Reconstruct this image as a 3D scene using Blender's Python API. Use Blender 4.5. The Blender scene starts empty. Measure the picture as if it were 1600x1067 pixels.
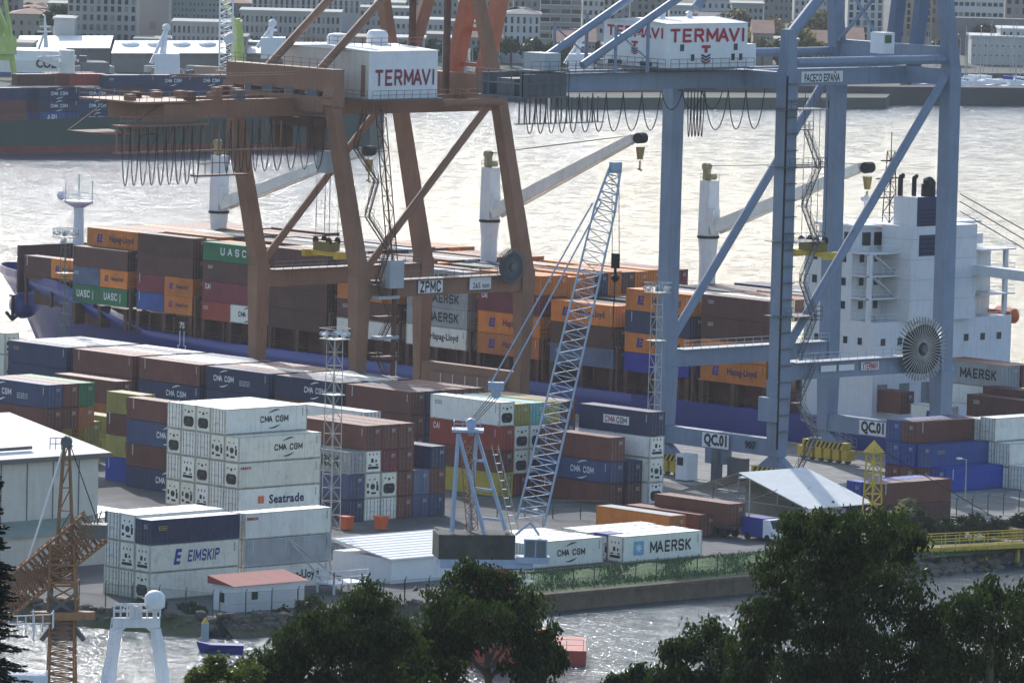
import bpy, bmesh, math, random
from mathutils import Vector, Matrix
random.seed(7)
SC = bpy.context.scene
COL = SC.collection
R = math.radians
# ------------------------------------------------------------------ camera
# World axes: X runs along the quay (bow to stern), Y across it towards the water, Z up; quay level is z = 0.
FPX, PITCH, ROLL, PHI, CAMH = 11000.0, R(5.056), R(1.466), R(46.9), 92.0
CAM = Vector((570.0, -570.0, CAMH))
_U = Vector((math.cos(PHI), -math.sin(PHI), 0)); _V = Vector((math.sin(PHI), math.cos(PHI), 0))
_f = Vector((0, math.cos(PITCH), -math.sin(PITCH))); _r = Vector((1, 0, 0)); _u = _r.cross(_f)
_R = math.cos(ROLL)*_r + math.sin(ROLL)*_u; _UU = -math.sin(ROLL)*_r + math.cos(ROLL)*_u
def _w(d): return Vector((d.dot(_U), d.dot(_V), d.z))
cR, cF, cU = _w(_R), _w(_f), _w(_UU)
cam = bpy.data.cameras.new('camera'); camo = bpy.data.objects.new('camera', cam); COL.objects.link(camo)
cam.sensor_width = 36; cam.lens = FPX*36/1600; cam.clip_start = 5; cam.clip_end = 9000
M = Matrix((cR, cU, -cF)).transposed().to_4x4(); M.translation = CAM; camo.matrix_world = M
SC.camera = camo
# a photo pixel is a direction; the plane it meets gives the place
def ray(px, py): return cF + cR*((px-800)/FPX) - cU*((py-533.5)/FPX)
def at_z(px, py, z=0.0):
    d = ray(px, py); return CAM + d*((z-CAM.z)/d.z)
def at_v(px, py, v):
    d = ray(px, py); return CAM + d*((v-CAM.y)/d.y)
def at_u(px, py, u):
    d = ray(px, py); return CAM + d*((u-CAM.x)/d.x)
def at_d(px, py, dist): return CAM + ray(px, py)*dist
# ------------------------------------------------------------------ light
SUN_EL, SUN_LEFT = R(31), R(16)
fh = Vector((cF.x, cF.y, 0)).normalized(); lh = Vector((-fh.y, fh.x, 0))
sh = fh*math.cos(SUN_LEFT) + lh*math.sin(SUN_LEFT)
SUND = Vector((sh.x*math.cos(SUN_EL), sh.y*math.cos(SUN_EL), math.sin(SUN_EL)))
W = bpy.data.worlds.new('World'); SC.world = W; W.use_nodes = True
nt = W.node_tree; bg = nt.nodes['Background']; sky = nt.nodes.new('ShaderNodeTexSky')
sky.sky_type = 'NISHITA'; sky.sun_disc = False; sky.sun_elevation = SUN_EL
sky.sun_rotation = math.atan2(SUND.x, SUND.y); sky.air_density = 1.0; sky.dust_density = 1.3; sky.ozone_density = 1.0
nt.links.new(sky.outputs[0], bg.inputs[0]); bg.inputs[1].default_value = 0.15
sl = bpy.data.lights.new('sun', 'SUN'); sl.energy = 2.6; sl.angle = R(0.55); sl.color = (1, .985, .965)
so = bpy.data.objects.new('sun', sl); COL.objects.link(so); so.rotation_euler = SUND.to_track_quat('Z', 'Y').to_euler()
so.location = (0, 0, 300)
vs = SC.view_settings; vs.view_transform = 'Standard'; vs.look = 'None'; vs.exposure = 0.62; vs.gamma = 1.0
vs.use_curve_mapping = False
SC.render.engine = 'CYCLES'
SC.cycles.max_bounces = 6; SC.cycles.diffuse_bounces = 2; SC.cycles.glossy_bounces = 2; SC.cycles.volume_bounces = 1
SC.cycles.transparent_max_bounces = 6
# ------------------------------------------------------------------ materials
MATS = {}
def _n(t, typ, **kw):
    n = t.nodes.new(typ)
    for k, v in kw.items(): setattr(n, k, v)
    return n
def mat(name, rgb, rough=.6, metal=0.0, vary=.12, rust=0.0, scale=.6, streak=0.0, rnd=0.0, rustc=(.16, .075, .035), spec=.4, bump=0.0, bscale=8, second=None):
    """painted / mineral surface: mottled tone, optional rust blotches and vertical run-off streaks"""
    if name in MATS: return MATS[name]
    m = bpy.data.materials.new(name); m.use_nodes = True; t = m.node_tree; b = t.nodes['Principled BSDF']
    b.inputs['Roughness'].default_value = rough; b.inputs['Metallic'].default_value = metal
    b.inputs['Specular IOR Level'].default_value = spec
    tc = _n(t, 'ShaderNodeTexCoord'); oi = _n(t, 'ShaderNodeObjectInfo')
    off = _n(t, 'ShaderNodeVectorMath', operation='SCALE'); t.links.new(oi.outputs['Location'], off.inputs[0]); off.inputs['Scale'].default_value = .37
    add = _n(t, 'ShaderNodeVectorMath', operation='ADD'); t.links.new(tc.outputs['Object'], add.inputs[0]); t.links.new(off.outputs[0], add.inputs[1])
    ns = _n(t, 'ShaderNodeTexNoise'); ns.inputs['Scale'].default_value = scale; ns.inputs['Detail'].default_value = 6; ns.inputs['Roughness'].default_value = .62
    t.links.new(add.outputs[0], ns.inputs['Vector'])
    mr = _n(t, 'ShaderNodeMapRange'); t.links.new(ns.outputs[0], mr.inputs[0])
    mr.inputs[1].default_value = .3; mr.inputs[2].default_value = .7; mr.inputs[3].default_value = 1-vary; mr.inputs[4].default_value = 1+vary
    val = mr.outputs[0]
    if rnd:
        r2 = _n(t, 'ShaderNodeMapRange'); t.links.new(oi.outputs['Random'], r2.inputs[0]); r2.inputs[3].default_value = 1-rnd; r2.inputs[4].default_value = 1+rnd
        mm = _n(t, 'ShaderNodeMath', operation='MULTIPLY'); t.links.new(val, mm.inputs[0]); t.links.new(r2.outputs[0], mm.inputs[1]); val = mm.outputs[0]
    sc = _n(t, 'ShaderNodeVectorMath', operation='SCALE'); sc.inputs[0].default_value = rgb; t.links.new(val, sc.inputs['Scale'])
    col = sc.outputs[0]
    if second:
        n3 = _n(t, 'ShaderNodeTexNoise'); n3.inputs['Scale'].default_value = second[1]; n3.inputs['Detail'].default_value = 5; t.links.new(add.outputs[0], n3.inputs['Vector'])
        r3 = _n(t, 'ShaderNodeMapRange'); t.links.new(n3.outputs[0], r3.inputs[0]); r3.inputs[1].default_value = .45; r3.inputs[2].default_value = .6
        mx = _n(t, 'ShaderNodeMixRGB'); t.links.new(r3.outputs[0], mx.inputs[0]); t.links.new(col, mx.inputs[1]); mx.inputs[2].default_value = (*second[0], 1); col = mx.outputs[0]
    for amt, vec in ((rust, (1, 1, 1)), (streak, (2.2, 2.2, .16))):
        if not amt: continue
        mp = _n(t, 'ShaderNodeMapping'); mp.inputs['Scale'].default_value = vec; t.links.new(add.outputs[0], mp.inputs[0])
        n2 = _n(t, 'ShaderNodeTexNoise'); n2.inputs['Scale'].default_value = 1.1; n2.inputs['Detail'].default_value = 8; n2.inputs['Roughness'].default_value = .7
        t.links.new(mp.outputs[0], n2.inputs['Vector'])
        rr = _n(t, 'ShaderNodeMapRange'); t.links.new(n2.outputs[0], rr.inputs[0]); rr.inputs[1].default_value = .52; rr.inputs[2].default_value = .75; rr.inputs[4].default_value = amt
        mx = _n(t, 'ShaderNodeMixRGB'); t.links.new(rr.outputs[0], mx.inputs[0]); t.links.new(col, mx.inputs[1]); mx.inputs[2].default_value = (*rustc, 1); col = mx.outputs[0]
    t.links.new(col, b.inputs['Base Color'])
    if bump:
        nb = _n(t, 'ShaderNodeTexNoise'); nb.inputs['Scale'].default_value = bscale; nb.inputs['Detail'].default_value = 5; t.links.new(add.outputs[0], nb.inputs['Vector'])
        bp = _n(t, 'ShaderNodeBump'); bp.inputs['Strength'].default_value = bump; bp.inputs['Distance'].default_value = .2
        t.links.new(nb.outputs[0], bp.inputs['Height']); t.links.new(bp.outputs[0], b.inputs['Normal'])
    MATS[name] = m
    return m
# ------------------------------------------------------------------ mesh building
class MB:
    def __init__(s): s.v = []; s.f = []; s.m = []; s.k = 0
    def mi(s, k): s.k = k; return s
    def add(s, vs, fs):
        b = len(s.v); s.v += [tuple(p) for p in vs]
        for f in fs: s.f.append([b+i for i in f]); s.m.append(s.k)
        return s
    def box(s, x0, x1, y0, y1, z0, z1):
        return s.add([(x0,y0,z0),(x1,y0,z0),(x1,y1,z0),(x0,y1,z0),(x0,y0,z1),(x1,y0,z1),(x1,y1,z1),(x0,y1,z1)],
                     [(3,2,1,0),(4,5,6,7),(0,1,5,4),(1,2,6,5),(2,3,7,6),(3,0,4,7)])
    def beam(s, p, q, w, h=None, w2=None, h2=None, up=(0,0,1)):
        """box section from p to q, w across, h along 'up'; optional taper"""
        h = w if h is None else h; w2 = w if w2 is None else w2; h2 = h if h2 is None else h2
        p = Vector(p); q = Vector(q); d = (q-p).normalized(); upv = Vector(up)
        if abs(d.dot(upv)) > .98: upv = Vector((0,1,0)) if abs(d.y) < .9 else Vector((1,0,0))
        a = d.cross(upv).normalized(); b = a.cross(d)
        vs = []
        for c, ww, hh in ((p, w, h), (q, w2, h2)):
            for i, j in ((-1,-1),(1,-1),(1,1),(-1,1)): vs.append(c + a*(i*ww/2) + b*(j*hh/2))
        return s.add(vs, [(3,2,1,0),(4,5,6,7),(0,1,5,4),(1,2,6,5),(2,3,7,6),(3,0,4,7)])
    def tube(s, p, q, r, r2=None, n=8, cap=True):
        r2 = r if r2 is None else r2; p = Vector(p); q = Vector(q); d = (q-p)
        if d.length < 1e-6: return s
        d.normalize(); a = d.orthogonal().normalized(); b = d.cross(a); vs = []
        for c, rr in ((p, r), (q, r2)):
            for i in range(n):
                t = 2*math.pi*i/n; vs.append(c + a*(rr*math.cos(t)) + b*(rr*math.sin(t)))
        fs = [(i, (i+1) % n, n+(i+1) % n, n+i) for i in range(n)]
        if cap: fs += [tuple(range(n-1, -1, -1)), tuple(range(n, 2*n))]
        return s.add(vs, fs)
    def path(s, pts, r, n=5):
        for a, b in zip(pts[:-1], pts[1:]): s.tube(a, b, r, n=n, cap=False)
        return s
    def lathe(s, prof, c=(0,0,0), n=16, axis='Z'):
        c = Vector(c); vs = []
        for r, h in prof:
            for i in range(n):
                t = 2*math.pi*i/n; x, y = r*math.cos(t), r*math.sin(t)
                vs.append(c + (Vector((x,y,h)) if axis == 'Z' else Vector((h,x,y)) if axis == 'X' else Vector((y,h,x))))
        fs = []
        for k in range(len(prof)-1):
            for i in range(n): fs.append((k*n+i, k*n+(i+1) % n, (k+1)*n+(i+1) % n, (k+1)*n+i))
        fs += [tuple(range(n-1, -1, -1)), tuple(range((len(prof)-1)*n, len(prof)*n))]
        return s.add(vs, fs)
    def prism(s, poly, z0, z1):
        n = len(poly); vs = [(x,y,z0) for x,y in poly]+[(x,y,z1) for x,y in poly]
        return s.add(vs, [tuple(range(n-1,-1,-1)), tuple(range(n,2*n))]+[(i,(i+1)%n,n+(i+1)%n,n+i) for i in range(n)])
    def rail(s, pts, h=1.05, r=.025, step=1.6, mid=True):
        """hand rail: posts, top bar, mid bar"""
        for a, b in zip(pts[:-1], pts[1:]):
            a = Vector(a); b = Vector(b); L = (b-a).length; k = max(1, int(L/step))
            for i in range(k+1):
                p = a.lerp(b, i/k); s.beam(p, p+Vector((0,0,h)), r*1.6)
            for hh in ((h, h*.5) if mid else (h,)): s.beam(a+Vector((0,0,hh)), b+Vector((0,0,hh)), r*2)
        return s
    def lattice(s, p, q, w0, w1, nseg, rc=.06, rb=.03, w0b=None, w1b=None, side=None):
        """four-chord lattice boom from p to q"""
        p = Vector(p); q = Vector(q); d = (q-p).normalized()
        a = Vector(side).normalized() if side else d.cross(Vector((0,0,1)))
        if a.length < .1: a = Vector((1,0,0))
        a = (a - d*a.dot(d)).normalized(); b = d.cross(a)
        w0b = w0 if w0b is None else w0b; w1b = w1 if w1b is None else w1b
        def ring(t):
            c = p.lerp(q, t); wa = (w0+(w1-w0)*t)/2; wb = (w0b+(w1b-w0b)*t)/2
            return [c+a*wa*i+b*wb*j for i, j in ((-1,-1),(1,-1),(1,1),(-1,1))]
        rs = [ring(i/nseg) for i in range(nseg+1)]
        for i in range(4): s.tube(rs[0][i], rs[-1][i], rc, n=6)
        for k in range(nseg):
            for i in range(4):
                j = (i+1) % 4
                if (k+i) % 2: s.tube(rs[k][i], rs[k+1][j], rb, n=4, cap=False)
                else: s.tube(rs[k][j], rs[k+1][i], rb, n=4, cap=False)
                s.tube(rs[k+1][i], rs[k+1][j], rb, n=4, cap=False)
        return s
    def mesh(s, name, smooth=False):
        me = bpy.data.meshes.new(name); me.from_pydata(s.v, [], s.f)
        if any(s.m): me.polygons.foreach_set('material_index', s.m)
        if smooth: me.polygons.foreach_set('use_smooth', [True]*len(me.polygons))
        me.update(); return me
    def build(s, name, mats, parent=None, loc=None, smooth=False):
        """world-space geometry; the object's origin goes to loc (or its parent's place)"""
        me = s.mesh(name, smooth)
        ms = mats if isinstance(mats, (list, tuple)) else [mats]
        for m in ms: me.materials.append(m)
        o = bpy.data.objects.new(name, me); COL.objects.link(o)
        org = Vector(loc) if loc is not None else (parent_org(parent) if parent else Vector((0,0,0)))
        if org.length > 0: me.transform(Matrix.Translation(-org))
        if parent:
            o.parent = parent; o.location = org - parent_org(parent)
        else: o.location = org
        ORG[o.name] = org
        return o
ORG = {}
def parent_org(p): return ORG.get(p.name, Vector((0,0,0)))
def thing(name, label, cat, loc, group=None):
    o = bpy.data.objects.new(name, None); COL.objects.link(o); o.location = loc; o.empty_display_size = .5
    ORG[o.name] = Vector(loc); tag(o, label, cat, group); return o
def tag(o, label=None, cat=None, group=None, kind=None):
    if label: o['label'] = label
    if cat: o['category'] = cat
    if group: o['group'] = group
    if kind: o['kind'] = kind
    return o
TXT = {}
# block capitals drawn as strokes in a 1 x 1 cell (x, y)
STROKE = {'T': (.8, [[(0,1),(.8,1)],[(.4,1),(.4,0)]]), 'E': (.7, [[(0,0),(0,1)],[(0,1),(.7,1)],[(0,.5),(.6,.5)],[(0,0),(.7,0)]]), 'R': (.75, [[(0,0),(0,1)],[(0,1),(.6,1),(.75,.87),(.75,.63),(.6,.5),(0,.5)],[(.4,.5),(.78,0)]]),
  'M': (1.0, [[(0,0),(0,1)],[(0,1),(.5,.25)],[(.5,.25),(1,1)],[(1,1),(1,0)]]), 'A': (.9, [[(0,0),(.45,1)],[(.45,1),(.9,0)],[(.18,.33),(.72,.33)]]), 'V': (.9, [[(0,1),(.45,0)],[(.45,0),(.9,1)]]), 'I': (.0, [[(0,0),(0,1)]]),
  'S': (.75, [[(.75,.85),(.6,1),(.15,1),(0,.87),(0,.63),(.15,.5),(.6,.5),(.75,.37),(.75,.13),(.6,0),(.15,0),(0,.15)]]), 'K': (.75, [[(0,0),(0,1)],[(.72,1),(.05,.45)],[(.25,.58),(.75,0)]]), 'C': (.8, [[(.8,.8),(.62,1),(.18,1),(0,.8),(0,.2),(.18,0),(.62,0),(.8,.2)]]),
  'G': (.8, [[(.8,.8),(.62,1),(.18,1),(0,.8),(0,.2),(.18,0),(.62,0),(.8,.2),(.8,.5),(.45,.5)]]), 'P': (.75, [[(0,0),(0,1)],[(0,1),(.6,1),(.75,.87),(.75,.63),(.6,.5),(0,.5)]]), 'L': (.65, [[(0,1),(0,0)],[(0,0),(.65,0)]]), 'U': (.8, [[(0,1),(0,.2),(.18,0),(.62,0),(.8,.2),(.8,1)]]),
  'X': (.8, [[(0,0),(.8,1)],[(0,1),(.8,0)]]), 'Z': (.75, [[(0,1),(.75,1)],[(.75,1),(0,0)],[(0,0),(.75,0)]]), ' ': (.3, [])}
def stroke_mesh(txt, wgt, shear, space):
    vs, fs = [], []; x0 = 0; n = 0
    for ci, ch in enumerate(txt):
        w, st = STROKE[ch]
        for line in st:
            for a, b in zip(line[:-1], line[1:]):
                a = Vector((a[0]+x0, a[1])); b = Vector((b[0]+x0, b[1])); d = (b-a).normalized(); o = Vector((-d.y, d.x))*wgt/2; e = d*wgt*.42; n += 1
                k = len(vs)
                for p in (a-e-o, b+e-o, b+e+o, a-e+o): vs.append((p.x+shear*p.y, p.y-.5, .0006*(n % 9)))
                fs.append((k, k+1, k+2, k+3))
        x0 += w+.32*space+wgt*.5-(.28 if txt[ci:ci+2] in ('AV', 'VA', 'MA') else 0)
    xs = [v[0] for v in vs]; cx = (min(xs)+max(xs))/2; me = bpy.data.meshes.new('lettering'); me.from_pydata([(v[0]-cx, v[1], v[2]) for v in vs], [], fs); me.update(); return me
def text_mesh(s, bold=0.0, sx=1.0, shear=0.0, space=1.0):
    """flat lettering of unit cap height, centred, in the XY plane facing +Z"""
    key = (s, bold, sx, shear, space)
    if key in TXT: return TXT[key]
    if len(s) > 1 and bold > .015 and all(ch in STROKE for ch in s):
        TXT[key] = stroke_mesh(s, .17+bold*2.2, shear, space); return TXT[key]
    c = bpy.data.curves.new('lettering', 'FONT'); c.body = s; c.size = 1.0; c.offset = bold; c.shear = shear; c.space_character = space
    c.resolution_u = 2; c.align_x = 'LEFT'
    o = bpy.data.objects.new('lettering', c); COL.objects.link(o)
    bpy.context.view_layer.update()
    me = bpy.data.meshes.new_from_object(o.evaluated_get(bpy.context.evaluated_depsgraph_get()))
    bpy.data.objects.remove(o); bpy.data.curves.remove(c)
    xs = [v.co.x for v in me.vertices]; ys = [v.co.y for v in me.vertices]
    cx = (min(xs)+max(xs))/2; cy = (min(ys)+max(ys))/2; hh = .7
    for v in me.vertices: v.co = ((v.co.x-cx)/hh*sx, (v.co.y-cy)/hh, 0)
    TXT[key] = me
    return me
def put_text(parent, s, pos, height, face, m, bold=0.0, sx=1.0, shear=0.0, space=1.0, width=None, name='lettering', local=False, vertical=False):
    """face: '-y' reads along +x, '+x' reads along +y"""
    base = text_mesh(s, bold, sx, shear, space)
    key = ('m', s, bold, sx, shear, space, m.name)
    if key not in TXT:
        me = base.copy(); me.materials.clear(); me.materials.append(m); TXT[key] = me
    me = TXT[key]
    o = bpy.data.objects.new(name, me); COL.objects.link(o); o.parent = parent
    org = Vector((0,0,0)) if local or parent is None else parent_org(parent)
    o.location = Vector(pos) - org
    o.rotation_euler = {'-y': (R(90), R(90) if vertical else 0, 0), '+x': (R(90), R(90) if vertical else 0, R(90))}[face]
    if vertical: o.rotation_euler = (R(90), R(90), 0) if face == '-y' else (R(90), R(90), R(90))
    wx = max(v.co.x for v in me.vertices)*2
    o.scale = ((width/wx) if width else height, height, 1)
    return o
# ================================================================== setting: water, quay, shore
WZ = -1.7
def water_mat(name='sea_water', wave=1.0, fine=1.0, col=(.02, .07, .11, 1)):
    m = bpy.data.materials.new(name); m.use_nodes = True; t = m.node_tree; b = t.nodes['Principled BSDF']
    b.inputs['Base Color'].default_value = col; b.inputs['IOR'].default_value = 1.333
    tc = _n(t, 'ShaderNodeTexCoord')
    def noise(scale, vec, det=4, rough=.55):
        mp = _n(t, 'ShaderNodeMapping'); mp.inputs['Scale'].default_value = vec; mp.inputs['Rotation'].default_value = (0, 0, R(38))
        t.links.new(tc.outputs['Object'], mp.inputs[0])
        n = _n(t, 'ShaderNodeTexNoise'); n.inputs['Scale'].default_value = scale; n.inputs['Detail'].default_value = det; n.inputs['Roughness'].default_value = rough
        t.links.new(mp.outputs[0], n.inputs['Vector']); return n.outputs[0]
    slick = noise(.3, (1, 1.0, 1), 8, .75)                      # calm lanes and gusts
    mr = _n(t, 'ShaderNodeMapRange'); t.links.new(slick, mr.inputs[0]); mr.inputs[1].default_value = .40; mr.inputs[2].default_value = .60
    mr.inputs[3].default_value = .06; mr.inputs[4].default_value = .19
    t.links.new(mr.outputs[0], b.inputs['Roughness'])
    b1 = _n(t, 'ShaderNodeBump'); b1.inputs['Strength'].default_value = 1.0; b1.inputs['Distance'].default_value = .58*wave
    t.links.new(noise(.36, (1, 1.0, 1), 6, .66), b1.inputs['Height'])
    b2 = _n(t, 'ShaderNodeBump'); b2.inputs['Strength'].default_value = 1.0; b2.inputs['Distance'].default_value = .2*fine
    t.links.new(noise(1.4, (1, 1.5, 1), 3), b2.inputs['Height']); t.links.new(b1.outputs[0], b2.inputs['Normal'])
    t.links.new(b2.outputs[0], b.inputs['Normal'])
    return m
sea = MB().add([(-4000,-900,WZ),(0,-900,WZ),(0,4500,WZ),(-4000,4500,WZ)], [(0,1,2,3)]).build('sea', water_mat())
basin = MB().add([(0,-900,WZ),(1500,-900,WZ),(1500,4500,WZ),(0,4500,WZ)], [(0,1,2,3)]).build('basin_water', water_mat('basin_water', .7, .9, (.012, .06, .085, 1))); tag(basin, kind='structure')
tag(sea, kind='structure')
M_conc = mat('quay_concrete', (.25,.245,.235), .9, vary=.3, scale=.12, second=((.2,.195,.185), .35), bump=.2, bscale=3)
M_asph = mat('yard_asphalt', (.15,.148,.145), .92, vary=.3, scale=.25, second=((.085,.083,.08), .06), streak=.35, rustc=(.06,.058,.055))
M_wall = mat('stone_wall', (.15,.115,.08), .95, vary=.25, scale=.9, streak=.5, rustc=(.07,.065,.05), bump=.6, bscale=2.5)
M_rock = mat('shore_rock', (.11,.10,.08), .95, vary=.35, scale=.5, rnd=.2, bump=.6, bscale=2)
M_grass = mat('rough_grass', (.045,.12,.022), .9, vary=.35, scale=.5, second=((.05,.09,.02), .2))
M_earth = mat('earth_bank', (.10,.095,.055), .95, vary=.3, scale=.3, second=((.045,.07,.022), .3))
LAND = [(-560,72),(170,72),(170,56),(32,50),(31,5),(34.3,-20),(34.3,-64.5),(31.8,-80),(32,-95),(30.5,-105),(8,-113.5),(-10,-138),(-60,-210),(-560,-210)]
yard = MB().prism(LAND, -9, 0).build('yard_ground', M_asph); tag(yard, kind='structure')
# concrete quay apron along the berth, laid over the yard
ap = MB().box(-560, 170, 26, 71.98, -.5, .012).build('quay_apron', M_conc); tag(ap, kind='structure')
for k, v in enumerate((31.5, 61.5)):
    r = MB()
    for dv in (-.09, .09): r.box(-400, 150, v+dv-.035, v+dv+.035, .0, .05)
    tag(r.build('crane_rail', mat('rail_steel', (.12,.1,.09), .5, .7), loc=(0, v, 0)), 'steel crane rail set in the quay apron' + (' beside the yard stacks' if k == 0 else ' along the ship berth'), 'rail')
for v in (38, 42.5, 47, 51.5, 56): tag(MB().box(-300, 140, v-.07, v+.07, .012, .018).build('lane_line', mat('lane_paint', (.55,.53,.42), .8, vary=.35, second=((.25,.245,.235), .5)), loc=(0, v, .012)), kind='structure')
kb = MB().box(-400, 150, 71.2, 71.95, .012, .28).build('quay_kerb', mat('kerb_yellow', (.42,.36,.16), .85, vary=.3, rust=.4)); tag(kb, kind='structure')
# grass strip between the reefers and the sea wall
g = MB()
gv = []
N = 60; K = 10
for i in range(N+1):
    v = -63.5 + i*(78/N)
    for k in range(K+1):
        u = 19.8 + (33.4-19.8)*k/K
        u2 = max(u, 19.8 + (8 if -8 < v < 2 else 0)*(1-k/K))
        gv.append((u, v, .03 + .55*math.sin(math.pi*min(1, k/K*1.1))*(.6+.4*math.sin(v*.7+k)) + random.uniform(0, .14)))
g.add(gv, [(i*(K+1)+k, i*(K+1)+k+1, (i+1)*(K+1)+k+1, (i+1)*(K+1)+k) for i in range(N) for k in range(K)])
gs = g.build('grass_bank', M_grass); tag(gs, kind='structure')
blade = MB()
for i in range(16000):
    u = random.uniform(20.2, 33.2); v = random.uniform(-63, 14)
    h = random.uniform(.15, .42)*(1.5 if random.random() < .1 else 1); a = random.uniform(0, 6.28); w = random.uniform(.04, .1)
    dx, dy = math.cos(a)*w, math.sin(a)*w; z = .25
    blade.add([(u-dx, v-dy, z), (u+dx, v+dy, z), (u+random.uniform(-.25,.25), v+random.uniform(-.25,.25), z+h)], [(0,1,2)])
tag(blade.build('tall_grass', mat('grass_blades', (.045,.115,.022), .8, vary=.4, scale=.25)), 'rough green grass along the top of the sea wall', 'grass', kind='stuff')
# sea wall with coping
w = MB().box(34.3, 35.0, -65.2, -19, -8, -.12).box(34.0, 35.2, -65.3, -18.9, -.12, .22)
ww = w.build('sea_wall', M_wall); tag(ww, 'brown stone sea wall below the grass strip', 'wall')
def rock_mesh(seed):
    rr = random.Random(seed); bm = bmesh.new(); bmesh.ops.create_icosphere(bm, subdivisions=1, radius=.5)
    for v in bm.verts: v.co *= rr.uniform(.7, 1.25); v.co.z *= .75
    me = bpy.data.meshes.new('rock'); bm.to_mesh(me); bm.free(); return me
RM = [rock_mesh(i) for i in range(6)]
def riprap(name, line, n, spread, label, seed):
    rr = random.Random(seed); mb = MB()
    for i in range(n):
        t = rr.random()*(len(line)-1); k = int(t); a = Vector(line[k]); b = Vector(line[min(k+1, len(line)-1)])
        p = a.lerp(b, t-k); o = Vector((b.y-a.y, -(b.x-a.x))).normalized(); q = rr.random(); p = p + o*(q*spread)
        z = .3 - q*3.6; s = rr.uniform(.5, 1.5); me = rr.choice(RM); rot = Matrix.Rotation(rr.uniform(0, 6.28), 3, 'Z')
        mb.add([rot @ (v.co*s) + Vector((p.x, p.y, z)) for v in me.vertices], [tuple(f.vertices) for f in me.polygons])
    o = mb.build(name, M_rock); tag(o, label, 'rocks', kind='stuff')
riprap('shore_rocks', [(-60,-210),(-10,-138),(8,-113.5),(30.5,-105),(32,-95),(31.8,-80),(34.3,-64.5)], 900, 3.6, 'grey boulders on the bank below the chain link fence', 1)
riprap('shore_rocks', [(34.3,-20),(31,5),(32,50)], 520, 5, 'grey boulders below the yellow gangway', 2)
bank = MB()
bl = [(-10,-138),(8,-113.5),(30.5,-105),(32,-95),(31.8,-80),(34.3,-64.5)]
for (a, b) in zip(bl[:-1], bl[1:]):
    d = Vector((b[1]-a[1], -(b[0]-a[0]))).normalized()*3.6
    bank.add([(a[0],a[1],.02),(b[0],b[1],.02),(b[0]+d.x,b[1]+d.y,WZ-.5),(a[0]+d.x,a[1]+d.y,WZ-.5)], [(3,2,1,0)])
tag(bank.build('shore_bank', M_earth), kind='structure')
# wooded hillside under the camera, always below the line of sight
hill = MB(); hv = []; ND, NW = 40, 24
for i in range(ND+1):
    d = -60 + i*(712/ND)
    zt = 78 - max(0, d)*.165
    zt = max(zt, -.6) if d < 650 else -.6
    for k in range(NW+1):
        w_ = (k/NW-.5)*900
        p = Vector((CAM.x, CAM.y, 0)) + fh*d - lh*w_
        hv.append((p.x, p.y, zt + (random.uniform(-1.2, 1.2) if 20 < d < 480 else 0)))
hill.add(hv, [(i*(NW+1)+k, i*(NW+1)+k+1, (i+1)*(NW+1)+k+1, (i+1)*(NW+1)+k) for i in range(ND) for k in range(NW)])
tag(hill.build('hillside', M_earth), kind='structure')
# ================================================================== containers
CM = {}
def cmat(name, rgb, rust=.7, streak=.38, vary=.2, rnd=.2, rough=.55):
    CM[name] = mat('paint_'+name, rgb, rough, vary=vary, rust=rust*.35, streak=streak, scale=.35, rnd=rnd)
for n, c in dict(brown=(.16,.058,.042), darkbrown=(.105,.045,.036), maroon=(.20,.035,.05), orange=(.66,.21,.035), rustorange=(.42,.14,.04),
                 navy=(.034,.046,.105), blue=(.045,.085,.27), brightblue=(.022,.06,.33), greyblue=(.12,.16,.25), grey=(.34,.365,.37),
                 green=(.028,.17,.075), darkgreen=(.03,.07,.05), olive=(.34,.29,.07), yellow=(.50,.40,.07), teal=(.20,.44,.42), red=(.38,.065,.04),
                 royal=(.03,.035,.30), slate=(.055,.08,.17), black=(.03,.03,.032), lightgrey=(.5,.52,.52)).items(): cmat(n, c)
cmat('white', (.82,.805,.73), rust=.6, streak=.26, vary=.07, rnd=.06)
cmat('cream', (.77,.75,.63), rust=.9, streak=.38, vary=.08, rnd=.06)
M_letw = mat('lettering_white', (.75,.75,.73), .6, vary=.1); M_letk = mat('lettering_black', (.02,.022,.026), .6, vary=.1)
M_letb = mat('lettering_blue', (.025,.045,.26), .6, vary=.1); M_letn = mat('lettering_navy', (.02,.025,.09), .6, vary=.1)
M_letr = mat('lettering_red', (.42,.02,.035), .6, vary=.1); M_star = mat('emblem_light_blue', (.16,.42,.66), .6, vary=.05)
M_lety = mat('lettering_yellow', (.6,.45,.06), .6); M_leto = mat('emblem_orange', (.75,.17,.05), .6); M_lett = mat('lettering_tan', (.28,.10,.05), .6)
M_steel = mat('galvanised_bars', (.42,.42,.40), .5, .4, vary=.2, rust=.4); M_dark = mat('dark_machinery', (.025,.026,.028), .7, vary=.3)
M_fan = mat('fan_grille', (.06,.065,.07), .6, vary=.3); M_tarp = mat('roof_sheet', (.80,.79,.74), .6, vary=.06, rust=.12, scale=.25)
M_frw = mat('frame_rusty_white', (.50,.48,.40), .6, vary=.25, rust=.75, streak=.6, scale=.9)
M_bar = mat('lock_bars', (.20,.20,.18), .5, .3, vary=.3, rust=.5)
WC = 2.438
CMESH = {}
def corr(L, n, d, axis_pts=False):
    """corrugation profile along a length: list of (t, depth)"""
    p = []; w = L/n
    for i in range(n):
        x = -L/2+i*w; p += [(x, 0), (x+.36*w, 0), (x+.5*w, -d), (x+.86*w, -d)]
    p.append((L/2, 0)); return p
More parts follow.
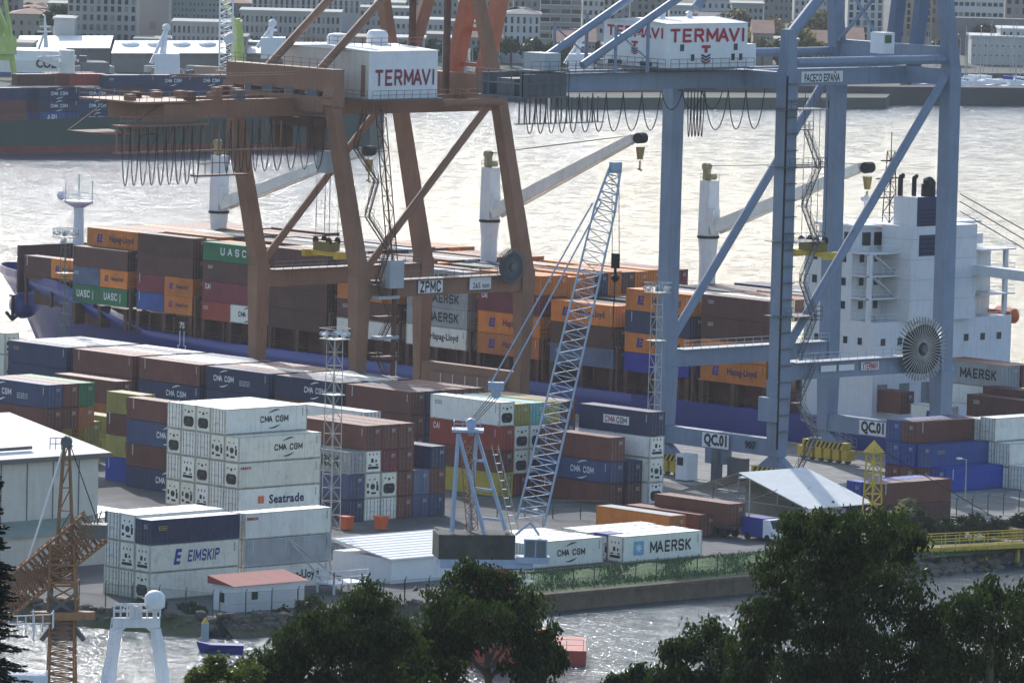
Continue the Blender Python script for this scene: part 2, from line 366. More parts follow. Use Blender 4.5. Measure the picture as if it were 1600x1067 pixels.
def body_mesh(L, H, reefer):
    key = ('body', L, H, reefer)
    if key in CMESH: return CMESH[key]
    mb = MB(); d = .010 if reefer else .036; z0, z1 = .16, H-.07; y = WC/2-.015
    prof = corr(L-.22, int(L/(.30 if not reefer else .42)), d)
    for s in (-1, 1):
        vs = [(x, s*(y+dy), z) for x, dy in prof for z in (z0, z1)]
        n = len(prof)
        fs = [(2*i, 2*i+2, 2*i+3, 2*i+1) if s < 0 else (2*i+1, 2*i+3, 2*i+2, 2*i) for i in range(n-1)]
        mb.add(vs, fs)
    pe = corr(WC-.3, 8, d)
    for s in (-1, 1):
        vs = [(s*(L/2-.045+dx), t, z) for t, dx in pe for z in (z0, z1)]
        n = len(pe)
        mb.add(vs, [(2*i+1, 2*i+3, 2*i+2, 2*i) if s < 0 else (2*i, 2*i+2, 2*i+3, 2*i+1) for i in range(n-1)])
    nr = int(L/1.1); pr = corr(L-.16, nr, .02)          # roof with cross swages
    vs = [(x, s*(WC/2-.05), H-.02+dz) for x, dz in pr for s in (-1, 1)]
    mb.add(vs, [(2*i, 2*i+2, 2*i+3, 2*i+1) for i in range(len(pr)-1)])
    mb.box(-L/2+.05, L/2-.05, -WC/2+.05, WC/2-.05, .06, .15)
    CMESH[key] = mb.mesh('body'); return CMESH[key]
def frame_mesh(L, H):
    key = ('frame', L, H)
    if key in CMESH: return CMESH[key]
    mb = MB(); a = .13; x = L/2; y = WC/2
    for sx in (-1, 1):
        for sy in (-1, 1):
            cx = sx*(x-a/2-.002); cy = sy*(y-a/2-.002); mb.box(cx-a/2, cx+a/2, cy-a/2, cy+a/2, .12, H-.12)
            for z0, z1 in ((.03, .15), (H-.12, H)): mb.box(sx*x-(.17 if sx > 0 else 0), sx*x+(0 if sx > 0 else .17), sy*y-(.16 if sy > 0 else 0), sy*y+(0 if sy > 0 else .16), z0, z1)
    for sy in (-1, 1):
        for z0, z1 in ((.05, .17), (H-.10, H-.02)): mb.box(-x+.17, x-.17, sy*(y-.006)-(.09 if sy > 0 else 0), sy*(y-.006)+(0 if sy > 0 else .09), z0, z1)
    for sx in (-1, 1):
        for z0, z1 in ((.05, .17), (H-.10, H-.02)): mb.box(sx*(x-.006)-(.09 if sx > 0 else 0), sx*(x-.006)+(0 if sx > 0 else .09), -y+.16, y-.16, z0, z1)
    CMESH[key] = mb.mesh('frame'); return CMESH[key]
def door_mesh(H):
    key = ('door', H)
    if key in CMESH: return CMESH[key]
    mb = MB()
    for s in (-1, 1): mb.box(0, .02, s*.56-.53, s*.56+.53, .18, H-.13)
    for yy in (-.82, -.32, .32, .82):
        mb.mi(1).tube((.05, yy, .16), (.05, yy, H-.12), .028, n=6)
        for z in (.4, H*.38, H*.62, H-.4): mb.box(.02, .075, yy-.07, yy+.07, z-.035, z+.035)
        mb.box(.03, .09, yy-.03, yy+.26*(1 if yy < 0 else -1)+.0, H*.42, H*.42+.045) if abs(yy) < .5 else None
    CMESH[key] = mb.mesh('door'); return CMESH[key]
def reefer_mesh(H, style):
    key = ('unit', H, style)
    if key in CMESH: return CMESH[key]
    mb = MB(); mb.box(0, .03, -1.05, 1.05, .18, H-.14)
    if style == 'a':      # one wide dark machinery bay with rounded corners
        poly = [(-.85,.75),(-.6,.45),(.6,.45),(.85,.75),(.85,1.35),(.6,1.6),(-.6,1.6),(-.85,1.35)]
        n = len(poly); vs = [(.031, a, b) for a, b in poly]+[(.06, a, b) for a, b in poly]
        mb.mi(1).add(vs, [tuple(range(n, 2*n))]+[(i, (i+1) % n, n+(i+1) % n, n+i) for i in range(n)])
        mb.mi(2).box(.06, .12, -.1, .45, 1.1, 1.3).box(.06, .1, -.6, -.25, .6, .8).mi(1).lathe([(.16,.03),(.16,.06)], (0, 0, 2.1), 12, 'X')
        for q in (-.6, .6): mb.box(.03, .05, q-.12, q+.12, 2.15, 2.3)
    elif style == 'b':    # round fan with dark blocks round it
        mb.mi(1).lathe([(.34,.03),(.34,.06)], (0, 0, 1.35), 16, 'X').mi(2).lathe([(.22,.06),(.22,.09)], (0, 0, 1.35), 14, 'X').mi(1).lathe([(.08,.09),(.08,.11)], (0, 0, 1.35), 8, 'X')
        for q, z, w_, h_ in ((-.75,1.5,.25,.5),(.72,1.2,.3,.7),(-.7,.75,.35,.3),(.15,.6,.7,.22),(.65,1.75,.2,.3)): mb.box(.03, .055, q-w_/2, q+w_/2, z-h_/2, z+h_/2)
        for q in (-.5, .3): mb.box(.03, .045, q-.1, q+.1, 2.1, 2.25)
    else:                 # small square vents
        for q, z, w_, h_ in ((-.15,1.45,.36,.46),(.42,1.4,.22,.3),(0,.62,1.6,.3),(-.5,.95,.4,.16),(.55,.95,.35,.16)): mb.mi(1).box(.03, .055, q-w_/2, q+w_/2, z-h_/2, z+h_/2)
        for q in (-.55, 0, .55): mb.mi(2).box(.03, .05, q-.07, q+.07, 2.05, 2.3)
    CMESH[key] = mb.mesh('refrigeration_unit'); return CMESH[key]
def swoosh_mesh():
    if 'sw' in CMESH: return CMESH['sw']
    mb = MB()
    for s in (1, -1):
        top = []; bot = []
        for i in range(9):
            t = i/8; x = -.55+1.1*t
            y = .62+.30*math.sin(t*1.9); th = .16*math.sin(math.pi*min(1, t*.85+.1))
            top.append((s*x, s*(y+th/2), 0)); bot.append((s*x, s*(y-th/2), 0))
        mb.add(top+bot, [(i, 9+i, 10+i, i+1) if True else None for i in range(8)])
    CMESH['sw'] = mb.mesh('swoosh'); return CMESH['sw']
def flag_mesh():
    if 'fl' in CMESH: return CMESH['fl']
    mb = MB()                       # two leaning bands with a notch
    mb.add([(-.5,-.5,0),(-.15,-.5,0),(.05,.5,0),(-.3,.5,0)], [(0,1,2,3)]).add([(-.1,-.5,0),(.5,-.5,0),(.42,-.2,0),(.0,-.2,0)], [(0,1,2,3)])
    mb.add([(.04,-.12,0),(.40,-.12,0),(.52,.12,0),(.1,.12,0)], [(0,1,2,3)]).add([(.12,.2,0),(.55,.2,0),(.5,.5,0),(.2,.5,0)], [(0,1,2,3)])
    CMESH['fl'] = mb.mesh('emblem'); return CMESH['fl']
def star_mesh():
    if 'st' in CMESH: return CMESH['st']
    mb = MB(); mb.add([(-.5,-.5,0),(.5,-.5,0),(.5,.5,0),(-.5,.5,0)], [(0,1,2,3)])
    pts = []
    for i in range(14):
        r = .42 if i % 2 == 0 else .16; t = math.pi/2+i*math.pi/7; pts.append((r*math.cos(t), r*math.sin(t), .006))
    mb.mi(1).add(pts+[(0,0,.006)], [(i, (i+1) % 14, 14) for i in range(14)])
    CMESH['st'] = mb.mesh('emblem'); return CMESH['st']
def marks_mesh():
    """column of small stencilled codes, too small to read"""
    if 'mk' in CMESH: return CMESH['mk']
    mb = MB(); rr = random.Random(5)
    for k in range(7):
        z = 1.0-k*.17; mb.add([(-.07,z-.1,0),(.07+rr.uniform(-.05,.02),z-.1,0),(.07,z,0),(-.07,z,0)], [(0,1,2,3)])
    CMESH['mk'] = mb.mesh('marking'); return CMESH['mk']
def dash_mesh():
    if 'ds' in CMESH: return CMESH['ds']
    mb = MB(); rr = random.Random(9)
    for row in range(3):
        x = -.4
        while x < .4:
            w_ = rr.uniform(.05, .14); mb.add([(x,-row*.16,0),(x+w_,-row*.16,0),(x+w_,-row*.16+.07,0),(x,-row*.16+.07,0)], [(0,1,2,3)]); x += w_+.05
    CMESH['ds'] = mb.mesh('marking'); return CMESH['ds']
MESHM = {}
def flat(parent, me, m, pos, scale, name, face='-y'):
    ms = m if isinstance(m, (list, tuple)) else [m]
    key = (me.name, tuple(x.name for x in ms))
    if key not in MESHM:
        c = me.copy()
        for x in ms: c.materials.append(x)
        MESHM[key] = c
    o = bpy.data.objects.new(name, MESHM[key]); COL.objects.link(o); o.parent = parent; o.location = pos
    if name == 'marking': o['kind'] = 'stuff'
    o.rotation_euler = (R(90), 0, 0) if face == '-y' else (R(90), 0, R(90)); o.scale = scale if isinstance(scale, tuple) else (scale, scale, 1)
    return o
def logo(root, kind, L, H):
    y = -WC/2-.012; c = H*.52
    if kind == 'cma':      # white on dark
        put_text(root, 'CMA CGM', (L*.12, y, c), .62, '-y', M_letw, .025, width=4.0, local=True); flat(root, swoosh_mesh(), M_letw, (L*.12, y, c), (1.5, 1.15, 1), 'emblem')
    elif kind == 'cmal':
        put_text(root, 'CMA CGM', (-L*.22, y, c), .62, '-y', M_letw, .035, width=4.0, local=True); flat(root, swoosh_mesh(), M_letw, (-L*.22, y, c), (1.5, 1.15, 1), 'emblem')
        flat(root, dash_mesh(), M_letw, (L*.12, y, c-.1), (2.6, 1.6, 1), 'marking')
    elif kind == 'cmak':   # black on white
        put_text(root, 'CMA CGM', (L*.10, y, c), .58, '-y', M_letk, .035, width=min(4.2, L*.62), local=True); flat(root, swoosh_mesh(), M_letk, (L*.10, y, c), (min(1.5, L*.2), 1.1, 1), 'emblem')
    elif kind == 'cmabox':
        b = MB().box(-2.2, 2.2, -.004, 0, -.5, .5).build('sign', M_letw, root, loc=(0,0,0)); b.location = (.3, y+.004, c)
        put_text(root, 'CMA', (-.75, y-.006, c), .6, '-y', M_letr, .03, width=1.8, local=True); put_text(root, 'CGM', (1.25, y-.006, c), .6, '-y', M_letk, .03, width=1.8, local=True)
    elif kind == 'hapag':
        flat(root, flag_mesh(), M_letb, (-L*.27, y, c), (1.25 if L > 8 else .8, 1.25 if L > 8 else .85, 1), 'emblem')
        put_text(root, 'Hapag-Lloyd', (L*.13, y, c-.05), .85 if L > 8 else .5, '-y', M_letn, .02, width=L*.44, local=True)
    elif kind == 'hapagw':
        flat(root, flag_mesh(), M_letb, (-L*.27, y, c), 1.25, 'emblem'); put_text(root, 'Hapag-Lloyd', (L*.13, y, c-.05), .9, '-y', M_letk, .02, width=L*.46, local=True)
    elif kind == 'maersk':
        flat(root, star_mesh(), [M_star, M_letw], (-L*.30, y, c), 1.55, 'emblem'); put_text(root, 'MAERSK', (L*.10, y, c), 1.05, '-y', M_letk, .028, space=1.12, width=L*.52, local=True)
    elif kind == 'uasc':
        put_text(root, 'UASC', (-L*.1, y, c), .85, '-y', M_letw, .03, width=min(3.2, L*.5), local=True)
        flat(root, marks_mesh(), M_letw, (L*.25, y, c-.6), (1.6, 1.1, 1), 'marking')
    elif kind == 'uascw':
        put_text(root, 'UASC', (L*.04, y, c+.1), .85, '-y', M_letw, .03, width=5.6, space=2.6, local=True)
    elif kind == 'eimskip':
        put_text(root, 'E', (-L*.19, y, c), 1.5, '-y', M_letb, .04, width=1.15, shear=.25, local=True); put_text(root, 'EIMSKIP', (L*.1, y, c), 1.0, '-y', M_letb, .025, space=1.1, width=4.4, shear=.2, local=True)
    elif kind == 'seatrade':
        e = MB().box(-.42, -.02, -.003, 0, -.42, .42).box(.02, .42, -.003, 0, -.42, .42).build('emblem', M_leto, root, loc=(0,0,0)); e.location = (-L*.22, y+.003, c+.05)
        put_text(root, 'Seatrade', (L*.09, y, c+.05), .95, '-y', M_letn, .03, space=1.08, width=5.2, local=True)
    elif kind == 'seaco':
        put_text(root, 'seaco', (-L*.41, y, H-.6), .42, '-y', M_letr, .03, width=1.6, local=True)
    elif kind == 'apl':
        put_text(root, 'APL', (0, y, c), 1.2, '-y', M_letw, .03, width=2.9, local=True)
    elif kind == 'box':    # square outlined monogram
        b = MB()
        for q in (-.26, .26): b.add([(q-.24,-.55,0),(q-.16,-.55,0),(q-.16,.55,0),(q-.24,.55,0)], [(0,1,2,3)]).add([(q+.16,-.55,0),(q+.24,-.55,0),(q+.24,.55,0),(q+.16,.55,0)], [(0,1,2,3)])
        for z in (-.55, -.04, .47): b.add([(-.5,z,0),(.5,z,0),(.5,z+.08,0),(-.5,z+.08,0)], [(0,1,2,3)])
        flat(root, CMESH.setdefault('mb', b.mesh('emblem')), M_letk, (L*.2, y, c), 1.15, 'emblem')
    elif kind == 'll':
        flat(root, flag_mesh(), M_letb, (L*.05, y, c), 1.5, 'emblem')
    elif kind == 'cai':
        put_text(root, 'CAI', (-L*.4, y, H-.75), .6, '-y', M_letw, .04, width=1.1, local=True)
    elif kind == 'small':
        flat(root, dash_mesh(), M_letw, (-L*.36, y, H-.75), (1.3, 1.1, 1), 'marking')
    elif kind == 'smally':
        flat(root, dash_mesh(), M_lety, (-L*.36, y, H-.75), (1.5, 1.1, 1), 'marking')
    elif kind == 'smallk':
        flat(root, dash_mesh(), M_letk, (-L*.38, y, H-.7), (1.6, 1.2, 1), 'marking')
    elif kind == 'marks':
        flat(root, marks_mesh(), M_letw, (-L*.4, y, H*.56), (1.2, 1.15, 1), 'marking')
    if kind not in ('uasc', 'll', None, 'none') and L > 8: flat(root, marks_mesh(), M_letw if 'white' not in root['label'] else M_letk, (L*.445, y, H*.6), (.9, .8, 1), 'marking')
CNAMES = {'navy':'dark navy', 'slate':'slate blue', 'greyblue':'grey blue', 'brightblue':'bright blue', 'royal':'royal blue', 'rustorange':'faded orange', 'lightgrey':'light grey', 'darkgreen':'dark green', 'darkbrown':'dark brown', 'cream':'cream white'}
LOGOW = {'cma':'with white lettering between swooshes', 'cmal':'with white lettering between swooshes', 'cmak':'with black lettering between swooshes', 'cmabox':'with red and black lettering on white', 'hapag':'with blue emblem and dark lettering',
         'hapagw':'with blue emblem and black lettering', 'maersk':'with star emblem and black lettering', 'uasc':'with compact white lettering', 'uascw':'with widely spaced white lettering', 'eimskip':'with slanted blue lettering', 'seatrade':'with navy lettering and orange emblem', 'seaco':'with small red lettering',
         'apl':'with bold white lettering', 'box':'with black square monogram', 'll':'with blue slanted emblem', 'cai':'with small white lettering at its end', 'small':'with small white stencils', 'smally':'with small yellow stencils', 'smallk':'with small black stencils', 'marks':'with white code column'}
NCONT = [0]
def container(u, v, z, orient, L, H, colour, lg=None, end='door', where='', kind=None, grp=None, roof=None):
    """u, v: the corner nearest the camera (largest u, smallest v); L in metres along U or V"""
    reefer = end in ('a', 'b', 'c') or kind == 'reefer'
    if orient == 'U': cx, cy, rz = u-L/2, v+WC/2, 0
    else: cx, cy, rz = u-WC/2, v+L/2, math.pi/2
    word = 'reefer box' if reefer else ('short container' if L < 8 else 'container')
    lab = f"{CNAMES.get(colour, colour)} {word} {LOGOW.get(lg, '')} {where}".replace('  ', ' ').strip()
    words = lab.split()
    if len(words) > 16: lab = f"{CNAMES.get(colour, colour)} {word} {where}"
    root = thing('shipping_container', lab, 'container', (cx, cy, z), grp or 'shipping containers')
    root.rotation_euler = (0, 0, rz)
    cm = CM[colour]
    for nm, me in (('body', body_mesh(L, H, reefer)), ('frame', frame_mesh(L, H))):
        o = bpy.data.objects.new(nm, me); COL.objects.link(o); o.parent = root
        if not me.materials: me.materials.append(cm)
        o.material_slots[0].link = 'OBJECT'; o.material_slots[0].material = (M_frw if nm == 'frame' and colour in ('white', 'cream') else cm)
    sx = 1 if orient == 'U' else -1                      # the end that faces the camera
    if end in ('door', 'a', 'b', 'c'):
        me = door_mesh(H) if end == 'door' else reefer_mesh(H, end)
        if not me.materials:
            for x in ([cm, M_bar] if end == 'door' else [cm, M_dark, M_fan]): me.materials.append(x)
        o = bpy.data.objects.new('door' if end == 'door' else 'refrigeration_unit', me); COL.objects.link(o); o.parent = root
        o.location = (sx*(L/2-.028), 0, 0); o.rotation_euler = (0, 0, 0 if sx > 0 else math.pi)
        o.material_slots[0].link = 'OBJECT'; o.material_slots[0].material = cm
        if end == 'door' and colour not in ('white', 'cream'):
            flat(root, dash_mesh(), M_letw, (sx*(L/2+.06), .5*sx, H-.6), (.7, .9, 1), 'marking', face='+x' if sx > 0 else '+x').rotation_euler = (R(90), 0, R(90) if sx > 0 else R(-90))
    if roof:
        r_ = MB().box(-L/2+.1, L/2-.1, -WC/2+.1, WC/2-.1, 0, .02).build('roof', CM.get(roof, M_tarp), root, loc=(0,0,0)); r_.location = (0, 0, H-.005)
    if lg: logo(root, lg, L, H)
    NCONT[0] += 1
    return root
L40, L20, HS, HH = 12.19, 6.06, 2.59, 2.9
TIERW = ['bottom tier', 'second tier up', 'third tier up', 'fourth tier up', 'fifth tier up', 'sixth tier up']
def stack(u, v, orient, items, where, z=0.0, L=L40, grp=None):
    """items bottom to top: (colour, logo, end, H[, L]); None leaves out a box that nothing shows of but keeps its height"""
    n = len(items)
    for i, it in enumerate(items):
        if it is None: z += HS; continue
        if isinstance(it, (int, float)): z += it; continue
        c, lg, en, H = it[:4]; LL = it[4] if len(it) > 4 else L
        tw = 'top of the stack' if i == n-1 and n > 1 else TIERW[i] if n > 1 else ''
        container(u, v, z, orient, LL, H, c, lg, en, f'{tw} {where}'.strip(), grp=grp)
        z += H
    return z
# ================================================================== yard stacks
ROWW = ['outer row', 'second row', 'third row', 'fourth row', 'fifth row', 'sixth row', 'seventh row', 'eighth row', 'ninth row', 'tenth row', 'eleventh row', 'twelfth row']
D = 'door'
# white reefer block beside the middle floodlight mast: five rows, ends to the left, sides to the right
wg = 'reefer boxes in the tall white block'
lv = {4: ['a', D, 'b', D, 'a'], 3: ['a', D, 'b', 'b', D]}
rows = [[('cream',None,D,HH),('white','seatrade',D,HH),('cream','seaco','a',HH),('cream','cmak','b',HH)],
        [('cream',None,D,HH),('white',None,D,HH),('white',None,D,HH),('cream',None,'b',HH),('white','cmak',D,HH)],
        [('cream',None,D,HH),('white',None,'c',HH),('cream',None,'a',HH),('white',None,D,HH),('cream',None,'a',HH)],
        [('cream',None,D,HH),('cream',None,'b',HH),('white',None,'c',HH),('white',None,D,HH),('cream',None,'a',HH)],
        [('cream',None,D,HH),('cream',None,'b',HH),('white',None,D,HH),('cream',None,'a',HH),('white',None,D,HH)]]
for k, it in enumerate(rows): stack(-19.3-2.5*k, -59.7, 'V', it, f'{ROWW[k]}, tall white block', grp=wg)
# block in front, by the fence
rows = [[('cream',None,'a',HH),('cream','eimskip','c',HH)], [('cream',None,D,HH),('cream',None,'c',HH),('white',None,'b',HH)], [('cream',None,D,HH),('white',None,D,HH),('white',None,D,HH)]]
for k, it in enumerate(rows): stack(16.1-2.5*k, -102.2, 'V', it, f'{ROWW[k]}, block by the fence', grp='boxes in the block by the fence')
container(16.1, -102.2, 2*HH, 'V', L40, HS, 'navy', 'smally', D, 'on white boxes by the fence', roof='white', grp='boxes in the block by the fence')
rows = [[('white','hapagw',D,HS),('lightgrey','marks',D,HH),('white','seaco',D,HS+.2)]]
for k, it in enumerate(rows): stack(15.6-2.5*k, -88.9, 'V', it, f'{ROWW[k]} behind the red-roofed hut', grp='boxes behind the red-roofed hut')
# middle block
rows = {-1: [('navy',None,D,HS),('slate',None,D,HH),('grey','maersk',D,HS)], 0: [('white',None,D,HS),('cream',None,'b',HH),('white',None,'c',HS),('brown','marks',D,HH)],
        1: [('white',None,D,HS),('cream',None,'a',HH),('maroon',None,D,HS),('brown','small',D,HH)], 2: [('brown',None,D,HS),('brown',None,D,HH),('brown',None,D,HS),('brown',None,D,HH)],
        3: [('slate',None,D,HS),('greyblue',None,D,HH)], 4: [('slate',None,D,HS),('brown',None,D,HH),('navy',None,D,HS)]}
for k, it in rows.items(): stack(-26.4, -34.4+2.52*k, 'U', it, f'{ROWW[k+1]}, block behind the striped shed', grp='boxes behind the striped shed')
# block with the pale leasing box
rows = [[('yellow',None,D,HH),('brown',None,D,HS),('red','cai',D,HH),('white','smallk','a',HH)], [('maroon',None,D,HS),('cream',None,'a',HH),('cream',None,'a',HH),('olive',None,D,HS)],
        [('brown',None,D,HS),('cream',None,'a',HH),('white',None,'a',HH),('teal',None,D,HS)], [('brown',None,D,HS),('maroon',None,D,HH),('brown',None,D,HH),('yellow',None,D,HS)],
        [('brown',None,D,HS),('brown',None,D,HH),('navy',None,D,HH),('darkbrown',None,D,HS)]]
for k, it in enumerate(rows): stack(-36.8, -3.9+2.5*k, 'U', it, f'{ROWW[k]}, block behind the lattice boom', grp='boxes behind the lattice boom')
g2 = 'boxes beside the right floodlight mast'
stack(-23.3, 1.4, 'U', [('brown','marks',D,HS),('slate','cma',D,HS),('brown','marks',D,HH)], 'outer row by the right mast', grp=g2)
stack(-22.9, 3.95, 'U', [('darkbrown',None,D,HS),('navy',None,D,HS)], 'second row by the right mast', grp=g2)
stack(-21.8, 6.45, 'U', [('white',None,'a',HS),('cream',None,'b',HH),('white',None,'c',HS),('navy','cmabox',D,HH)], 'third row by the right mast', grp=g2)
# long block parallel to the quay, three high
ga = 'boxes in the long block along the apron'
bays = [[('navy',None,D,HS),('navy',None,D,HS),('navy','smally',D,HH)], [('brown',None,D,HS),('brown',None,D,HS),('brown','marks',D,HH)], [('navy',None,D,HS),('navy','cma',D,HS),('brown','marks',D,HH)],
        [('navy',None,D,HS),('navy',None,D,HS),('navy','cmal',D,HH)], [('navy',None,D,HS),('brown',None,D,HS),('navy','cma',D,HH)], [('brown',None,D,HS),('brown',None,D,HS),('brown','marks',D,HH)]]
BW = ['first', 'second', 'third', 'fourth', 'fifth', 'last']
rr = random.Random(3)
for b, it in enumerate(bays):
    stack(-143.6+13.5*b, 17.6, 'U', it, f'{BW[b]} bay from the bow, long apron block', grp=ga)
    for k in range(1, 5):
        c = rr.choice(['grey', 'brown', 'brown', 'navy', 'cream'] if b > 0 else ['grey', 'lightgrey', 'grey'])
        if b == 5 and k == 1:
            stack(-143.6+13.5*b, 17.6+2.5*k, 'U', [('navy',None,D,HS),('navy',None,D,HS),('navy',None,D,HH)], f'{ROWW[k]}, {BW[b]} bay, long apron block', grp=ga); continue
        container(-143.6+13.5*b, 17.6+2.5*k, 2*HS, 'U', L40, HH, c, None, D, f'{ROWW[k]} top, {BW[b]} bay, long apron block', grp=ga)
for k in (1, 2): container(-61.5, 17.6+2.5*k+1, 2*HS, 'U', L40, HS, ['navy', 'grey'][k-1], None, D, f'{ROWW[k]} behind the pale leasing box', roof='white' if k == 1 else None, grp=ga)
P = at_z(8, 517, 9.0); stack(P.x, P.y, 'U', [('cream',None,'b',HH),('cream',None,'c',HH),('cream',None,'b',HH)], 'near the bow', grp=ga)
# left side, behind the warehouse
gb = 'boxes behind the warehouse'
P = at_z(73.6, 601.2, 10.7)
stack(P.x, P.y, 'U', [None, ('brown',None,D,HS), ('brown','marks',D,HS), ('slate','cmal',D,HH)], 'outer row behind the warehouse roof', grp=gb)
stack(P.x, P.y+2.5, 'U', [None, None, ('brown',None,D,HS), ('brown',None,D,HH)], 'second row behind the warehouse roof', grp=gb)
stack(P.x, P.y+5, 'U', [None, None, ('rustorange',None,D,HS), ('green',None,D,HH)], 'third row behind the warehouse roof', grp=gb)
P = at_z(181.8, 597, 8.0); stack(P.x, P.y, 'U', [('red',None,D,HS), ('rustorange',None,D,HS), ('brown',None,D,HH)], 'beyond the green box', grp=gb)
P = at_z(133, 659, 5.2); stack(P.x, P.y, 'U', [('olive','box',D,HS), ('olive','box',D,HS)], 'beside the warehouse eave', L=L20, grp=gb)
P = at_z(168, 650.5, 5.2); stack(P.x, P.y, 'U', [('olive','box',D,HS), ('olive','box',D,HS)], 'further back by the warehouse', L=L20, grp=gb)
P = at_z(198.7, 619.6, 10.7); PT = P.copy()
stack(P.x+L40, P.y, 'U', [('navy','cma',D,HS), ('brown','marks',D,HS), ('slate','cma',D,HH), ('brown','marks',D,HS)], 'left of the tall white block', grp=gb)
P = at_v(166.8, 624.6, PT.y+2.6)
stack(P.x+L20, P.y, 'U', [max(0.0, P.z-10.67), ('brightblue','marks',D,HH), ('olive','box',D,HS), ('brown','marks',D,HS), ('olive','box',D,HS)], 'narrow stack by the warehouse corner', L=L20, grp=gb)
P = at_z(571, 641, 10.9); stack(P.x, P.y, 'U', [None, None, None, ('white','smallk',D,HH)], 'behind brown boxes and the middle mast')
# single reefers behind the grass strip
gm = 'reefer boxes behind the grass strip'
P = at_z(973.7, 838.5, 2.9); PM = P.copy()
for k in range(4): container(P.x-2.55*k, P.y+(0, .3, -.5, .2)[k], 0, 'V', L40, HH, 'white', 'maersk' if k == 0 else None, 'c' if k % 2 == 0 else 'b', f'{ROWW[k]}, bay nearest the orange box', grp=gm)
P = at_z(943.6, 838.2, 2.9)
for k in range(4): container(P.x-2.55*k, P.y-L40+(0, .2, -.3, .1)[k], 0, 'V', L40, HH, 'white', 'cmak' if k == 0 else None, D, f'{ROWW[k]}, bay behind the crane cab', grp=gm)
for k in range(1, 4): container(P.x-2.55*k, P.y-2*L40-.9, 0, 'V', L40, HH, 'white', None, D, f'{ROWW[k]}, bay beside the striped shed', grp=gm)
P = at_z(1048, 806, 2.6); container(P.x, P.y, 0, 'U', L40, HS, 'orange', None, D, 'on the ground behind white reefers', roof='grey')
P = at_z(1094, 804, 2.6); container(P.x, P.y, 0, 'U', L40, HS, 'brown', None, D, 'on the ground beside the orange box')
PTR = at_z(1140, 787, 4.0); container(PTR.x, PTR.y, 1.4, 'U', L40, HS, 'brown', None, D, 'on a flat trailer before the tent')
# right-hand block
gr = 'boxes in the blue and brown block'
rows = {1: [('maroon',None,D,HS),('blue',None,D,HH),('blue',None,D,HS)], 0: [('brown',None,D,HS),('brightblue',None,D,HH),('brown','marks',D,HS)], -1: [('brown',None,D,HS),('blue','smally',D,HH)], -2: [('brightblue','marks',D,HH)]}
for k, it in rows.items(): stack(-17.7-2.5*k, 47.5+(.3 if k < 0 else 0), 'V', it, f'{ROWW[k+2]}, blue block by the quay crane', grp=gr)
P = at_z(1555, 651, 8.6)
rows = {1: [None, None, ('white',None,D,HH)], 0: [('white',None,D,HS),('white',None,D,HH),('white','small',D,HH)], -1: [('white',None,D,HS),('white',None,D,HH)], -2: [('white',None,D,HH)]}
for k, it in rows.items(): stack(P.x-2.5*k, P.y, 'V', it, f'{ROWW[k+2]} beyond the blue block', grp='white boxes beyond the blue block')
P = at_z(1373, 756, 5.2)
stack(P.x, P.y, 'V', [('darkbrown',None,D,HS), ('brown','marks',D,HS)], 'in front of the blue block', grp=gr)
stack(P.x-2.5, P.y-.2, 'V', [('brightblue',None,D,HS), ('brightblue',None,D,HS)], 'next to the brown box before the blue block', grp=gr)
# ================================================================== container ship
SV, SC_, DK = 74.6, 89.6, 3.5          # near hull side, centre line, deck height
M_hull = mat('hull_blue', (.04,.05,.235), .42, vary=.1, rust=.12, streak=.25, scale=.15, rustc=(.09,.07,.09), spec=.5)
M_boot = mat('hull_red', (.18,.045,.03), .6, vary=.2, streak=.3)
M_deck = mat('deck_red', (.17,.07,.05), .75, vary=.2, rust=.3)
M_lash = mat('lashing_steel', (.12,.06,.04), .75, vary=.3, rust=.4)
M_sw = mat('ship_white', (.70,.71,.72), .5, vary=.06, streak=.3, rust=.08, scale=.4)
M_win = mat('window_glass', (.02,.025,.03), .1, vary=.05, spec=.6)
M_buff = mat('crane_cream', (.78,.77,.70), .55, vary=.1, streak=.3, rust=.1)
M_fun = mat('funnel_navy', (.022,.03,.10), .5, vary=.1)
M_blk = mat('soot_black', (.015,.015,.016), .8)
M_yel = mat('machine_yellow', (.60,.42,.05), .55, vary=.2, rust=.3, streak=.3)
ship = thing('container_ship', 'long blue-hulled container ship with three white deck cranes moored along the quay', 'ship', (-130, SC_, WZ))
hl = MB(); secs = []
BOW, STN = -245.5, -12.0
US = [0, 1.5, 4, 8, 13, 20, 28, 38, 50, 70, 110, 150, 200, 222, STN-BOW]
for du in US:
    u = BOW+du; t = min(1, du/46); full = math.sin(t*math.pi/2)
    hd = 15*(max(0, full)**.62); hw = 15*max(0, (min(1, max(0, du-7)/62)))**.75
    zd = 8.3 if du < 26 else 8.3-(8.3-DK-1.2)*min(1, (du-26)/20) if du < 46 else DK+1.2-1.2*min(1, (du-46)/6)
    if du > 215: hd *= .95; hw *= .8
    rake = max(0, 1-du/10)
    sec = []
    for f in (0, .25, .45, .62, .8, 1):
        z = WZ-2.2+(zd-(WZ-2.2))*f; hb = hw+(hd-hw)*(f**1.8); uu = u+(1-f)*rake*9.0
        sec.append((uu, hb, z))
    secs.append(sec)
nf = 6; n = len(secs); vs = []
for s_ in (-1, 1):
    for sec in secs: vs += [(u, SC_+s_*hb, z) for u, hb, z in sec]
fs = []
for i in range(n-1):
    for k in range(nf-1):
        a = i*nf+k; fs.append((a, a+nf, a+nf+1, a+1)); b = n*nf+a; fs.append((b+1, b+nf+1, b+nf, b))
for i in range(n-1): fs.append((i*nf+nf-1, (i+1)*nf+nf-1, n*nf+(i+1)*nf+nf-1, n*nf+i*nf+nf-1))
fs.append(tuple([(n-1)*nf+k for k in range(nf)]+[n*nf+(n-1)*nf+k for k in range(nf-1, -1, -1)]))
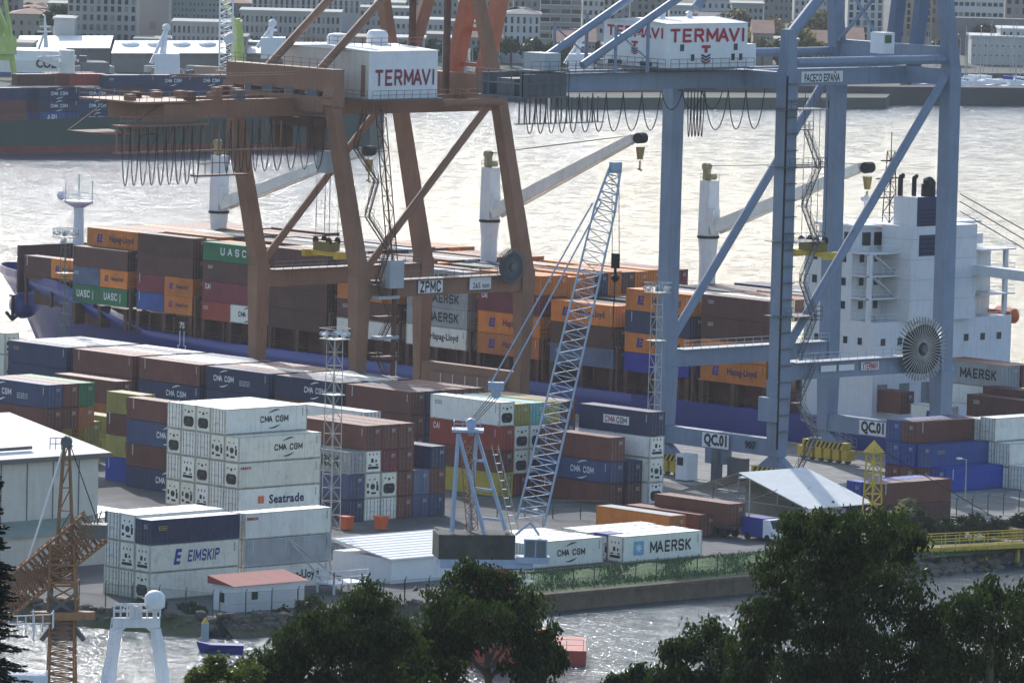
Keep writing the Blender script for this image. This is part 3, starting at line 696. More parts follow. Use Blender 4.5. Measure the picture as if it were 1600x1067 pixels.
hl.add(vs, fs)
hull = hl.build('hull', M_hull, ship)
for p in hull.data.polygons: p.use_smooth = p.area < 60 and abs(p.normal.z) < .8
# bulwark round the forecastle
bw = MB()
for s_ in (-1, 1):
    for a, b in zip(secs[:7], secs[1:8]):
        p, q = a[-1], b[-1]
        bw.beam((p[0], SC_+s_*p[1]*.99, p[2]+.55), (q[0], SC_+s_*q[1]*.99, q[2]+.55), .12, 1.15)
bw.build('bulwark', M_hull, ship)
an = MB(); pa = at_v(38, 476, SC_-3.5)
an.lathe([(1.6,-1.4),(2.1,0),(1.7,1.4),(.5,2.0)], (pa.x, pa.y-.2, pa.z), 14, 'X'); an.build('hawse_bolster', M_hull, ship, smooth=True)
pa = at_v(20, 482, SC_-6)
an = MB().beam(pa+Vector((0,0,2)), pa-Vector((0,0,1.6)), .35).beam(pa+Vector((-1.3,-.2,-.6)), pa+Vector((0,0,-1.7)), .35).beam(pa+Vector((1.3,.2,-.6)), pa+Vector((0,0,-1.7)), .35).beam(pa+Vector((-.8,0,1.9)), pa+Vector((.8,0,1.9)), .2)
an.build('anchor', M_blk, ship)
# draught marks and tug mark on the side
def outline_arrow(px, py):
    p = at_v(px, py, SV-.03); b = MB(); y = p.y
    for (x0, z0, x1, z1) in ((-.45,1.9,-.45,-.2),(.45,1.9,.45,-.2),(-.45,-.2,-.95,-.2),(.45,-.2,.95,-.2),(-.95,-.2,0,-1.7),(.95,-.2,0,-1.7)): b.beam((p.x+x0, y, p.z+z0), (p.x+x1, y, p.z+z1), .14, .02, up=(0,1,0))
    b.build('tug_mark', M_letw, ship); put_text(ship, '75', (p.x, y-.01, p.z+2.7), .8, '-y', M_letw, .03, width=1.1)
outline_arrow(615, 585); outline_arrow(284, 538)
# hatch coaming, pedestals, lashing bridges, railing
PITCHB = 14.35; UB = [-200+PITCHB*k for k in range(-1, 10)]
cm_ = MB().box(-214, -66, SV+3, 2*SC_-SV-3, DK-.1, 6.1); cm_.build('hatch_coaming', M_deck, ship)
for i, ub in enumerate(UB[1:]):
    for du in (.3, 6.1, 11.9):
        MB().box(ub-du-.35, ub-du+.35, SV+.35, SV+2.2, DK-.1, 6.4).build('pedestal', M_lash, ship)
    lb = MB(); u0 = ub+.45; hgt = 9.3
    for y in [SV+.3+2.5*j for j in range(13)]: lb.beam((u0+.55, y, DK), (u0+.55, y, hgt), .35, .5)
    lb.box(u0, u0+1.2, SV+.25, 2*SC_-SV-.25, hgt, hgt+.15).rail([(u0+.1, SV+.3, hgt+.15), (u0+.1, 2*SC_-SV-.3, hgt+.15)])
    lb.beam((u0+.2, SV+.3, DK), (u0+1.1, SV+.3, hgt), .12).beam((u0+1.1, SV+.3, DK), (u0+.2, SV+.3, hgt), .12)
    lb.build('lashing_bridge', M_lash, ship)
rl = MB().rail([(-208, SV+.12, DK+.15), (-66, SV+.12, DK+.15)], step=2.2); rl.build('deck_rail', M_lash, ship)
for i in range(26):
    u = -206+5.4*i; MB().box(u-.12, u+.12, SV+.6, SV+.84, DK, 6.2).build('stanchion', M_lash, ship)
# breakwater and foremast
MB().box(-229.5, -229.1, SC_-11, SC_+11, 6.5, 13.4).build('breakwater', mat('breakwater_brown', (.10,.05,.04), .7, rust=.3), ship)
pm = at_v(122, 380, SC_); fm = thing('foremast', None, None, (0,0,0)); fm.parent = ship; fm.location = (pm.x+130, 0, 8-WZ); ORG[fm.name] = Vector((pm.x, SC_, 8))
ztop = at_v(120, 272, SC_).z
MB().tube((pm.x, SC_, 7.5), (pm.x, SC_, ztop-4.3), .95, .75, 12).build('post', M_sw, fm, smooth=True)
f_ = MB().lathe([(.6,ztop-5),(2.2,ztop-4.2),(2.3,ztop-3.9)], (pm.x, SC_, 0), 10)
f_.rail([(pm.x-1.9, SC_-1.9, ztop-3.9), (pm.x+1.9, SC_-1.9, ztop-3.9), (pm.x+1.9, SC_+1.9, ztop-3.9), (pm.x-1.9, SC_+1.9, ztop-3.9), (pm.x-1.9, SC_-1.9, ztop-3.9)])
f_.build('platform', M_sw, fm)
MB().tube((pm.x, SC_, ztop-4), (pm.x, SC_, ztop), .12, n=6).tube((pm.x-1.6, SC_-1.2, ztop-4), (pm.x-1.6, SC_-1.2, ztop-1.2), .1, n=6).tube((pm.x+1.6, SC_+1.2, ztop-4), (pm.x+1.6, SC_+1.2, ztop-1), .1, n=6).build('aerial', M_sw, fm)
MB().lathe([(.1,-.7),(.6,-.4),(.7,.1),(.4,.6),(.1,.7)], (pm.x-2.1, SC_-1.6, ztop-3.2), 10).build('lamp', M_sw, fm)
MB().beam((pm.x-1.5, SC_-1.2, 13.2), (pm.x+.2, SC_, 13.4), .3).lathe([(.1,-.4),(.5,0),(.1,.4)], (pm.x-1.8, SC_-1.4, 13.6), 8).build('side_light', M_sw, fm)
# three deck cranes
def deck_crane(k, pxb, z0, z1, zc, tip):
    u = UB[k+1]+1.07; v = SC_+1.4
    c = thing('deck_crane', 'white deck crane post with its jib swung out', None, (0,0,0)); c.parent = ship; del c['label']
    c.location = (u+130, v-SC_, DK-WZ); ORG[c.name] = Vector((u, v, DK))
    MB().tube((u, v, DK), (u, v, zc-2.2), 1.12, 1.15, 18).tube((u, v, zc-2.2), (u, v, zc), 1.15, 1.35, 18).build('pedestal', M_sw, c, smooth=False)
    MB().tube((u, v, zc), (u, v, zc+.35), 1.5, n=18).build('slew_ring', M_blk, c)
    h = MB(); h.add([(u+x*(1.0 if j == 0 else .9), v+y*(1.0 if j == 0 else .92), z) for j, z in enumerate((zc+.35, z1)) for x, y in ((-1,-1),(1,-1),(1,1),(-1,1))], [(3,2,1,0),(4,5,6,7),(0,1,5,4),(1,2,6,5),(2,3,7,6),(3,0,4,7)])
    h.build('crane_house', M_sw, c)
    hd = MB().box(u-.9, u-.2, v-.45, v+.4, z1, z1+1.7).tube((u-.6, v-.5, z1+1.8), (u-.6, v+.5, z1+1.8), .5, n=10).tube((u+.5, v-.5, z1+.5), (u+.5, v+.5, z1+.5), .42, n=10); hd.rail([(u-.9, v-.9, z1), (u+.9, v-.9, z1), (u+.9, v+.9, z1)], .9)
    hd.build('sheave_head', mat('crane_ochre', (.34,.29,.15), .6, vary=.3, rust=.4), c)
    T = Vector(tip); B0 = Vector((u, v, zc+1.4)); dr = (T-B0); hz = Vector((dr.x, dr.y, 0)).normalized(); sd = Vector((-hz.y, hz.x, 0))
    B0 = B0+hz*1.0
    jb = MB()
    for s_ in (-1, 1): jb.beam(B0+sd*s_*1.05, T+sd*s_*.5-hz*1.0, .6, 1.7, .5, 1.1)
    for q in (.15, .35, .55, .75, .93):
        a = B0.lerp(T, q); w_ = 1.1+(.45-1.1)*q; jb.beam(a-sd*w_, a+sd*w_, .35, .5)
    jb.build('jib', M_buff, c)
    MB().tube(T-sd*.8, T+sd*.8, .75, n=14).build('jib_sheave', M_blk, c)
    MB().beam(T+Vector((0,0,-1.2)), T+Vector((0,0,-2.9)), .7, 1.1, .5, .6).tube(T+Vector((0,0,-3.1)), T+Vector((0,0,-4.3)), .12).tube(T+Vector((-.35,0,-4.2)), T+Vector((.35,0,-4.4)), .14).build('hook_block', mat('hook_ochre', (.30,.22,.06), .6, rust=.5), c)
    w = MB()
    for s_ in (-.35, .1, .45): w.tube(Vector((u-.6, v+s_, z1+1.9)), T+sd*s_+Vector((0,0,.5)), .04, n=4)
    w.build('luffing_wire', M_blk, c)
    MB().box(u+1.0, u+1.9, v-1.1, v+.2, zc+2.0, zc+4.0).build('operator_cab', M_sw, c)
for k, z1px, zcpx, tp in ((0, (343, 243), (343, 333), (577, 236)), (4, (762, 262), (762, 347), (1001, 216)), (7, (1113, 282), (1113, 372), (1356, 262))):
    u = UB[k+1]+1.07; z1 = at_u(*z1px, u).z; zc = at_u(*zcpx, u).z; T = at_v(*tp, SC_+7.5)
    deck_crane(k, None, 0, z1, zc, T)
# accommodation block, casing and funnel
M_shade = mat('recess_shade_grey', (.22,.23,.24), .8, vary=.3)  # flat grey standing in for the shade inside open deck bays
def decks_block(name, u0, u1, v0, v1, z0, z1): return MB().box(u0, u1, v0, v1, z0, z1).build(name, M_sw, ship)
A0, A1 = -66.0, -57.6
decks_block('accommodation', A0, A1, SV+2.0, 2*SC_-SV-2.0, 16.2, 24.9)
decks_block('lower_house', A0, -53.4, SV+2.1, 2*SC_-SV-2.2, DK, 16.2)
MB().rail([(A0, SV+2.2, 16.2), (-53.5, SV+2.2, 16.2), (-53.5, 2*SC_-SV-2.3, 16.2)], 1.0, .025, 1.3).build('deck_rail', M_sw, ship)
for j in range(4): MB().box(-64+j*2.6, -63.3+j*2.6, SV+2.03, SV+2.1, 13.2, 14.1).build('window', M_win, ship)
for j in range(8): MB().box(-53.4, -53.33, SV+3.4+j*3.1, SV+4.2+j*3.1, 13.2, 14.1).build('window', M_win, ship)
for j in range(5): MB().box(-53.4, -53.33, SV+3.0+j*4.1, SV+4.8+j*4.1, 5.2, 8.2).build('recess_shade', M_shade, ship)  # no openings: thin panels on the wall, bay shade painted as grey
decks_block('bridge', A0+.4, A1-1.2, SV+4, 2*SC_-SV-4, 24.9, 28.0)
MB().box(A0+1.2, A1-3.2, SV+.2, 2*SC_-SV-.2, 25.0, 26.3).build('bridge_wing', M_sw, ship)
MB().box(A0, A1-.6, SV+3.4, 2*SC_-SV-3.4, 28.0, 28.3).build('bridge_roof', M_sw, ship)
for j in range(9):
    a = SV+5+j*2.2; MB().box(A1-1.24, A1-1.12, a, a+1.5, 25.6, 27.3).build('window', M_win, ship)
for j in range(3): MB().box(A0+1+j*2.0, A0+2.4+j*2.0, SV+3.93, SV+4.0, 25.7, 27.3).build('window', M_win, ship)
for lev in range(3):
    z = 17.6+lev*3.0
    for j in range(3): MB().box(A0+1.4+j*2.6, A0+2.2+j*2.6, SV+1.93, SV+2.0, z, z+1.0).build('window', M_win, ship)
    for j in range(7):
        a = SV+3.4+j*1.35 if j < 4 else SV+19+(j-4)*2.4
        MB().box(A1, A1+.06, a, a+.8, z, z+1.0).build('window', M_win, ship)
    zd = 19.0+lev*2.9
    d_ = MB().box(A1, A1+3.2, SV+2.0, SV+8.4, zd, zd+.18); d_.rail([(A1+3.1, SV+8.3, zd+.18), (A1+3.1, SV+2.1, zd+.18), (A1+.1, SV+2.1, zd+.18)], .95, .02, 1.2); d_.build('aft_deck_platform', M_sw, ship)
    d_ = MB().box(A1, A1+4.5, SC_+6.5, 2*SC_-SV-2, zd, zd+.18); d_.rail([(A1+4.4, SC_+6.6, zd+.18), (A1+4.4, 2*SC_-SV-2.1, zd+.18), (A1+.1, 2*SC_-SV-2.1, zd+.18)], .95, .02, 1.2); d_.build('aft_deck_platform', M_sw, ship)
    if lev < 2: MB().beam((A1+2.2, SV+7.6, zd+.2), (A1+2.2, SV+3.6, zd+2.9), .7, .12).build('stair', M_sw, ship)
for a in (SV+2.3, SV+8.1, SC_+6.8, 2*SC_-SV-2.3): MB().box(A1+2.7, A1+3.15, a-.3, a+.3, 16.2, 24.9).build('deck_pillar', M_sw, ship)
CA0, CA1, CV0, CV1 = A1, -52.3, 82.0, 94.2
decks_block('engine_casing', CA0, CA1, CV0, CV1, 16.2, 28.4)
for lev in range(4): MB().box(CA0+.1, CA1+.03, CV0-.03, CV1+.03, 18.9+lev*2.6, 18.95+lev*2.6).build('plate_seam', mat('seam_grey', (.42,.43,.44), .6), ship)
fn = MB().box(CA0+.8, CA1-.4, CV0+1.2, CV1-4.5, 28.4, 32.1).build('funnel', M_sw, ship)
MB().box(CA1-.4, CA1-.3, CV0+1.3, CV1-4.6, 28.0, 32.15).build('funnel_band', M_fun, ship)
for q in range(5): MB().box(CA1-.32, CA1-.2, CV0+1.6, CV1-5, 28.4+q*.5, 28.52+q*.5).build('louvre', M_blk, ship)
MB().box(CA1+.02, CA1+.1, CV0+1.4, CV1-5, 24.6, 27.3).build('vent_grille', M_fun, ship)
for q in range(4): MB().box(CA1+.1, CA1+.2, CV0+1.5, CV1-5.1, 24.9+q*.6, 25.05+q*.6).build('louvre', M_blk, ship)
for q, (a, b, r_, h) in enumerate(((1.2, 1.9, .34, 2.4), (2.2, 3.4, .32, 2.3), (3.6, 4.6, .95, 1.6), (3.9, 6.6, .35, 2.2))):
    MB().tube((CA0+a, CV0+b, 32.1), (CA0+a, CV0+b, 32.1+h), r_, r_*.95, 12).tube((CA0+a, CV0+b, 32.1+h), (CA0+a+.5, CV0+b, 32.4+h), r_, r_*.8, 10).build('exhaust_pipe', M_blk, ship)
rm = MB(); mx, my = A0+5.2, SC_-3
rm.lattice((mx, my, 28.2), (mx, my, 37.5), 1.3, .7, 7, .07, .04)
for z, w_ in ((31.5, 3.4), (34, 2.6), (36.3, 1.8)): rm.beam((mx, my-w_, z), (mx, my+w_, z), .16)
rm.tube((mx, my, 37.5), (mx, my, 40), .06, n=5).build('radar_mast', M_blk, ship)
for a, b, h in ((1.5, 6, 2.2), (2.5, 10.2, 2.6), (5.5, 20, 3.2)):
    p = Vector((A0+a, SV+b, 28.3)); MB().tube(p, p+Vector((0,0,h)), .16, n=6).lathe([(.1,-.5),(.6,-.2),(.6,.3),(.1,.6)], p+Vector((0,0,h+.3)), 10).build('antenna', M_sw, ship)
MB().rail([(A0+.2, SV+3.6, 28.3), (A1-.8, SV+3.6, 28.3), (A1-.8, 2*SC_-SV-3.6, 28.3)], .95, .02).build('roof_rail', M_sw, ship)
# lifeboat and starboard side fittings
p = Vector((A1+1.0, 2*SC_-SV-1.2, 16)); MB().lathe([(.2,-3.4),(1.0,-2.8),(1.25,0),(1.0,2.8),(.2,3.4)], p, 10, 'X').build('lifeboat', mat('lifeboat_orange', (.65,.13,.03), .5), ship)
# aft mooring deck crane arm and wires seen right of the block
p0 = at_v(1500, 418, SC_+5); p1 = at_v(1640, 436, SC_+5); MB().beam(p0, p1, 1.6, 1.3).build('stores_crane_arm', M_sw, ship)
w = MB()
for (a, b) in (((1500,303),(1640,382)), ((1500,315),(1640,398)), ((1500,330),(1640,412))): w.tube(at_v(*a, SC_+5), at_v(*b, SC_+5), .07, n=4)
w.build('stay_wire', M_blk, ship)
# gangway from quay to hull
ga_ = at_v(1255, 655, SV-.6); gb_ = at_v(1335, 700, SV-1.2)
gm_ = MB().beam(ga_, gb_, .9, .12); gm_.rail([ga_+Vector((0,-.4,.05)), gb_+Vector((0,-.4,.05))], 1.0, .025, 1.1).rail([ga_+Vector((0,.4,.05)), gb_+Vector((0,.4,.05))], 1.0, .025, 1.1)
tag(gm_.build('gangway', M_steel, loc=(ga_+gb_)/2), 'sloping aluminium gangway against the blue ship side', 'gangway')
# ---- cargo on deck
gs_ = 'containers on the ship'
BAYN = ['at the forecastle', 'at the foremast', 'abaft the first deck crane', 'second bay abaft first crane', 'third bay abaft first crane', 'before the middle crane', 'abaft the middle crane', 'second bay abaft middle crane', 'before the third crane', 'abaft the third crane', 'before the white superstructure']
def pair(a, b, H=HS): return ('pair', a, b, H)
OUT = {0: [pair(('green','uasc'), ('green','uasc')), pair(('greyblue','small'), ('orange','hapag')), ('darkbrown',None,HH)],
       1: [pair(('blue','marks'), ('orange','hapag')), pair(('maroon','marks'), ('orange','hapag')), ('darkbrown',None,HH), ('darkbrown',None,HH)],
       2: [pair(('red','small'), ('white','cmak')), ('maroon','cai',HH), ('darkbrown','small',HH), ('green','uascw',HS)],
       3: [('darkbrown',None,HH), ('darkbrown',None,HH), ('darkbrown','cai',HH), ('darkbrown',None,HS)],
       4: [('white','marks',HS), ('darkbrown','small',HS), ('orange','hapag',HH), ('darkbrown',None,HH)],
       5: [('white','hapagw',HH), ('grey','maersk',HS), ('grey','maersk',HS), ('grey','maersk',HS)],
       6: [('rustorange','hapag',HH), ('orange','hapag',HH), ('maroon','cai',HH), ('orange',None,HS)],
       7: [('greyblue','small',HS), ('darkbrown',None,HH), ('orange','hapag',HH)],
       8: [('royal',None,HS), ('orange','hapag',HS), ('navy','marks',HH), ('orange','hapag',HH)],
       9: [('orange','hapag',HH), ('orange',None,HS), ('darkbrown','small',HH), ('darkbrown','small',HH)]}
INNER = ['darkbrown', 'brown', 'brown', 'orange', 'grey', 'brown', 'navy', 'rustorange', 'cream', 'darkgreen']
rr = random.Random(11)
for k, its in OUT.items():
    ub = UB[k+1]; z = 6.4 + (.25 if k < 2 else 0)
    for i, it in enumerate(its):
        top = 'top' if i == len(its)-1 else TIERW[i]
        if it[0] == 'pair':
            for q, (c, lg) in enumerate((it[1], it[2])):
                container(ub-(L20+.07)*(1-q), SV+.35, z, 'U', L20, it[3], c, lg, D, f"{top}, {'forward' if q == 0 else 'after'} half, outer row {BAYN[k+1]}", grp=gs_)
            z += it[3]
        else:
            container(ub, SV+.35, z, 'U', L40, it[2], it[0], it[1], D, f'{top} outer row {BAYN[k+1]}', grp=gs_); z += it[2]
    zt = z
    for r_ in range(1, 11):
        zz = zt-HH + (HS if k == 0 else rr.choice((0, 0, 0, .15, -.3)))
        v = SV+.35+2.52*r_
        if k in (0, 4, 7) and False: continue
        c = rr.choice(INNER)
        if k == 6: c = ['orange', 'orange', 'orange', 'navy', 'orange', 'darkbrown', 'orange', 'orange', 'darkbrown', 'maroon'][r_-1]
        if k == 5 and r_ in (3, 4): c = 'darkgreen' if r_ == 3 else 'grey'
        if k == 0: c = ['orange', 'brown', 'rustorange', 'brown', 'orange', 'brown', 'brown', 'brown', 'brown', 'brown'][r_-1]
        container(ub, v, zz, 'U', L40, HH, c, 'hapag' if (k == 0 and r_ == 1) else None, D, f'top of {ROWW[r_]} {BAYN[k+1]}', grp=gs_)
        if k == 6: container(ub, v, zz-HH, 'U', L40, HH, ['orange','maroon','navy','orange','darkbrown','orange'][r_ % 6], None, D, f'below top, {ROWW[r_]} {BAYN[k+1]}', grp=gs_)
        if k == 0 and r_ == 1: container(ub, v, zz-HH, 'U', L40, HH, 'darkbrown', None, D, f'below top, {ROWW[r_]} {BAYN[k+1]}', grp=gs_)
# forecastle bay: short boxes set in from the side
for q, (c, lg) in enumerate((('darkbrown', 'marks'), ('orange', 'hapag'))):
    container(UB[0]-(L20+.07)*(1-q), SV+3.0, 9.3, 'U', L20, HH, c, lg, D, f"{'forward' if q == 0 else 'after'} box on the stand at the forecastle", grp=gs_)
MB().box(UB[0]-12.3, UB[0], SV+3.0, SV+5.4, 8.9, 9.28).box(UB[0]-12.2, UB[0]-11.8, SV+3.1, SV+3.5, 5, 8.9).box(UB[0]-6.4, UB[0]-6, SV+3.1, SV+3.5, 5, 8.9).box(UB[0]-.6, UB[0]-.2, SV+3.1, SV+3.5, 5, 8.9).box(UB[0]-12.2, UB[0]-.2, SV+5, SV+5.4, 5, 8.9).build('container_stand', M_lash, ship)
# boxes abaft the superstructure
P = at_v(1573, 572, SV+6)
container(P.x, P.y, P.z-HH, 'U', L40, HH, 'grey', 'maersk', D, 'abaft the ship superstructure', roof='rustorange', grp=gs_)
container(P.x, P.y, P.z-HH-HS, 'U', L40, HS, 'white', 'small', D, 'under the grey box abaft the superstructure', grp=gs_)
container(P.x+.2, P.y+2.55, P.z-HH, 'U', L40, HH, 'brown', None, D, 'inboard of the grey aft box', grp=gs_)
P2 = at_v(1511, 615, SV+1.2)
container(P2.x+L40, P2.y, P2.z-HH, 'U', L40, HH, 'darkbrown', 'small', D, 'low on the after deck by the hull side', grp=gs_)
container(P2.x+L40+.3, P2.y+2.55, P2.z-HH+.9, 'U', L40, HH, 'darkbrown', None, D, 'second row low on the after deck', grp=gs_)
P3 = at_v(1423, 630, SV+1.0)
container(P3.x+L20, P3.y, P3.z-HH, 'U', L20, HH, 'white', 'll', D, 'on the after deck behind the crane leg', grp=gs_)
P4 = at_v(1368, 603, SV+3); container(P4.x+L20*.75, P4.y, P4.z-HH-.4, 'U', L20, HH, 'brown', None, D, 'on the deck beside the superstructure', grp=gs_)
# ================================================================== ship-to-shore gantry cranes
M_bl = mat('crane_blue', (.20,.255,.345), .5, vary=.13, streak=.5, rust=.12, scale=.2, rustc=(.12,.10,.09))
M_br = mat('crane_brown', (.26,.138,.084), .6, vary=.2, streak=.55, rust=.3, scale=.2, rustc=(.13,.07,.045))
M_bm = mat('boom_red', (.46,.14,.07), .55, vary=.12, streak=.3)
M_hw = mat('house_white', (.76,.77,.78), .5, vary=.05, streak=.15)
M_hb = mat('house_beige', (.62,.58,.50), .6, vary=.08, streak=.3)
M_gr = mat('grating_grey', (.12,.13,.14), .7, vary=.2, rust=.2)
M_cab = mat('cable_black', (.02,.02,.022), .7)
M_cabn = mat('cabinet_grey', (.38,.42,.45), .5, vary=.1)
def bogie(root, u, v, m, zt):
    """rail bogie: balance beams over a row of yellow wheel boxes"""
    b = thing('bogie', None, None, (0,0,0)); b.parent = root; b.location = Vector((u, v, 0))-parent_org(root); ORG[b.name] = Vector((u, v, 0))
    MB().add([(u+x, v+y, z) for y in (-.55, .55) for x, z in ((-3.6, 1.7), (3.6, 1.7), (2.2, 3.0), (.7, zt), (-.7, zt), (-2.2, 3.0))], [(5,4,3,2,1,0),(6,7,8,9,10,11)]+[(i, (i+1) % 6, 6+(i+1) % 6, 6+i) for i in range(6)]).build('balance_beam', m, b)
    for k in range(6):
        x = u-3.9+k*1.55
        MB().box(x-.55, x+.55, v-.65, v+.65, .45, 1.75).build('wheel_box', M_yel, b)
        MB().tube((x, v-.2, .42), (x, v+.2, .42), .40, n=14).build('wheel', M_gr, b)
    s = MB()
    for k in range(9):
        x = u-3.4+k*.75; s.add([(x, v-.67, 1.8), (x+.35, v-.67, 1.8), (x+.85, v-.67, 2.6), (x+.5, v-.67, 2.6)], [(0,1,2,3)])
    s.build('hazard_stripe', M_blk, b)
    MB().box(u-3.6, u+3.6, v-.66, v+.66, 1.76, 2.62).build('guard', M_yel, b)
def festoon(root, u, vs, z, depth, m, name='festoon_cable'):
    for a, b in zip(vs[:-1], vs[1:]):
        pts = [Vector((u, a+(b-a)*i/10, z-depth*(1-(2*i/10-1)**2)**.8)) for i in range(11)]
        MB().path(pts, .065, 5).build(name, m, root)
def stairs(root, pts, side, m):
    """flights joining landings; side: offset vector of the second stringer"""
    s = Vector(side)
    for a, b in zip(pts[:-1], pts[1:]):
        a = Vector(a); b = Vector(b); st = MB().beam(a, b, .06, .16).beam(a+s, b+s, .06, .16); n_ = max(3, int((b-a).length/.45))
        for i in range(n_): p = a.lerp(b, (i+.5)/n_); st.beam(p, p+s, .22, .03)
        st.rail([a, b], 1.0, .022, 1.4).rail([a+s, b+s], 1.0, .022, 1.4)
        st.build('stair_flight', m, root)
        d = (b-a); d.z = 0; d = d.normalized()
        c = b+s*.5; MB().box(min(c.x-.6, c.x+.6), c.x+.6, c.y-.75, c.y+.75, b.z-.06, b.z).rail([(c.x+.6, c.y-.7, b.z), (c.x+.6, c.y+.7, b.z)], 1.0, .022, .7).build('landing', m, root)
def cable_reel(root, c, r, ax='X'):
    c = Vector(c); k = thing('cable_reel', None, None, (0,0,0)); k.parent = root; k.location = c-parent_org(root); ORG[k.name] = c
    pt = (lambda rr, t, o: c+Vector((o, rr*math.cos(t), rr*math.sin(t))))
    n = 44
    for o in (-.45, .45):
        for i in range(n):
            t = 2*math.pi*i/n; MB().beam(pt(.35, t, o*.5), pt(r, t, o), .09).build('spoke', M_gr if o < 0 or r < 3 else M_steel, k)
    MB().lathe([(r*.78,-.3),(r*.78,.3)], c, 32, 'X').build('cable_drum', M_cab, k)
    MB().lathe([(.5,-.5),(.5,.7)], c, 14, 'X').build('hub', M_gr, k)
    return k
def spreader(root, c, L, m):
    c = Vector(c); k = thing('spreader', None, None, (0,0,0)); k.parent = root; k.location = c-parent_org(root); ORG[k.name] = c
    MB().box(c.x-L/2, c.x+L/2, c.y-.55, c.y-.2, c.z-.35, c.z+.25).box(c.x-L/2, c.x+L/2, c.y+.2, c.y+.55, c.z-.35, c.z+.25).build('main_beam', M_yel, k)
    for s in (-1, 1): MB().box(c.x+s*L/2-.3, c.x+s*L/2+.3, c.y-1.25, c.y+1.25, c.z-.6, c.z+.3).build('end_beam', M_yel, k)
    MB().box(c.x-1.6, c.x+1.6, c.y-.9, c.y+.9, c.z+.3, c.z+1.5).build('head_block', mat('headblock', (.20,.15,.04), .6, rust=.4), k)
    for sx in (-1, 1):
        for sy in (-1, 1):
            MB().tube((c.x+sx*1.3, c.y+sy*.75, c.z+1.4), (c.x+sx*1.3, c.y+sy*.75, 47), .035, n=4).build('hoist_wire', M_cab, k)
            MB().tube((c.x+sx*1.3, c.y+sy*.75-.1, c.z+1.6), (c.x+sx*1.3, c.y+sy*.75+.1, c.z+1.6), .5, n=12).build('sheave', M_blk, k)
def gantry(name, label, uF, uN, vL, vW, m, zs, lw, lean=0.0, zlean=20):
    root = thing(name, label, 'crane', ((uF+uN)/2, (vL+vW)/2, 0), 'ship-to-shore cranes')
    sill0, sill1, pb0, pb1, top = zs
    for u in (uF, uN):
        for v in (vL, vW):
            l_ = MB()
            if lean:
                l_.beam((u, v, sill0), (u, v, pb0), lw*.8, lw*.95, lw*1.2, lw*1.35, up=(0,1,0)).beam((u, v, pb0), (u, v, pb1+.6), lw*1.2, lw*1.35, up=(0,1,0)).beam((u, v, pb1+.4), (u, v-lean, top), lw*1.1, lw*1.2, lw, lw*.95, up=(0,1,0))
            else:
                l_.beam((u, v, sill0), (u, v, pb0), lw*.95, lw*1.0, lw*1.2, lw*1.25, up=(0,1,0)).beam((u, v, pb0), (u, v, top), lw, lw*1.1, up=(0,1,0))
            l_.build('leg', m, root)
            bogie(root, u, v, m, sill0+.05)
        MB().beam((u, vL+lw*.6, (pb0+pb1)/2), (u, vW-lw*.6, (pb0+pb1)/2), lw*.75, pb1-pb0).build('portal_beam', m, root)
        rl_ = MB(); rl_.box(u+lw*.36, u+lw*.36+.9, vL+1.5, vW-1.5, pb1-.1, pb1); rl_.rail([(u+lw*.36+.85, vL+1.5, pb1), (u+lw*.36+.85, vW-1.5, pb1)], 1.05, .03, 1.5); rl_.build('walkway', M_gr if m is M_br else M_cabn, root)
        MB().tube((u, vL+.8, pb1+1.2), (u, vW-.8-lean, top-1.0), .55 if not lean else .5, n=14).build('brace', m, root, smooth=False)
    for v in (vL, vW):
        MB().beam((uF-.9, v, (sill0+sill1)/2), (uN+.9, v, (sill0+sill1)/2), lw*.8, sill1-sill0).build('sill_beam', m, root)
        MB().beam((uF+lw*.5, v-lean, top-1.2), (uN-lw*.5, v-lean, top-1.2), lw*.8, 2.0).build('cross_beam', m, root)
    return root
def sign(root, text, c, w, h, face, tm, pm, bold=.03, frame=True):
    c = Vector(c)
    b = MB().box(c.x-w/2, c.x+w/2, c.y-.03, c.y, c.z-h/2, c.z+h/2) if face == '-y' else MB().box(c.x, c.x+.03, c.y-w/2, c.y+w/2, c.z-h/2, c.z+h/2)
    s = b.build('sign_plate', pm, root)
    off = Vector((0,-.05,0)) if face == '-y' else Vector((.05,0,0))
    if text: put_text(s, text, c+off, h*.72, face, tm, bold, width=w*.86)
    return s
def chevron(root, c, s, face):
    """crane-company emblem: a T over three nested chevrons"""
    c = Vector(c); X = Vector((1,0,0)) if face == '-y' else Vector((0,1,0)); Z = Vector((0,0,1)); N_ = Vector((0,-.05,0)) if face == '-y' else Vector((.05,0,0))
    P = lambda a, b: c+N_+X*(a*s)+Z*(b*s)
    MB().add([P(-.75,.95), P(-.75,.6), P(.75,.6), P(.75,.95)], [(0,1,2,3)]).add([P(-.25,.6), P(-.25,.05), P(.25,.05), P(.25,.6)], [(0,1,2,3)]).build('emblem', M_letr, root)
    for k in range(3):
        z = -.05-.36*k
        MB().add([P(-.75,z), P(-.75,z-.24), P(0,z-.54), P(0,z-.3)], [(0,1,2,3)]).add([P(0,z-.3), P(0,z-.54), P(.75,z-.24), P(.75,z)], [(0,1,2,3)]).build('emblem', [M_letn, M_letn, M_letr][k], root)
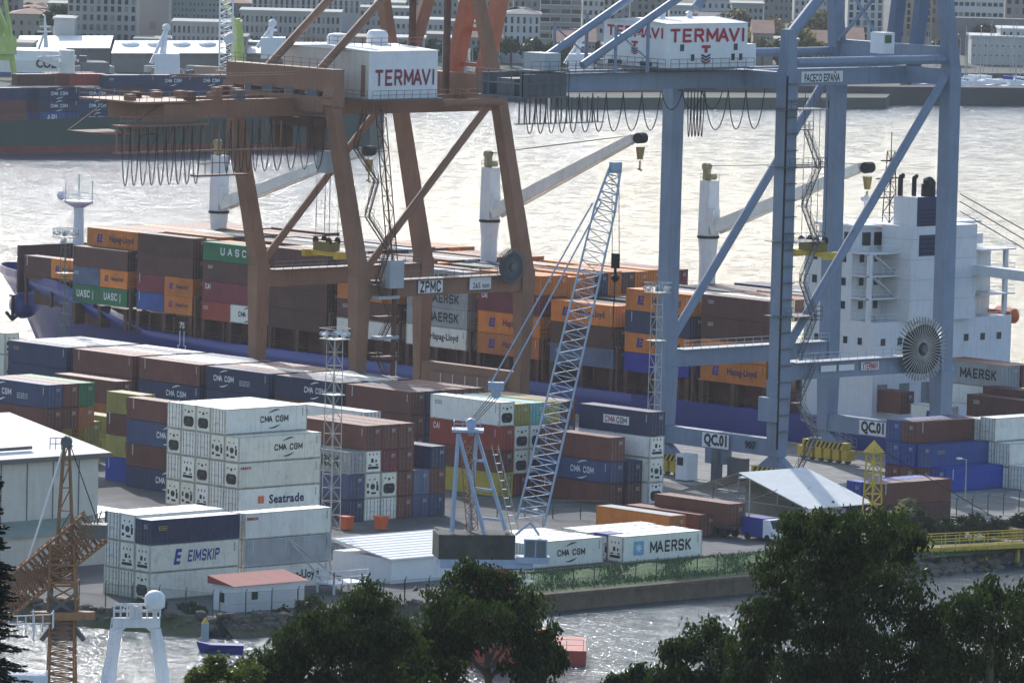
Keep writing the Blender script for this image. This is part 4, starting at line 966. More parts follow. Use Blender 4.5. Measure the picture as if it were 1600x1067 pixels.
def house(root, u0, u1, v0, v1, z0, z1, mU, mV, cap=True):
    h = thing('machinery_house', None, None, (0,0,0)); h.parent = root; c = Vector(((u0+u1)/2, (v0+v1)/2, z0)); h.location = c-parent_org(root); ORG[h.name] = c
    b = MB().box(u0, u1, v0, v1, z0, z1); b.m = [0, 0, 1, 0, 0, 0]; b.build('wall', [mU, mV], h)
    zr = z1+.5; um = (u0+u1)/2
    MB().add([(u0-.15,v0-.15,z1),(u1+.15,v0-.15,z1),(u1+.15,v1+.15,z1),(u0-.15,v1+.15,z1),(um,v0-.15,zr),(um,v1+.15,zr)], [(0,1,4),(2,3,5),(1,2,5,4),(3,0,4,5)]).build('roof', M_hw, h)
    w = MB().box(u1, u1+1.1, v0-.2, v1+.2, z0-.15, z0).rail([(u1+1.05, v0-.2, z0), (u1+1.05, v1+.2, z0)], 1.1, .03, 1.3).box(u0, u1, v0-1.1, v0, z0-.15, z0).rail([(u0, v0-1.05, z0), (u1+1, v0-1.05, z0)], 1.1, .03, 1.3)
    w.build('walkway', M_gr, h)
    return h
# ---------------------------------------------------------------- blue crane
bc = gantry('gantry_crane', 'blue-grey quay gantry crane with boxy white machinery house and raised boom', -45.5, -26, 32, 60.5, M_bl, (4.0, 6.1, 13.2, 15.4, 50.6), 1.75)
for u in (-38.4, -33.4):
    MB().beam((u, .7, 49.3), (u, 63, 49.3), .9, 2.1).build('girder', M_bl, bc)
MB().box(-39.5, -31.5, -6.5, 1.2, 47.6, 47.8).box(-39, -38.6, -6.2, 1, 47.8, 50.4).box(-32.3, -31.9, -6.2, 1, 47.8, 50.4).box(-39, -32, -.6, .9, 47.8, 50.6).box(-37, -34, -5.5, -2, 47.8, 49.8).build('tail_platform', M_gr, bc)
tp = MB().rail([(-31.6, -6.4, 47.8), (-31.6, 1.1, 47.8)], 3.0, .06, 1.2).rail([(-39.4, -6.4, 47.8), (-31.6, -6.4, 47.8)], 3.0, .06, 1.6).rail([(-31.6, -6.4, 50.8), (-31.6, 6.5, 50.8)], 1.1, .03, 1.3); tp.build('tail_rail', M_gr, bc)
MB().box(-36.2, -32.6, -2.0, .6, 50.8, 52.8).build('control_cabin', M_cabn, bc)
hs = house(bc, -41.4, -30.6, 16.0, 29.6, 50.9, 56.2, M_hw, M_hw)
put_text(hs, 'TERMAVI', (-36.0, 15.95, 55.0), 1.05, '-y', M_letr, .03, space=1.15, width=9.6); put_text(hs, 'TERMAVI', (-30.54, 22.8, 54.75), 1.35, '+x', M_letr, .03, space=1.15, width=12.4)
chevron(hs, (-36.0, 15.98, 53.2), .72, '-y'); chevron(hs, (-30.58, 22.6, 52.6), 1.0, '+x')
for v in (18.6, 27.6): MB().box(-30.6, -30.53, v-.3, v+.3, 52.9, 53.7).build('window', M_fan, hs)
for v in (20.4, 27.2, 28.5): MB().box(-30.6, -30.53, v-.25, v+.25, 51.7, 52.5).build('window', M_win, hs)
MB().box(-40.5, -38.2, 15.92, 16, 51.0, 51.5).box(-35, -33, 15.92, 16, 51.0, 51.5).build('vent', M_dark, hs)
for v in (20, 24.5): MB().lathe([(.35,0),(.35,.5),(.5,.6),(.2,.8)], (-35.5, v, 56.6), 10).build('roof_vent', M_hw, hs)
MB().box(-33, -30.7, 29.6, 31.2, 50.9, 53.6).build('annexe', M_hw, hs)
# portal frame over the house, stays, ties
for u in (-41.8, -31.2):
    MB().beam((u, 8.2, 50.4), (u, 8.2, 56), .28).beam((u, 13.5, 50.4), (u, 13.5, 57), .3).beam((u, 8.2, 55.4), (u, 13.5, 52), .14).beam((u, 8.2, 55.0), (u, 13.5, 55.0), .16).build('stay_support', M_bl, bc)
MB().tube((-40, 4.2, 51.4), (-40, 24, 61.4), .5, n=14).build('backstay', M_bl, bc); MB().tube((-31.4, 3.0, 51.4), (-31.4, 25, 62.4), .5, n=14).build('backstay', M_bl, bc)
MB().tube((-40, 30, 57.5), (-40, 36, 64), .6, n=12).build('backstay', M_bl, bc)
MB().tube((-26, 32.4, 55.0), (-26, 40, 62), .7, n=14).build('backstay', M_bl, bc)
MB().beam((-26, 32, 50.5), (-26, 32, 55.6), 1.6, 1.7, 1.3, 1.3, up=(0,1,0)).build('stay_post', M_bl, bc)
for u in (-45.5, -26): MB().tube((u, 33.2, 51.6), (u, 59.6, 51.6), .55, n=14).build('tie_tube', M_bl, bc)
for u in (-45.5, -26):
    MB().beam((u, 60.5, 50.4), (u+(1.6 if u > -30 else 2.5), 56.4, 66), 1.6, 1.7, 1.3, 1.3, up=(0,1,0)).build('apex_leg', M_bl, bc)
MB().beam((-45.5, 60.5, 52), (-26, 60.5, 52), 1.5, 2.2).build('apex_cross_beam', M_bl, bc)
MB().beam((-44, 59, 53), (-36, 58.4, 60), .35).beam((-36, 58.4, 60), (-28, 58, 66), .3).beam((-44, 58.5, 62), (-37, 58.6, 54), .3).build('apex_lacing', M_bl, bc)
for u in (-38.0, -34.0): MB().beam((u, 62.2, 50), (u, 66, 76), 1.0, 1.7).build('boom', mat('boom_dark_blue', (.12,.16,.24), .55, streak=.2), bc)
kb_ = MB().box(-34.4, -32.2, 54.8, 56.8, 52.0, 54.6).build('operator_cab', M_hw, bc)
MB().box(-32.2, -32.12, 55.1, 56.2, 53.3, 54.3).build('cab_window', mat('green_glass', (.05,.12,.07), .15), kb_)
sg = sign(bc, 'PACECO ESPAÑA', (-32.93, 45.0, 49.3), 7.2, 1.35, '+x', M_letk, M_hw, .02)
festoon(bc, -32.6, [-5+1.75*i for i in range(5)]+[3.8+2.2*i for i in range(3)]+[11+3.1*i for i in range(3)], 48.0, 4.6, M_cab)
festoon(bc, -32.4, [21.6+.55*i for i in range(6)], 48.0, 5.5, M_cab); festoon(bc, -32.6, [24.6, 28.6, 31.6, 34.8], 48.0, 4.8, M_cab)
festoon(bc, -32.2, [17+3.4*i for i in range(4)], 48.0, 2.2, M_cab)
for i in range(16): MB().box(-32.6, -32.4, -6+i*.85, -5.93+i*.85, 44.6, 47.6).build('festoon_hanger', M_gr, bc)
MB().box(-32.8, -32.2, -6.4, 7.6, 44.5, 44.62).box(-33, -32.2, 20.6, 26.5, 47.95, 48.15).build('festoon_rail', M_gr, bc)
gn = MB().box(-32.8, -32.0, 1.2, 32, 50.3, 50.42); gn.rail([(-32.05, 1.2, 50.42), (-32.05, 32, 50.42)], 1.1, .03, 1.3); gn.build('girder_walkway', M_gr, bc)
pts = [(-24.6, 33.6+(2.4 if i % 2 else 0), 16+i*4.6) for i in range(7)]
stairs(bc, pts, (.75, 0, 0), M_gr)
stairs(bc, [(-24.6, 36.5, 15.4), (-24.6, 33.6, 10.6), (-24.6, 36.8, 6.2), (-24.6, 33.6, 1.6)], (.75, 0, 0), M_gr)
MB().beam((-25.0, 31.0, 5), (-25.0, 31.0, 50), .18).build('cable_tray', M_blk, bc)
for i in range(22): MB().box(-25.12, -24.7, 31.0, 32.9, 7+i*2, 7.12+i*2).build('clip', M_gr, bc)
for z_ in (21, 30, 39, 46): MB().box(-27.4, -23.6, 30.4, 36.9, z_, z_+.08).rail([(-23.7, 30.5, z_+.08), (-23.7, 36.8, z_+.08), (-25, 36.8, z_+.08)], 1.1, .03, 1).build('leg_platform', M_gr, bc)
MB().box(-27.6, -25, 30.2, 31.0, 8.3, 11.2).build('switch_cabinet', M_bl, bc)
cable_reel(bc, (-24.3, 55.0, 16.2), 3.95)
spreader(bc, (-36, 47.4, 27.4), 6.2, M_yel)
sign(bc, 'QC.01', (-35.6, 31.05, 5.05), 4.6, 1.75, '-y', M_letk, M_hw, .05); put_text(bc, '907', (-29.6, 31.04, 5.1), .85, '-y', M_letk, .05, width=1.9)
sign(bc, 'QC.01', (-36.6, 59.55, 5.05), 4.6, 1.75, '-y', M_letk, M_hw, .05)
for vv, w_, t_ in ((39.6, 2.7, None), (42.7, 2.7, None), (46.8, 3.1, 'XTERMAVI')): sign(bc, t_, (-25.1, vv, 14.4), w_, 1.0 if t_ else .75, '+x', M_letr, M_hw, .04)
MB().box(-37.5, -34.5, 31.2, 32.8, 2.2, 4.0).build('sill_cabinet', M_bl, bc); MB().box(-35.8, -34.8, 30.6, 31.6, 0, 4).box(-33.8, -31.2, 31.4, 32.6, .3, 3.2).build('gear_frame', M_gr, bc)
pw = Vector((-38.6, 29.2, 0)); kiosk = MB().box(pw.x-1, pw.x+1, pw.y-.9, pw.y+.9, .15, 3.3).build('control_kiosk', M_hw, loc=pw); tag(kiosk, 'small white kiosk with dark window under the blue crane sill', 'kiosk')
MB().box(pw.x-.75, pw.x+.3, pw.y-.93, pw.y-.9, 1.9, 2.9).build('window', M_win, kiosk)
# ---------------------------------------------------------------- brown crane
nc = gantry('gantry_crane', 'rust-brown quay gantry crane with leaning legs and red raised boom', -122, -102.3, 32, 61, M_br, (3.6, 6.4, 17.2, 19.5, 43.4), 1.6, lean=5.6)
for u in (-115.2, -109.2): MB().beam((u, 8, 41.6), (u, 63, 41.6), 1.0, 2.3).build('girder', M_br, nc)
MB().beam((-122.5, 27, 45.3), (-101.6, 27, 45.3), 1.9, 2.9).build('upper_cross_beam', M_br, nc)
for u in (-122, -102.3): MB().beam((u, 26.6, 42), (u, 27, 44.2), 2.1, 2.0).build('beam_post', M_br, nc)
MB().rail([(-122.5, 26.2, 46.75), (-101.6, 26.2, 46.75)], 1.2, .035, 1.5).build('beam_rail', M_br, nc)
for (a, b) in ((-118, 1.2), (-114.2, 2), (-110, 1.4), (-105.4, 1.8)): MB().box(a-b/2, a+b/2, 25.9, 28, 42.8, 44.1).build('winch', M_gr, nc)
MB().box(-118.5, -106.5, -2, 8.2, 42.6, 42.85).box(-118, -107, 2.5, 7.9, 40.2, 42.5).build('tail_platform', M_br, nc)
t_ = MB().rail([(-106.6, -1.9, 42.85), (-106.6, 25, 42.85)], 1.15, .035, 1.2).rail([(-118.4, -1.9, 42.85), (-106.6, -1.9, 42.85)], 1.15, .035, 1.2).rail([(-106.6, 3, 45.6), (-106.6, 24, 45.6)], .6, .05, 4); t_.build('tail_rail', M_br, nc)
for i in range(14):
    x, y = random.uniform(-117, -107.2), random.uniform(-1, 20); MB().box(x-.5, x+.5, y-.6, y+.6, 42.85, 42.85+random.uniform(.5, 1.6)).build('sheave_box', random.choice([M_br, M_gr, M_lash]), nc)
MB().box(-107.6, -105.8, -5.5, 9, 39.8, 40.0).box(-107.4, -106.2, -5.5, 24, 36.4, 36.6).build('festoon_rail', M_br, nc)
for i in range(22): MB().box(-106.9, -106.7, -5.4+i*1.3, -5.26+i*1.3, 36.4, 40).build('festoon_hanger', M_br, nc)
MB().rail([(-105.9, -5.5, 40), (-105.9, 9, 40)], 1.1, .035, 1.2).build('tail_rail', M_br, nc)
festoon(nc, -106.2, [-5+1.45*i for i in range(10)], 39.6, 7.2, M_cab); festoon(nc, -106.4, [12+1.2*i for i in range(6)]+[20+2.3*i for i in range(5)], 40.3, 6.6, M_cab)
for i in range(12): MB().beam((-106.4, -5+i*2.4, 36.5), (-106.4, -3.4+i*2.4, 40), .07).build('tail_lacing', M_lash, nc)
MB().box(-117.5, -107.2, -4.6, 2.2, 38.6, 38.75).rail([(-107.2, -4.6, 38.75), (-107.2, 8, 38.75)], 1.1, .04, .9).beam((-107.3, -4.5, 38.7), (-107.3, 2.4, 42.6), .12).beam((-117.4, -4.5, 38.7), (-117.4, 2.4, 42.6), .12).build('service_platform', M_lash, nc)
MB().rail([(-106.6, 8, 33.4), (-106.6, 14, 33.4)], 3.0, .05, 1.2).box(-108, -106.6, 8, 16.5, 33.2, 33.4).build('service_cage', M_lash, nc)
tr = MB().box(-115.5, -106.5, 27.5, 30.5, 39.0, 40.2).box(-108.2, -107.9, 27.5, 30.5, 36, 39).box(-114.5, -114.2, 27.5, 30.5, 36, 39).rail([(-106.4, 24, 35.4), (-106.4, 33, 35.4)], 1.1, .035, 1); tr.build('trolley', M_lash, nc)
MB().box(-107.5, -105.6, 28.8, 31, 33.2, 36).build('operator_cab', M_cabn, nc)
hs = house(nc, -118, -101.2, 31.8, 43.7, 42.9, 49.0, M_hw, M_hb)
put_text(hs, 'TERMAVI', (-101.14, 38.0, 45.6), 1.7, '+x', mat('lettering_dark_red', (.22,.03,.06), .6), .03, space=1.15, width=10.2)
MB().box(-102.6, -101.9, 31.7, 31.8, 43.2, 47.2).build('door', M_br, hs)
for (a, b, r_, h) in ((-112, 36, 1.5, 1.5), (-110, 41, 1.4, 2.0)): MB().lathe([(r_,0),(r_,h*.7),(r_*.8,h*.92),(r_*.3,h)], (a, b, 49.3), 14).build('roof_hood', M_hw, hs)
MB().rail([(-117.5, 32.2, 49.5), (-103, 32.2, 49.5), (-103, 43.4, 49.5)], 1.1, .035, 1.5).build('roof_rail', M_br, hs)
MB().tube((-116, 27.5, 46.4), (-116, 41.2, 57.8), .55, n=14).build('backstay', M_br, nc); MB().tube((-106, 27.5, 46.4), (-106, 40.5, 57.4), .55, n=14).build('backstay', M_br, nc)
MB().tube((-101.2, 44.5, 42.2), (-101.2, 55, 42.2), .5, n=12).build('tie_tube', M_br, nc)
MB().beam((-102.3, 55.4, 43), (-102.3, 50.2, 60), 1.5, 1.5, 1.2, 1.2, up=(0,1,0)).build('apex_leg', M_br, nc); MB().beam((-122, 55.4, 43), (-120.5, 50.2, 60), 1.5, 1.5, 1.2, 1.2, up=(0,1,0)).build('apex_leg', M_br, nc)
MB().beam((-118.3, 52.5, 42), (-116.5, 57.5, 60), 1.3, 1.6).build('apex_strut', M_br, nc)
MB().beam((-121, 55.6, 44.4), (-103.2, 55.6, 44.4), 1.4, 2.2).build('apex_cross_beam', M_br, nc)
for u, w_ in ((-112.6, 1.5), (-106.8, 1.5)):
    MB().beam((u, 56.5, 43), (u, 62.2, 66), w_, 2.0).build('boom', M_bm, nc)
for q in range(4): MB().beam((-112.6, 57.8+q*1.3, 46.5+q*4.6), (-106.8, 57.8+q*1.3, 46.5+q*4.6), .5).build('boom_tie', M_bm, nc)
for u in (-116.5, -109.7): MB().beam((u, 53, 42.8), (u, 53, 58), .5, .8).build('boom_rest', M_lash, nc)
MB().rail([(-101.4, 44, 42.8), (-101.4, 57, 42.8)], 1.1, .035, 1.3).build('girder_rail', M_br, nc)
sign(nc, 'ZPMC', (-101.45, 43.6, 18.4), 4.3, 1.65, '+x', M_letk, M_hw, .04)
sp = sign(nc, None, (-101.45, 52.4, 18.5), 3.8, 1.6, '+x', M_letk, M_hw); put_text(sp, '265 ton', (-101.38, 52.5, 18.25), .7, '+x', M_letk, .012, width=2.9)
cable_reel(nc, (-100.6, 57.0, 20.6), 2.35)
spreader(nc, (-112, 34.8, 22.3), 6.2, M_yel)
pts = [(-100.8, 33.4-(max(0, z_-20)*.26)+(2.7 if i % 2 else 0), z_) for i, z_ in enumerate([1.5+i*4.4 for i in range(10)])]
stairs(nc, pts, (.75, 0, 0), M_lash)
MB().beam((-100.6, 36.6, 2), (-100.6, 36.6, 20), .5).lattice((-100.2, 36.2, 19), (-100.2, 33.0, 42), .9, .9, 12, .07, .04).build('lift_shaft', M_lash, nc)
for i in range(6): MB().box(-101.2, -99.8, 33.2, 36.8, 4.2+i*2.6, 4.6+i*2.6).build('landing_plate', M_cabn if i % 2 else M_lash, nc)
MB().box(-101.1, -99.3, 34.6, 37, 18.6, 22.2).build('switch_cabinet', M_cabn, nc)
MB().box(-119, -104.5, 60.0, 62, .8, 5.2).build('cable_trough', mat('trough_brown', (.24,.13,.10), .7, streak=.3), nc)
for i in range(6): MB().box(-117+i*2.4, -116.85+i*2.4, 59.93, 60, 1, 5.1).build('trough_post', M_hb, nc)
# ================================================================== yard furniture, sheds, masts, foreground
def light_mast(px, pyb, pyt, v=None, z0=0.0, base=None, w=1.1, label='', lamps=8, mt=None):
    b = base if base is not None else at_z(px, pyb, 0); top = at_u(px, pyt, b.x); H = top.z
    r = thing('floodlight_mast', label, 'light mast', b, 'lattice floodlight masts')
    MB().lattice(b, (b.x, b.y, H-1.2), w, w*.8, int(H/1.5), .045, .024, side=(1,0,0)).build('mast', mt or M_steel, r)
    p = MB().box(b.x-1.2, b.x+1.2, b.y-1.2, b.y+1.2, H-1.3, H-1.2); p.rail([(b.x-1.2,b.y-1.2,H-1.2),(b.x+1.2,b.y-1.2,H-1.2),(b.x+1.2,b.y+1.2,H-1.2),(b.x-1.2,b.y+1.2,H-1.2),(b.x-1.2,b.y-1.2,H-1.2)], 1.1, .03, .8); p.build('platform', M_steel, r)
    for i in range(lamps):
        t = 2*math.pi*i/lamps; c = Vector((b.x+1.45*math.cos(t), b.y+1.45*math.sin(t), H-.75))
        d = Vector((math.cos(t), math.sin(t), -.7)).normalized(); a = Vector((-math.sin(t), math.cos(t), 0))
        MB().beam(c-d*.18, c+d*.18, .5, .42, up=(-d.z*math.cos(t), -d.z*math.sin(t), 1)).build('floodlight', M_cabn if i % 3 else M_hw, r)
    if H > 14: MB().box(b.x-.9, b.x+.9, b.y-.9, b.y+.9, H*.72, H*.72+.08).build('rest_platform', M_steel, r)
    return r
light_mast(207, 0, 352, base=Vector((-163, 33.0, 0)), label='lattice floodlight mast standing before the ship bow', mt=mat('mast_green', (.10,.14,.12), .6))
light_mast(515, 888, 512, label='lattice floodlight mast beside the tall white reefer block', w=1.5)
light_mast(1038, 0, 440, base=Vector((-31.5, 16.5, 0)), label='lattice floodlight mast in front of the blue crane leg', w=1.2)
# warehouse at the left with lean-to
M_cl = mat('cladding_grey', (.50,.50,.46), .6, vary=.08, streak=.3, rustc=(.22,.2,.17)); M_rf = mat('roof_white', (.78,.78,.75), .55, vary=.06, streak=.1)
M_gn = mat('lean_to_green', (.25,.30,.25), .7, vary=.12); M_dk = mat('gutter_dark', (.12,.12,.12), .6)
wu, wv = -16.0, -81.5; wh = at_u(164, 703, wu).z
wr = thing('warehouse', 'large grey-clad warehouse with white sheet roof and dark gutter', 'warehouse', (wu-15, wv-25, 0))
MB().box(wu-34, wu, wv-60, wv-1.2, 0, wh-.3).build('wall', M_cl, wr)
rf = MB().add([(wu+.6,wv,wh-.2),(wu-17,wv,wh+2.6),(wu-34.6,wv,wh-.2),(wu+.6,wv-62,wh-.2),(wu-17,wv-62,wh+2.6),(wu-34.6,wv-62,wh-.2)], [(0,1,4,3),(1,2,5,4),(0,2,1)]).build('roof', M_rf, wr)
MB().box(wu+.45, wu+.85, wv-62, wv+.1, wh-.75, wh-.22).build('gutter', M_dk, wr)
for i in range(14): MB().box(wu, wu+.05, wv-4-i*3.6, wv-3.86-i*3.6, 4.2, wh-.8).build('cladding_seam', M_dk, wr)
MB().beam((wu-2, wv-30, wh+.5), (wu-2, wv-9, wh+.55), .35).build('roof_duct', M_dk, wr)
MB().add([(wu,wv-60,4.6),(wu,wv-2,4.6),(wu+5.5,wv-2,3.7),(wu+5.5,wv-60,3.7),(wu,wv-60,4.4),(wu,wv-2,4.4),(wu+5.5,wv-2,3.5),(wu+5.5,wv-60,3.5)], [(0,1,2,3),(7,6,5,4),(1,5,6,2),(3,2,6,7)]).build('lean_to_roof', M_gn, wr)
MB().box(wu+.1, wu+5.2, wv-60, wv-2.3, 0, 3.55).build('lean_to_wall', M_cl, wr)
# low flat-roofed building between warehouse and stacks
P = at_z(232, 803, 4.0); lo = thing('low_store', 'low white-roofed store beside the warehouse', 'building', (P.x-6, P.y-5, 0))
MB().box(P.x-13, P.x, P.y-9.5, P.y, 0, 3.8).build('wall', M_cl, lo); MB().box(P.x-13.3, P.x+.3, P.y-9.8, P.y+.3, 3.8, 4.05).build('roof', M_rf, lo)
# hut with red roof behind the fence
P = at_z(365, 957, 0); hu = thing('hut', 'white hut with low red roof behind the fence', 'hut', (P.x-3, P.y+4, 0))
MB().box(P.x-3.4, P.x, P.y, P.y+9.6, 0, 2.75).build('wall', M_hw, hu)
MB().add([(P.x+.35,P.y-.35,2.75),(P.x+.35,P.y+9.95,2.75),(P.x-3.8,P.y+9.95,3.5),(P.x-3.8,P.y-.35,3.5),(P.x-3.8,P.y-.35,2.7),(P.x-3.8,P.y+9.95,2.7)], [(0,1,2,3),(3,4,0),(1,5,2),(2,5,4,3)]).build('roof', mat('red_roof', (.32,.075,.06), .7, vary=.12, streak=.2), hu)
MB().box(P.x-.0, P.x+.06, P.y+2.4, P.y+3.2, 1.2, 2.0).build('window', M_win, hu); MB().box(P.x-2.2, P.x-1.5, P.y-.05, P.y, .9, 1.9).build('window', M_win, hu)
# striped-roof shed
P = at_z(611, 912, 0); sh = thing('shed', 'white shed with broad ribbed roof behind the lattice crane', 'shed', (P.x-5, P.y+7, 0))
u1, v0 = P.x, P.y; u0, v1 = u1-9.4, v0+14.5; ze = at_u(611, 873, u1).z
MB().box(u0, u1, v0, v1, 0, ze-.02).build('wall', M_hw, sh)
MB().add([(u1+.3,v0-.3,ze),(u1+.3,v1+.3,ze),(u0,v1+.3,ze+1.3),(u0,v0-.3,ze+1.3),(u1+.3,v0-.3,ze-.15),(u1+.3,v1+.3,ze-.15),(u0,v1+.3,ze+1.15),(u0,v0-.3,ze+1.15)], [(0,1,2,3),(7,6,5,4),(0,4,5,1),(3,7,4,0)]).build('roof', M_rf, sh)
for i in range(11):
    t_ = i/10; MB().beam((u1+.3+(u0-u1-.3)*t_, v0-.3, ze+1.3*t_+.04), (u1+.3+(u0-u1-.3)*t_, v1+.3, ze+1.3*t_+.04), .06, .04).build('roof_rib', M_rf, sh)
# tent over the lane
er = at_z(1262, 795, 3.4); ue, tv0, tv1 = er.x, er.y, er.y+11.0
tn = thing('tent', 'open white canopy tent with steel trusses on the lane', 'tent', (ue-10, (tv0+tv1)/2, 0))
M_tent = mat('tent_canvas', (.74,.74,.70), .7, vary=.08, streak=.15); M_tin = mat('tarp_blue', (.03,.04,.24), .6, vary=.15)
for a, b in ((ue, ue-11.3), (ue-21, ue-11.3)):
    za, zb = 3.4, 6.5
    MB().add([(a,tv0,za),(b,tv0,zb),(b,tv1,zb),(a,tv1,za)], [(0,3,2,1) if a > b else (0,1,2,3)]).add([(a,tv0,za-.06),(b,tv0,zb-.06),(b,tv1,zb-.06),(a,tv1,za-.06)], [(0,1,2,3) if a > b else (0,3,2,1)]).build('canvas', M_tent, tn)
for v_ in (tv0+.1, (tv0+tv1)/2, tv1-.1):
    for a in (ue-.1, ue-20.9): MB().tube((a, v_, 0), (a, v_, 3.3), .1, n=6).build('post', M_steel, tn)
    t_ = MB().tube((ue, v_, 3.28), (ue-11.3, v_, 6.4), .08, n=5).tube((ue-21, v_, 3.28), (ue-11.3, v_, 6.4), .08, n=5).tube((ue, v_, 3.3), (ue-21, v_, 3.3), .06, n=5)
    for x, z in ((5, 4.6), (11.3, 6.3), (15, 5.0)): t_.tube((ue-x, v_, 3.3), (ue-x, v_, z), .05, n=4)
    t_.tube((ue-5, v_, 5.1), (ue-10, v_, 3.3), .05, n=4).tube((ue-15, v_, 5.1), (ue-10, v_, 3.3), .05, n=4).build('truss', M_steel, tn)
MB().add([(ue-.3,tv1-.15,3.3),(ue-11.3,tv1-.15,6.4),(ue-20.8,tv1-.15,3.3)], [(0,1,2)]).box(ue-20.8, ue-11, tv1-.2, tv1-.12, .3, 3.3).build('gable_sheet', mat('canvas_grey', (.34,.33,.29), .8), tn)
MB().add([(ue-.6,tv1-.3,3.5),(ue-9.6,tv1-.3,5.8),(ue-9.6,tv1-.3,2.6),(ue-.6,tv1-.3,2.2)], [(0,1,2,3)]).build('back_sheet', M_tin, tn)
# flat trailer under the brown box
tr = thing('trailer', 'flat container trailer with wheels under a brown box', 'trailer', (PTR.x-6, PTR.y+1.2, 0))
MB().box(PTR.x-12.3, PTR.x+.1, PTR.y+.7, PTR.y+1.0, .95, 1.35).box(PTR.x-12.3, PTR.x+.1, PTR.y+1.5, PTR.y+1.8, .95, 1.35).box(PTR.x-12.3, PTR.x+.1, PTR.y+.1, PTR.y+2.35, 1.28, 1.39).build('chassis', M_gr, tr)
for x in (1.2, 2.5, 3.8):
    for y in (.25, 2.2): MB().tube((PTR.x-x, PTR.y+y-.18, .5), (PTR.x-x, PTR.y+y+.18, .5), .5, n=14).build('wheel', M_blk, tr)
MB().box(PTR.x-10.6, PTR.x-10.4, PTR.y+.6, PTR.y+.8, 0, .95).box(PTR.x-10.6, PTR.x-10.4, PTR.y+1.7, PTR.y+1.9, 0, .95).build('landing_leg', M_gr, tr)
# blue generator cabinet between the two reefers
P = at_z(948, 876, 0); gc = thing('generator_cabinet', 'open-framed blue generator cabinet between two white reefers', 'cabinet', (P.x-1, P.y+1, 0))
MB().box(P.x-2.2, P.x-.1, P.y+1.1, P.y+2.3, 0, 2.7).build('housing', M_tin, gc); MB().box(P.x-2.2, P.x, P.y, P.y+2.4, 2.7, 2.95).build('canopy', M_tin, gc)
for a in (P.x-2.1, P.x-.1): MB().box(a-.08, a+.08, P.y+.05, P.y+.2, 0, 2.7).build('post', M_tin, gc)
# orange bins beside the white door ends
for px in (541, 595):
    P = at_z(px, 828, 0); o = thing('waste_bin', 'orange wheeled waste bin before the ' + ('navy box' if px < 560 else 'white door ends'), 'bin', P, 'orange bins')
    MB().add([(P.x+x*f, P.y+y*f, z) for z, f in ((.15,.8),(1.5,1)) for x, y in ((-.6,-.6),(.6,-.6),(.6,.6),(-.6,.6))], [(3,2,1,0),(0,1,5,4),(1,2,6,5),(2,3,7,6),(3,0,4,7),(4,5,6,7)]).build('tub', mat('bin_orange', (.62,.12,.04), .5), o)
    MB().box(P.x-.7, P.x+.7, P.y-.7, P.y+.7, 1.5, 1.62).build('lid', mat('bin_orange', (.62,.12,.04)), o)
# white access platform beside the ribbed shed
P = at_z(531, 925, 0); r = thing('access_platform', 'white railed steel platform beside the ribbed shed', 'platform', P)
MB().box(P.x-1.5, P.x+1.5, P.y-2.2, P.y+2.6, 1.0, 1.15).build('deck', M_hw, r)
MB().rail([(P.x+1.5,P.y+2.6,1.15),(P.x+1.5,P.y-2.2,1.15),(P.x-1.5,P.y-2.2,1.15)], 1.3, .06, 1.0).build('railing', M_hw, r)
for x, y in ((-1.3,-2),(1.3,-2),(1.3,2.4),(-1.3,2.4)): MB().box(P.x+x-.1, P.x+x+.1, P.y+y-.1, P.y+y+.1, 0, 1.0).build('leg', M_hw, r)
MB().tube((P.x-1, P.y-1.5, 1.1), (P.x-4.5, P.y-3.5, 5.5), .1, n=6).tube((P.x-.4, P.y+.5, 1.1), (P.x-4.5, P.y-3.5, 5.5), .1, n=6).build('davit', M_steel, r)
# fences
M_fp = mat('fence_green', (.06,.10,.07), .6, vary=.1)
def mesh_mat():
    m = bpy.data.materials.new('chain_link'); m.use_nodes = True; t = m.node_tree; b = t.nodes['Principled BSDF']; b.inputs['Base Color'].default_value = (.045,.085,.065,1); b.inputs['Roughness'].default_value = .6
    tc = _n(t, 'ShaderNodeTexCoord'); mp = _n(t, 'ShaderNodeMapping'); mp.inputs['Rotation'].default_value = (0, 0, R(45)); mp.inputs['Scale'].default_value = (14, 14, 14); t.links.new(tc.outputs['Object'], mp.inputs[0])
    w = _n(t, 'ShaderNodeTexNoise'); w.inputs['Scale'].default_value = 3; t.links.new(mp.outputs[0], w.inputs['Vector'])
    r = _n(t, 'ShaderNodeMapRange'); t.links.new(w.outputs[0], r.inputs[0]); r.inputs[1].default_value = .35; r.inputs[2].default_value = .65; r.inputs[3].default_value = .10; r.inputs[4].default_value = .32
    t.links.new(r.outputs[0], b.inputs['Alpha']); return m
M_link = mesh_mat()
def fence(pts, label, h=2.4, step=3.0):
    a0 = Vector(pts[0]); r = thing('fence', label, 'fence', a0)
    for a, b in zip(pts[:-1], pts[1:]):
        a = Vector(a); b = Vector(b); n_ = max(1, int((b-a).length/step)); d = (b-a).normalized(); o = Vector((d.y, -d.x, 0))
        for i in range(n_+1):
            p = a.lerp(b, i/n_); MB().beam(p, p+Vector((0,0,h)), .09).beam(p+Vector((0,0,h)), p+Vector((0,0,h+.35))+o*.25, .06).build('post', M_fp, r)
            if i < n_:
                q = a.lerp(b, (i+1)/n_); MB().add([p+Vector((0,0,.05)), q+Vector((0,0,.05)), q+Vector((0,0,h)), p+Vector((0,0,h))], [(0,1,2,3)]).build('mesh_panel', M_link, r)
        MB().tube(a+Vector((0,0,h)), b+Vector((0,0,h)), .02, n=4).tube(a+Vector((0,0,h*.5)), b+Vector((0,0,h*.5)), .015, n=4).build('line_wire', M_fp, r)
fence([(33.2,-64,.1),(33.2,-18,.1)], 'green chain link fence along the top of the sea wall')
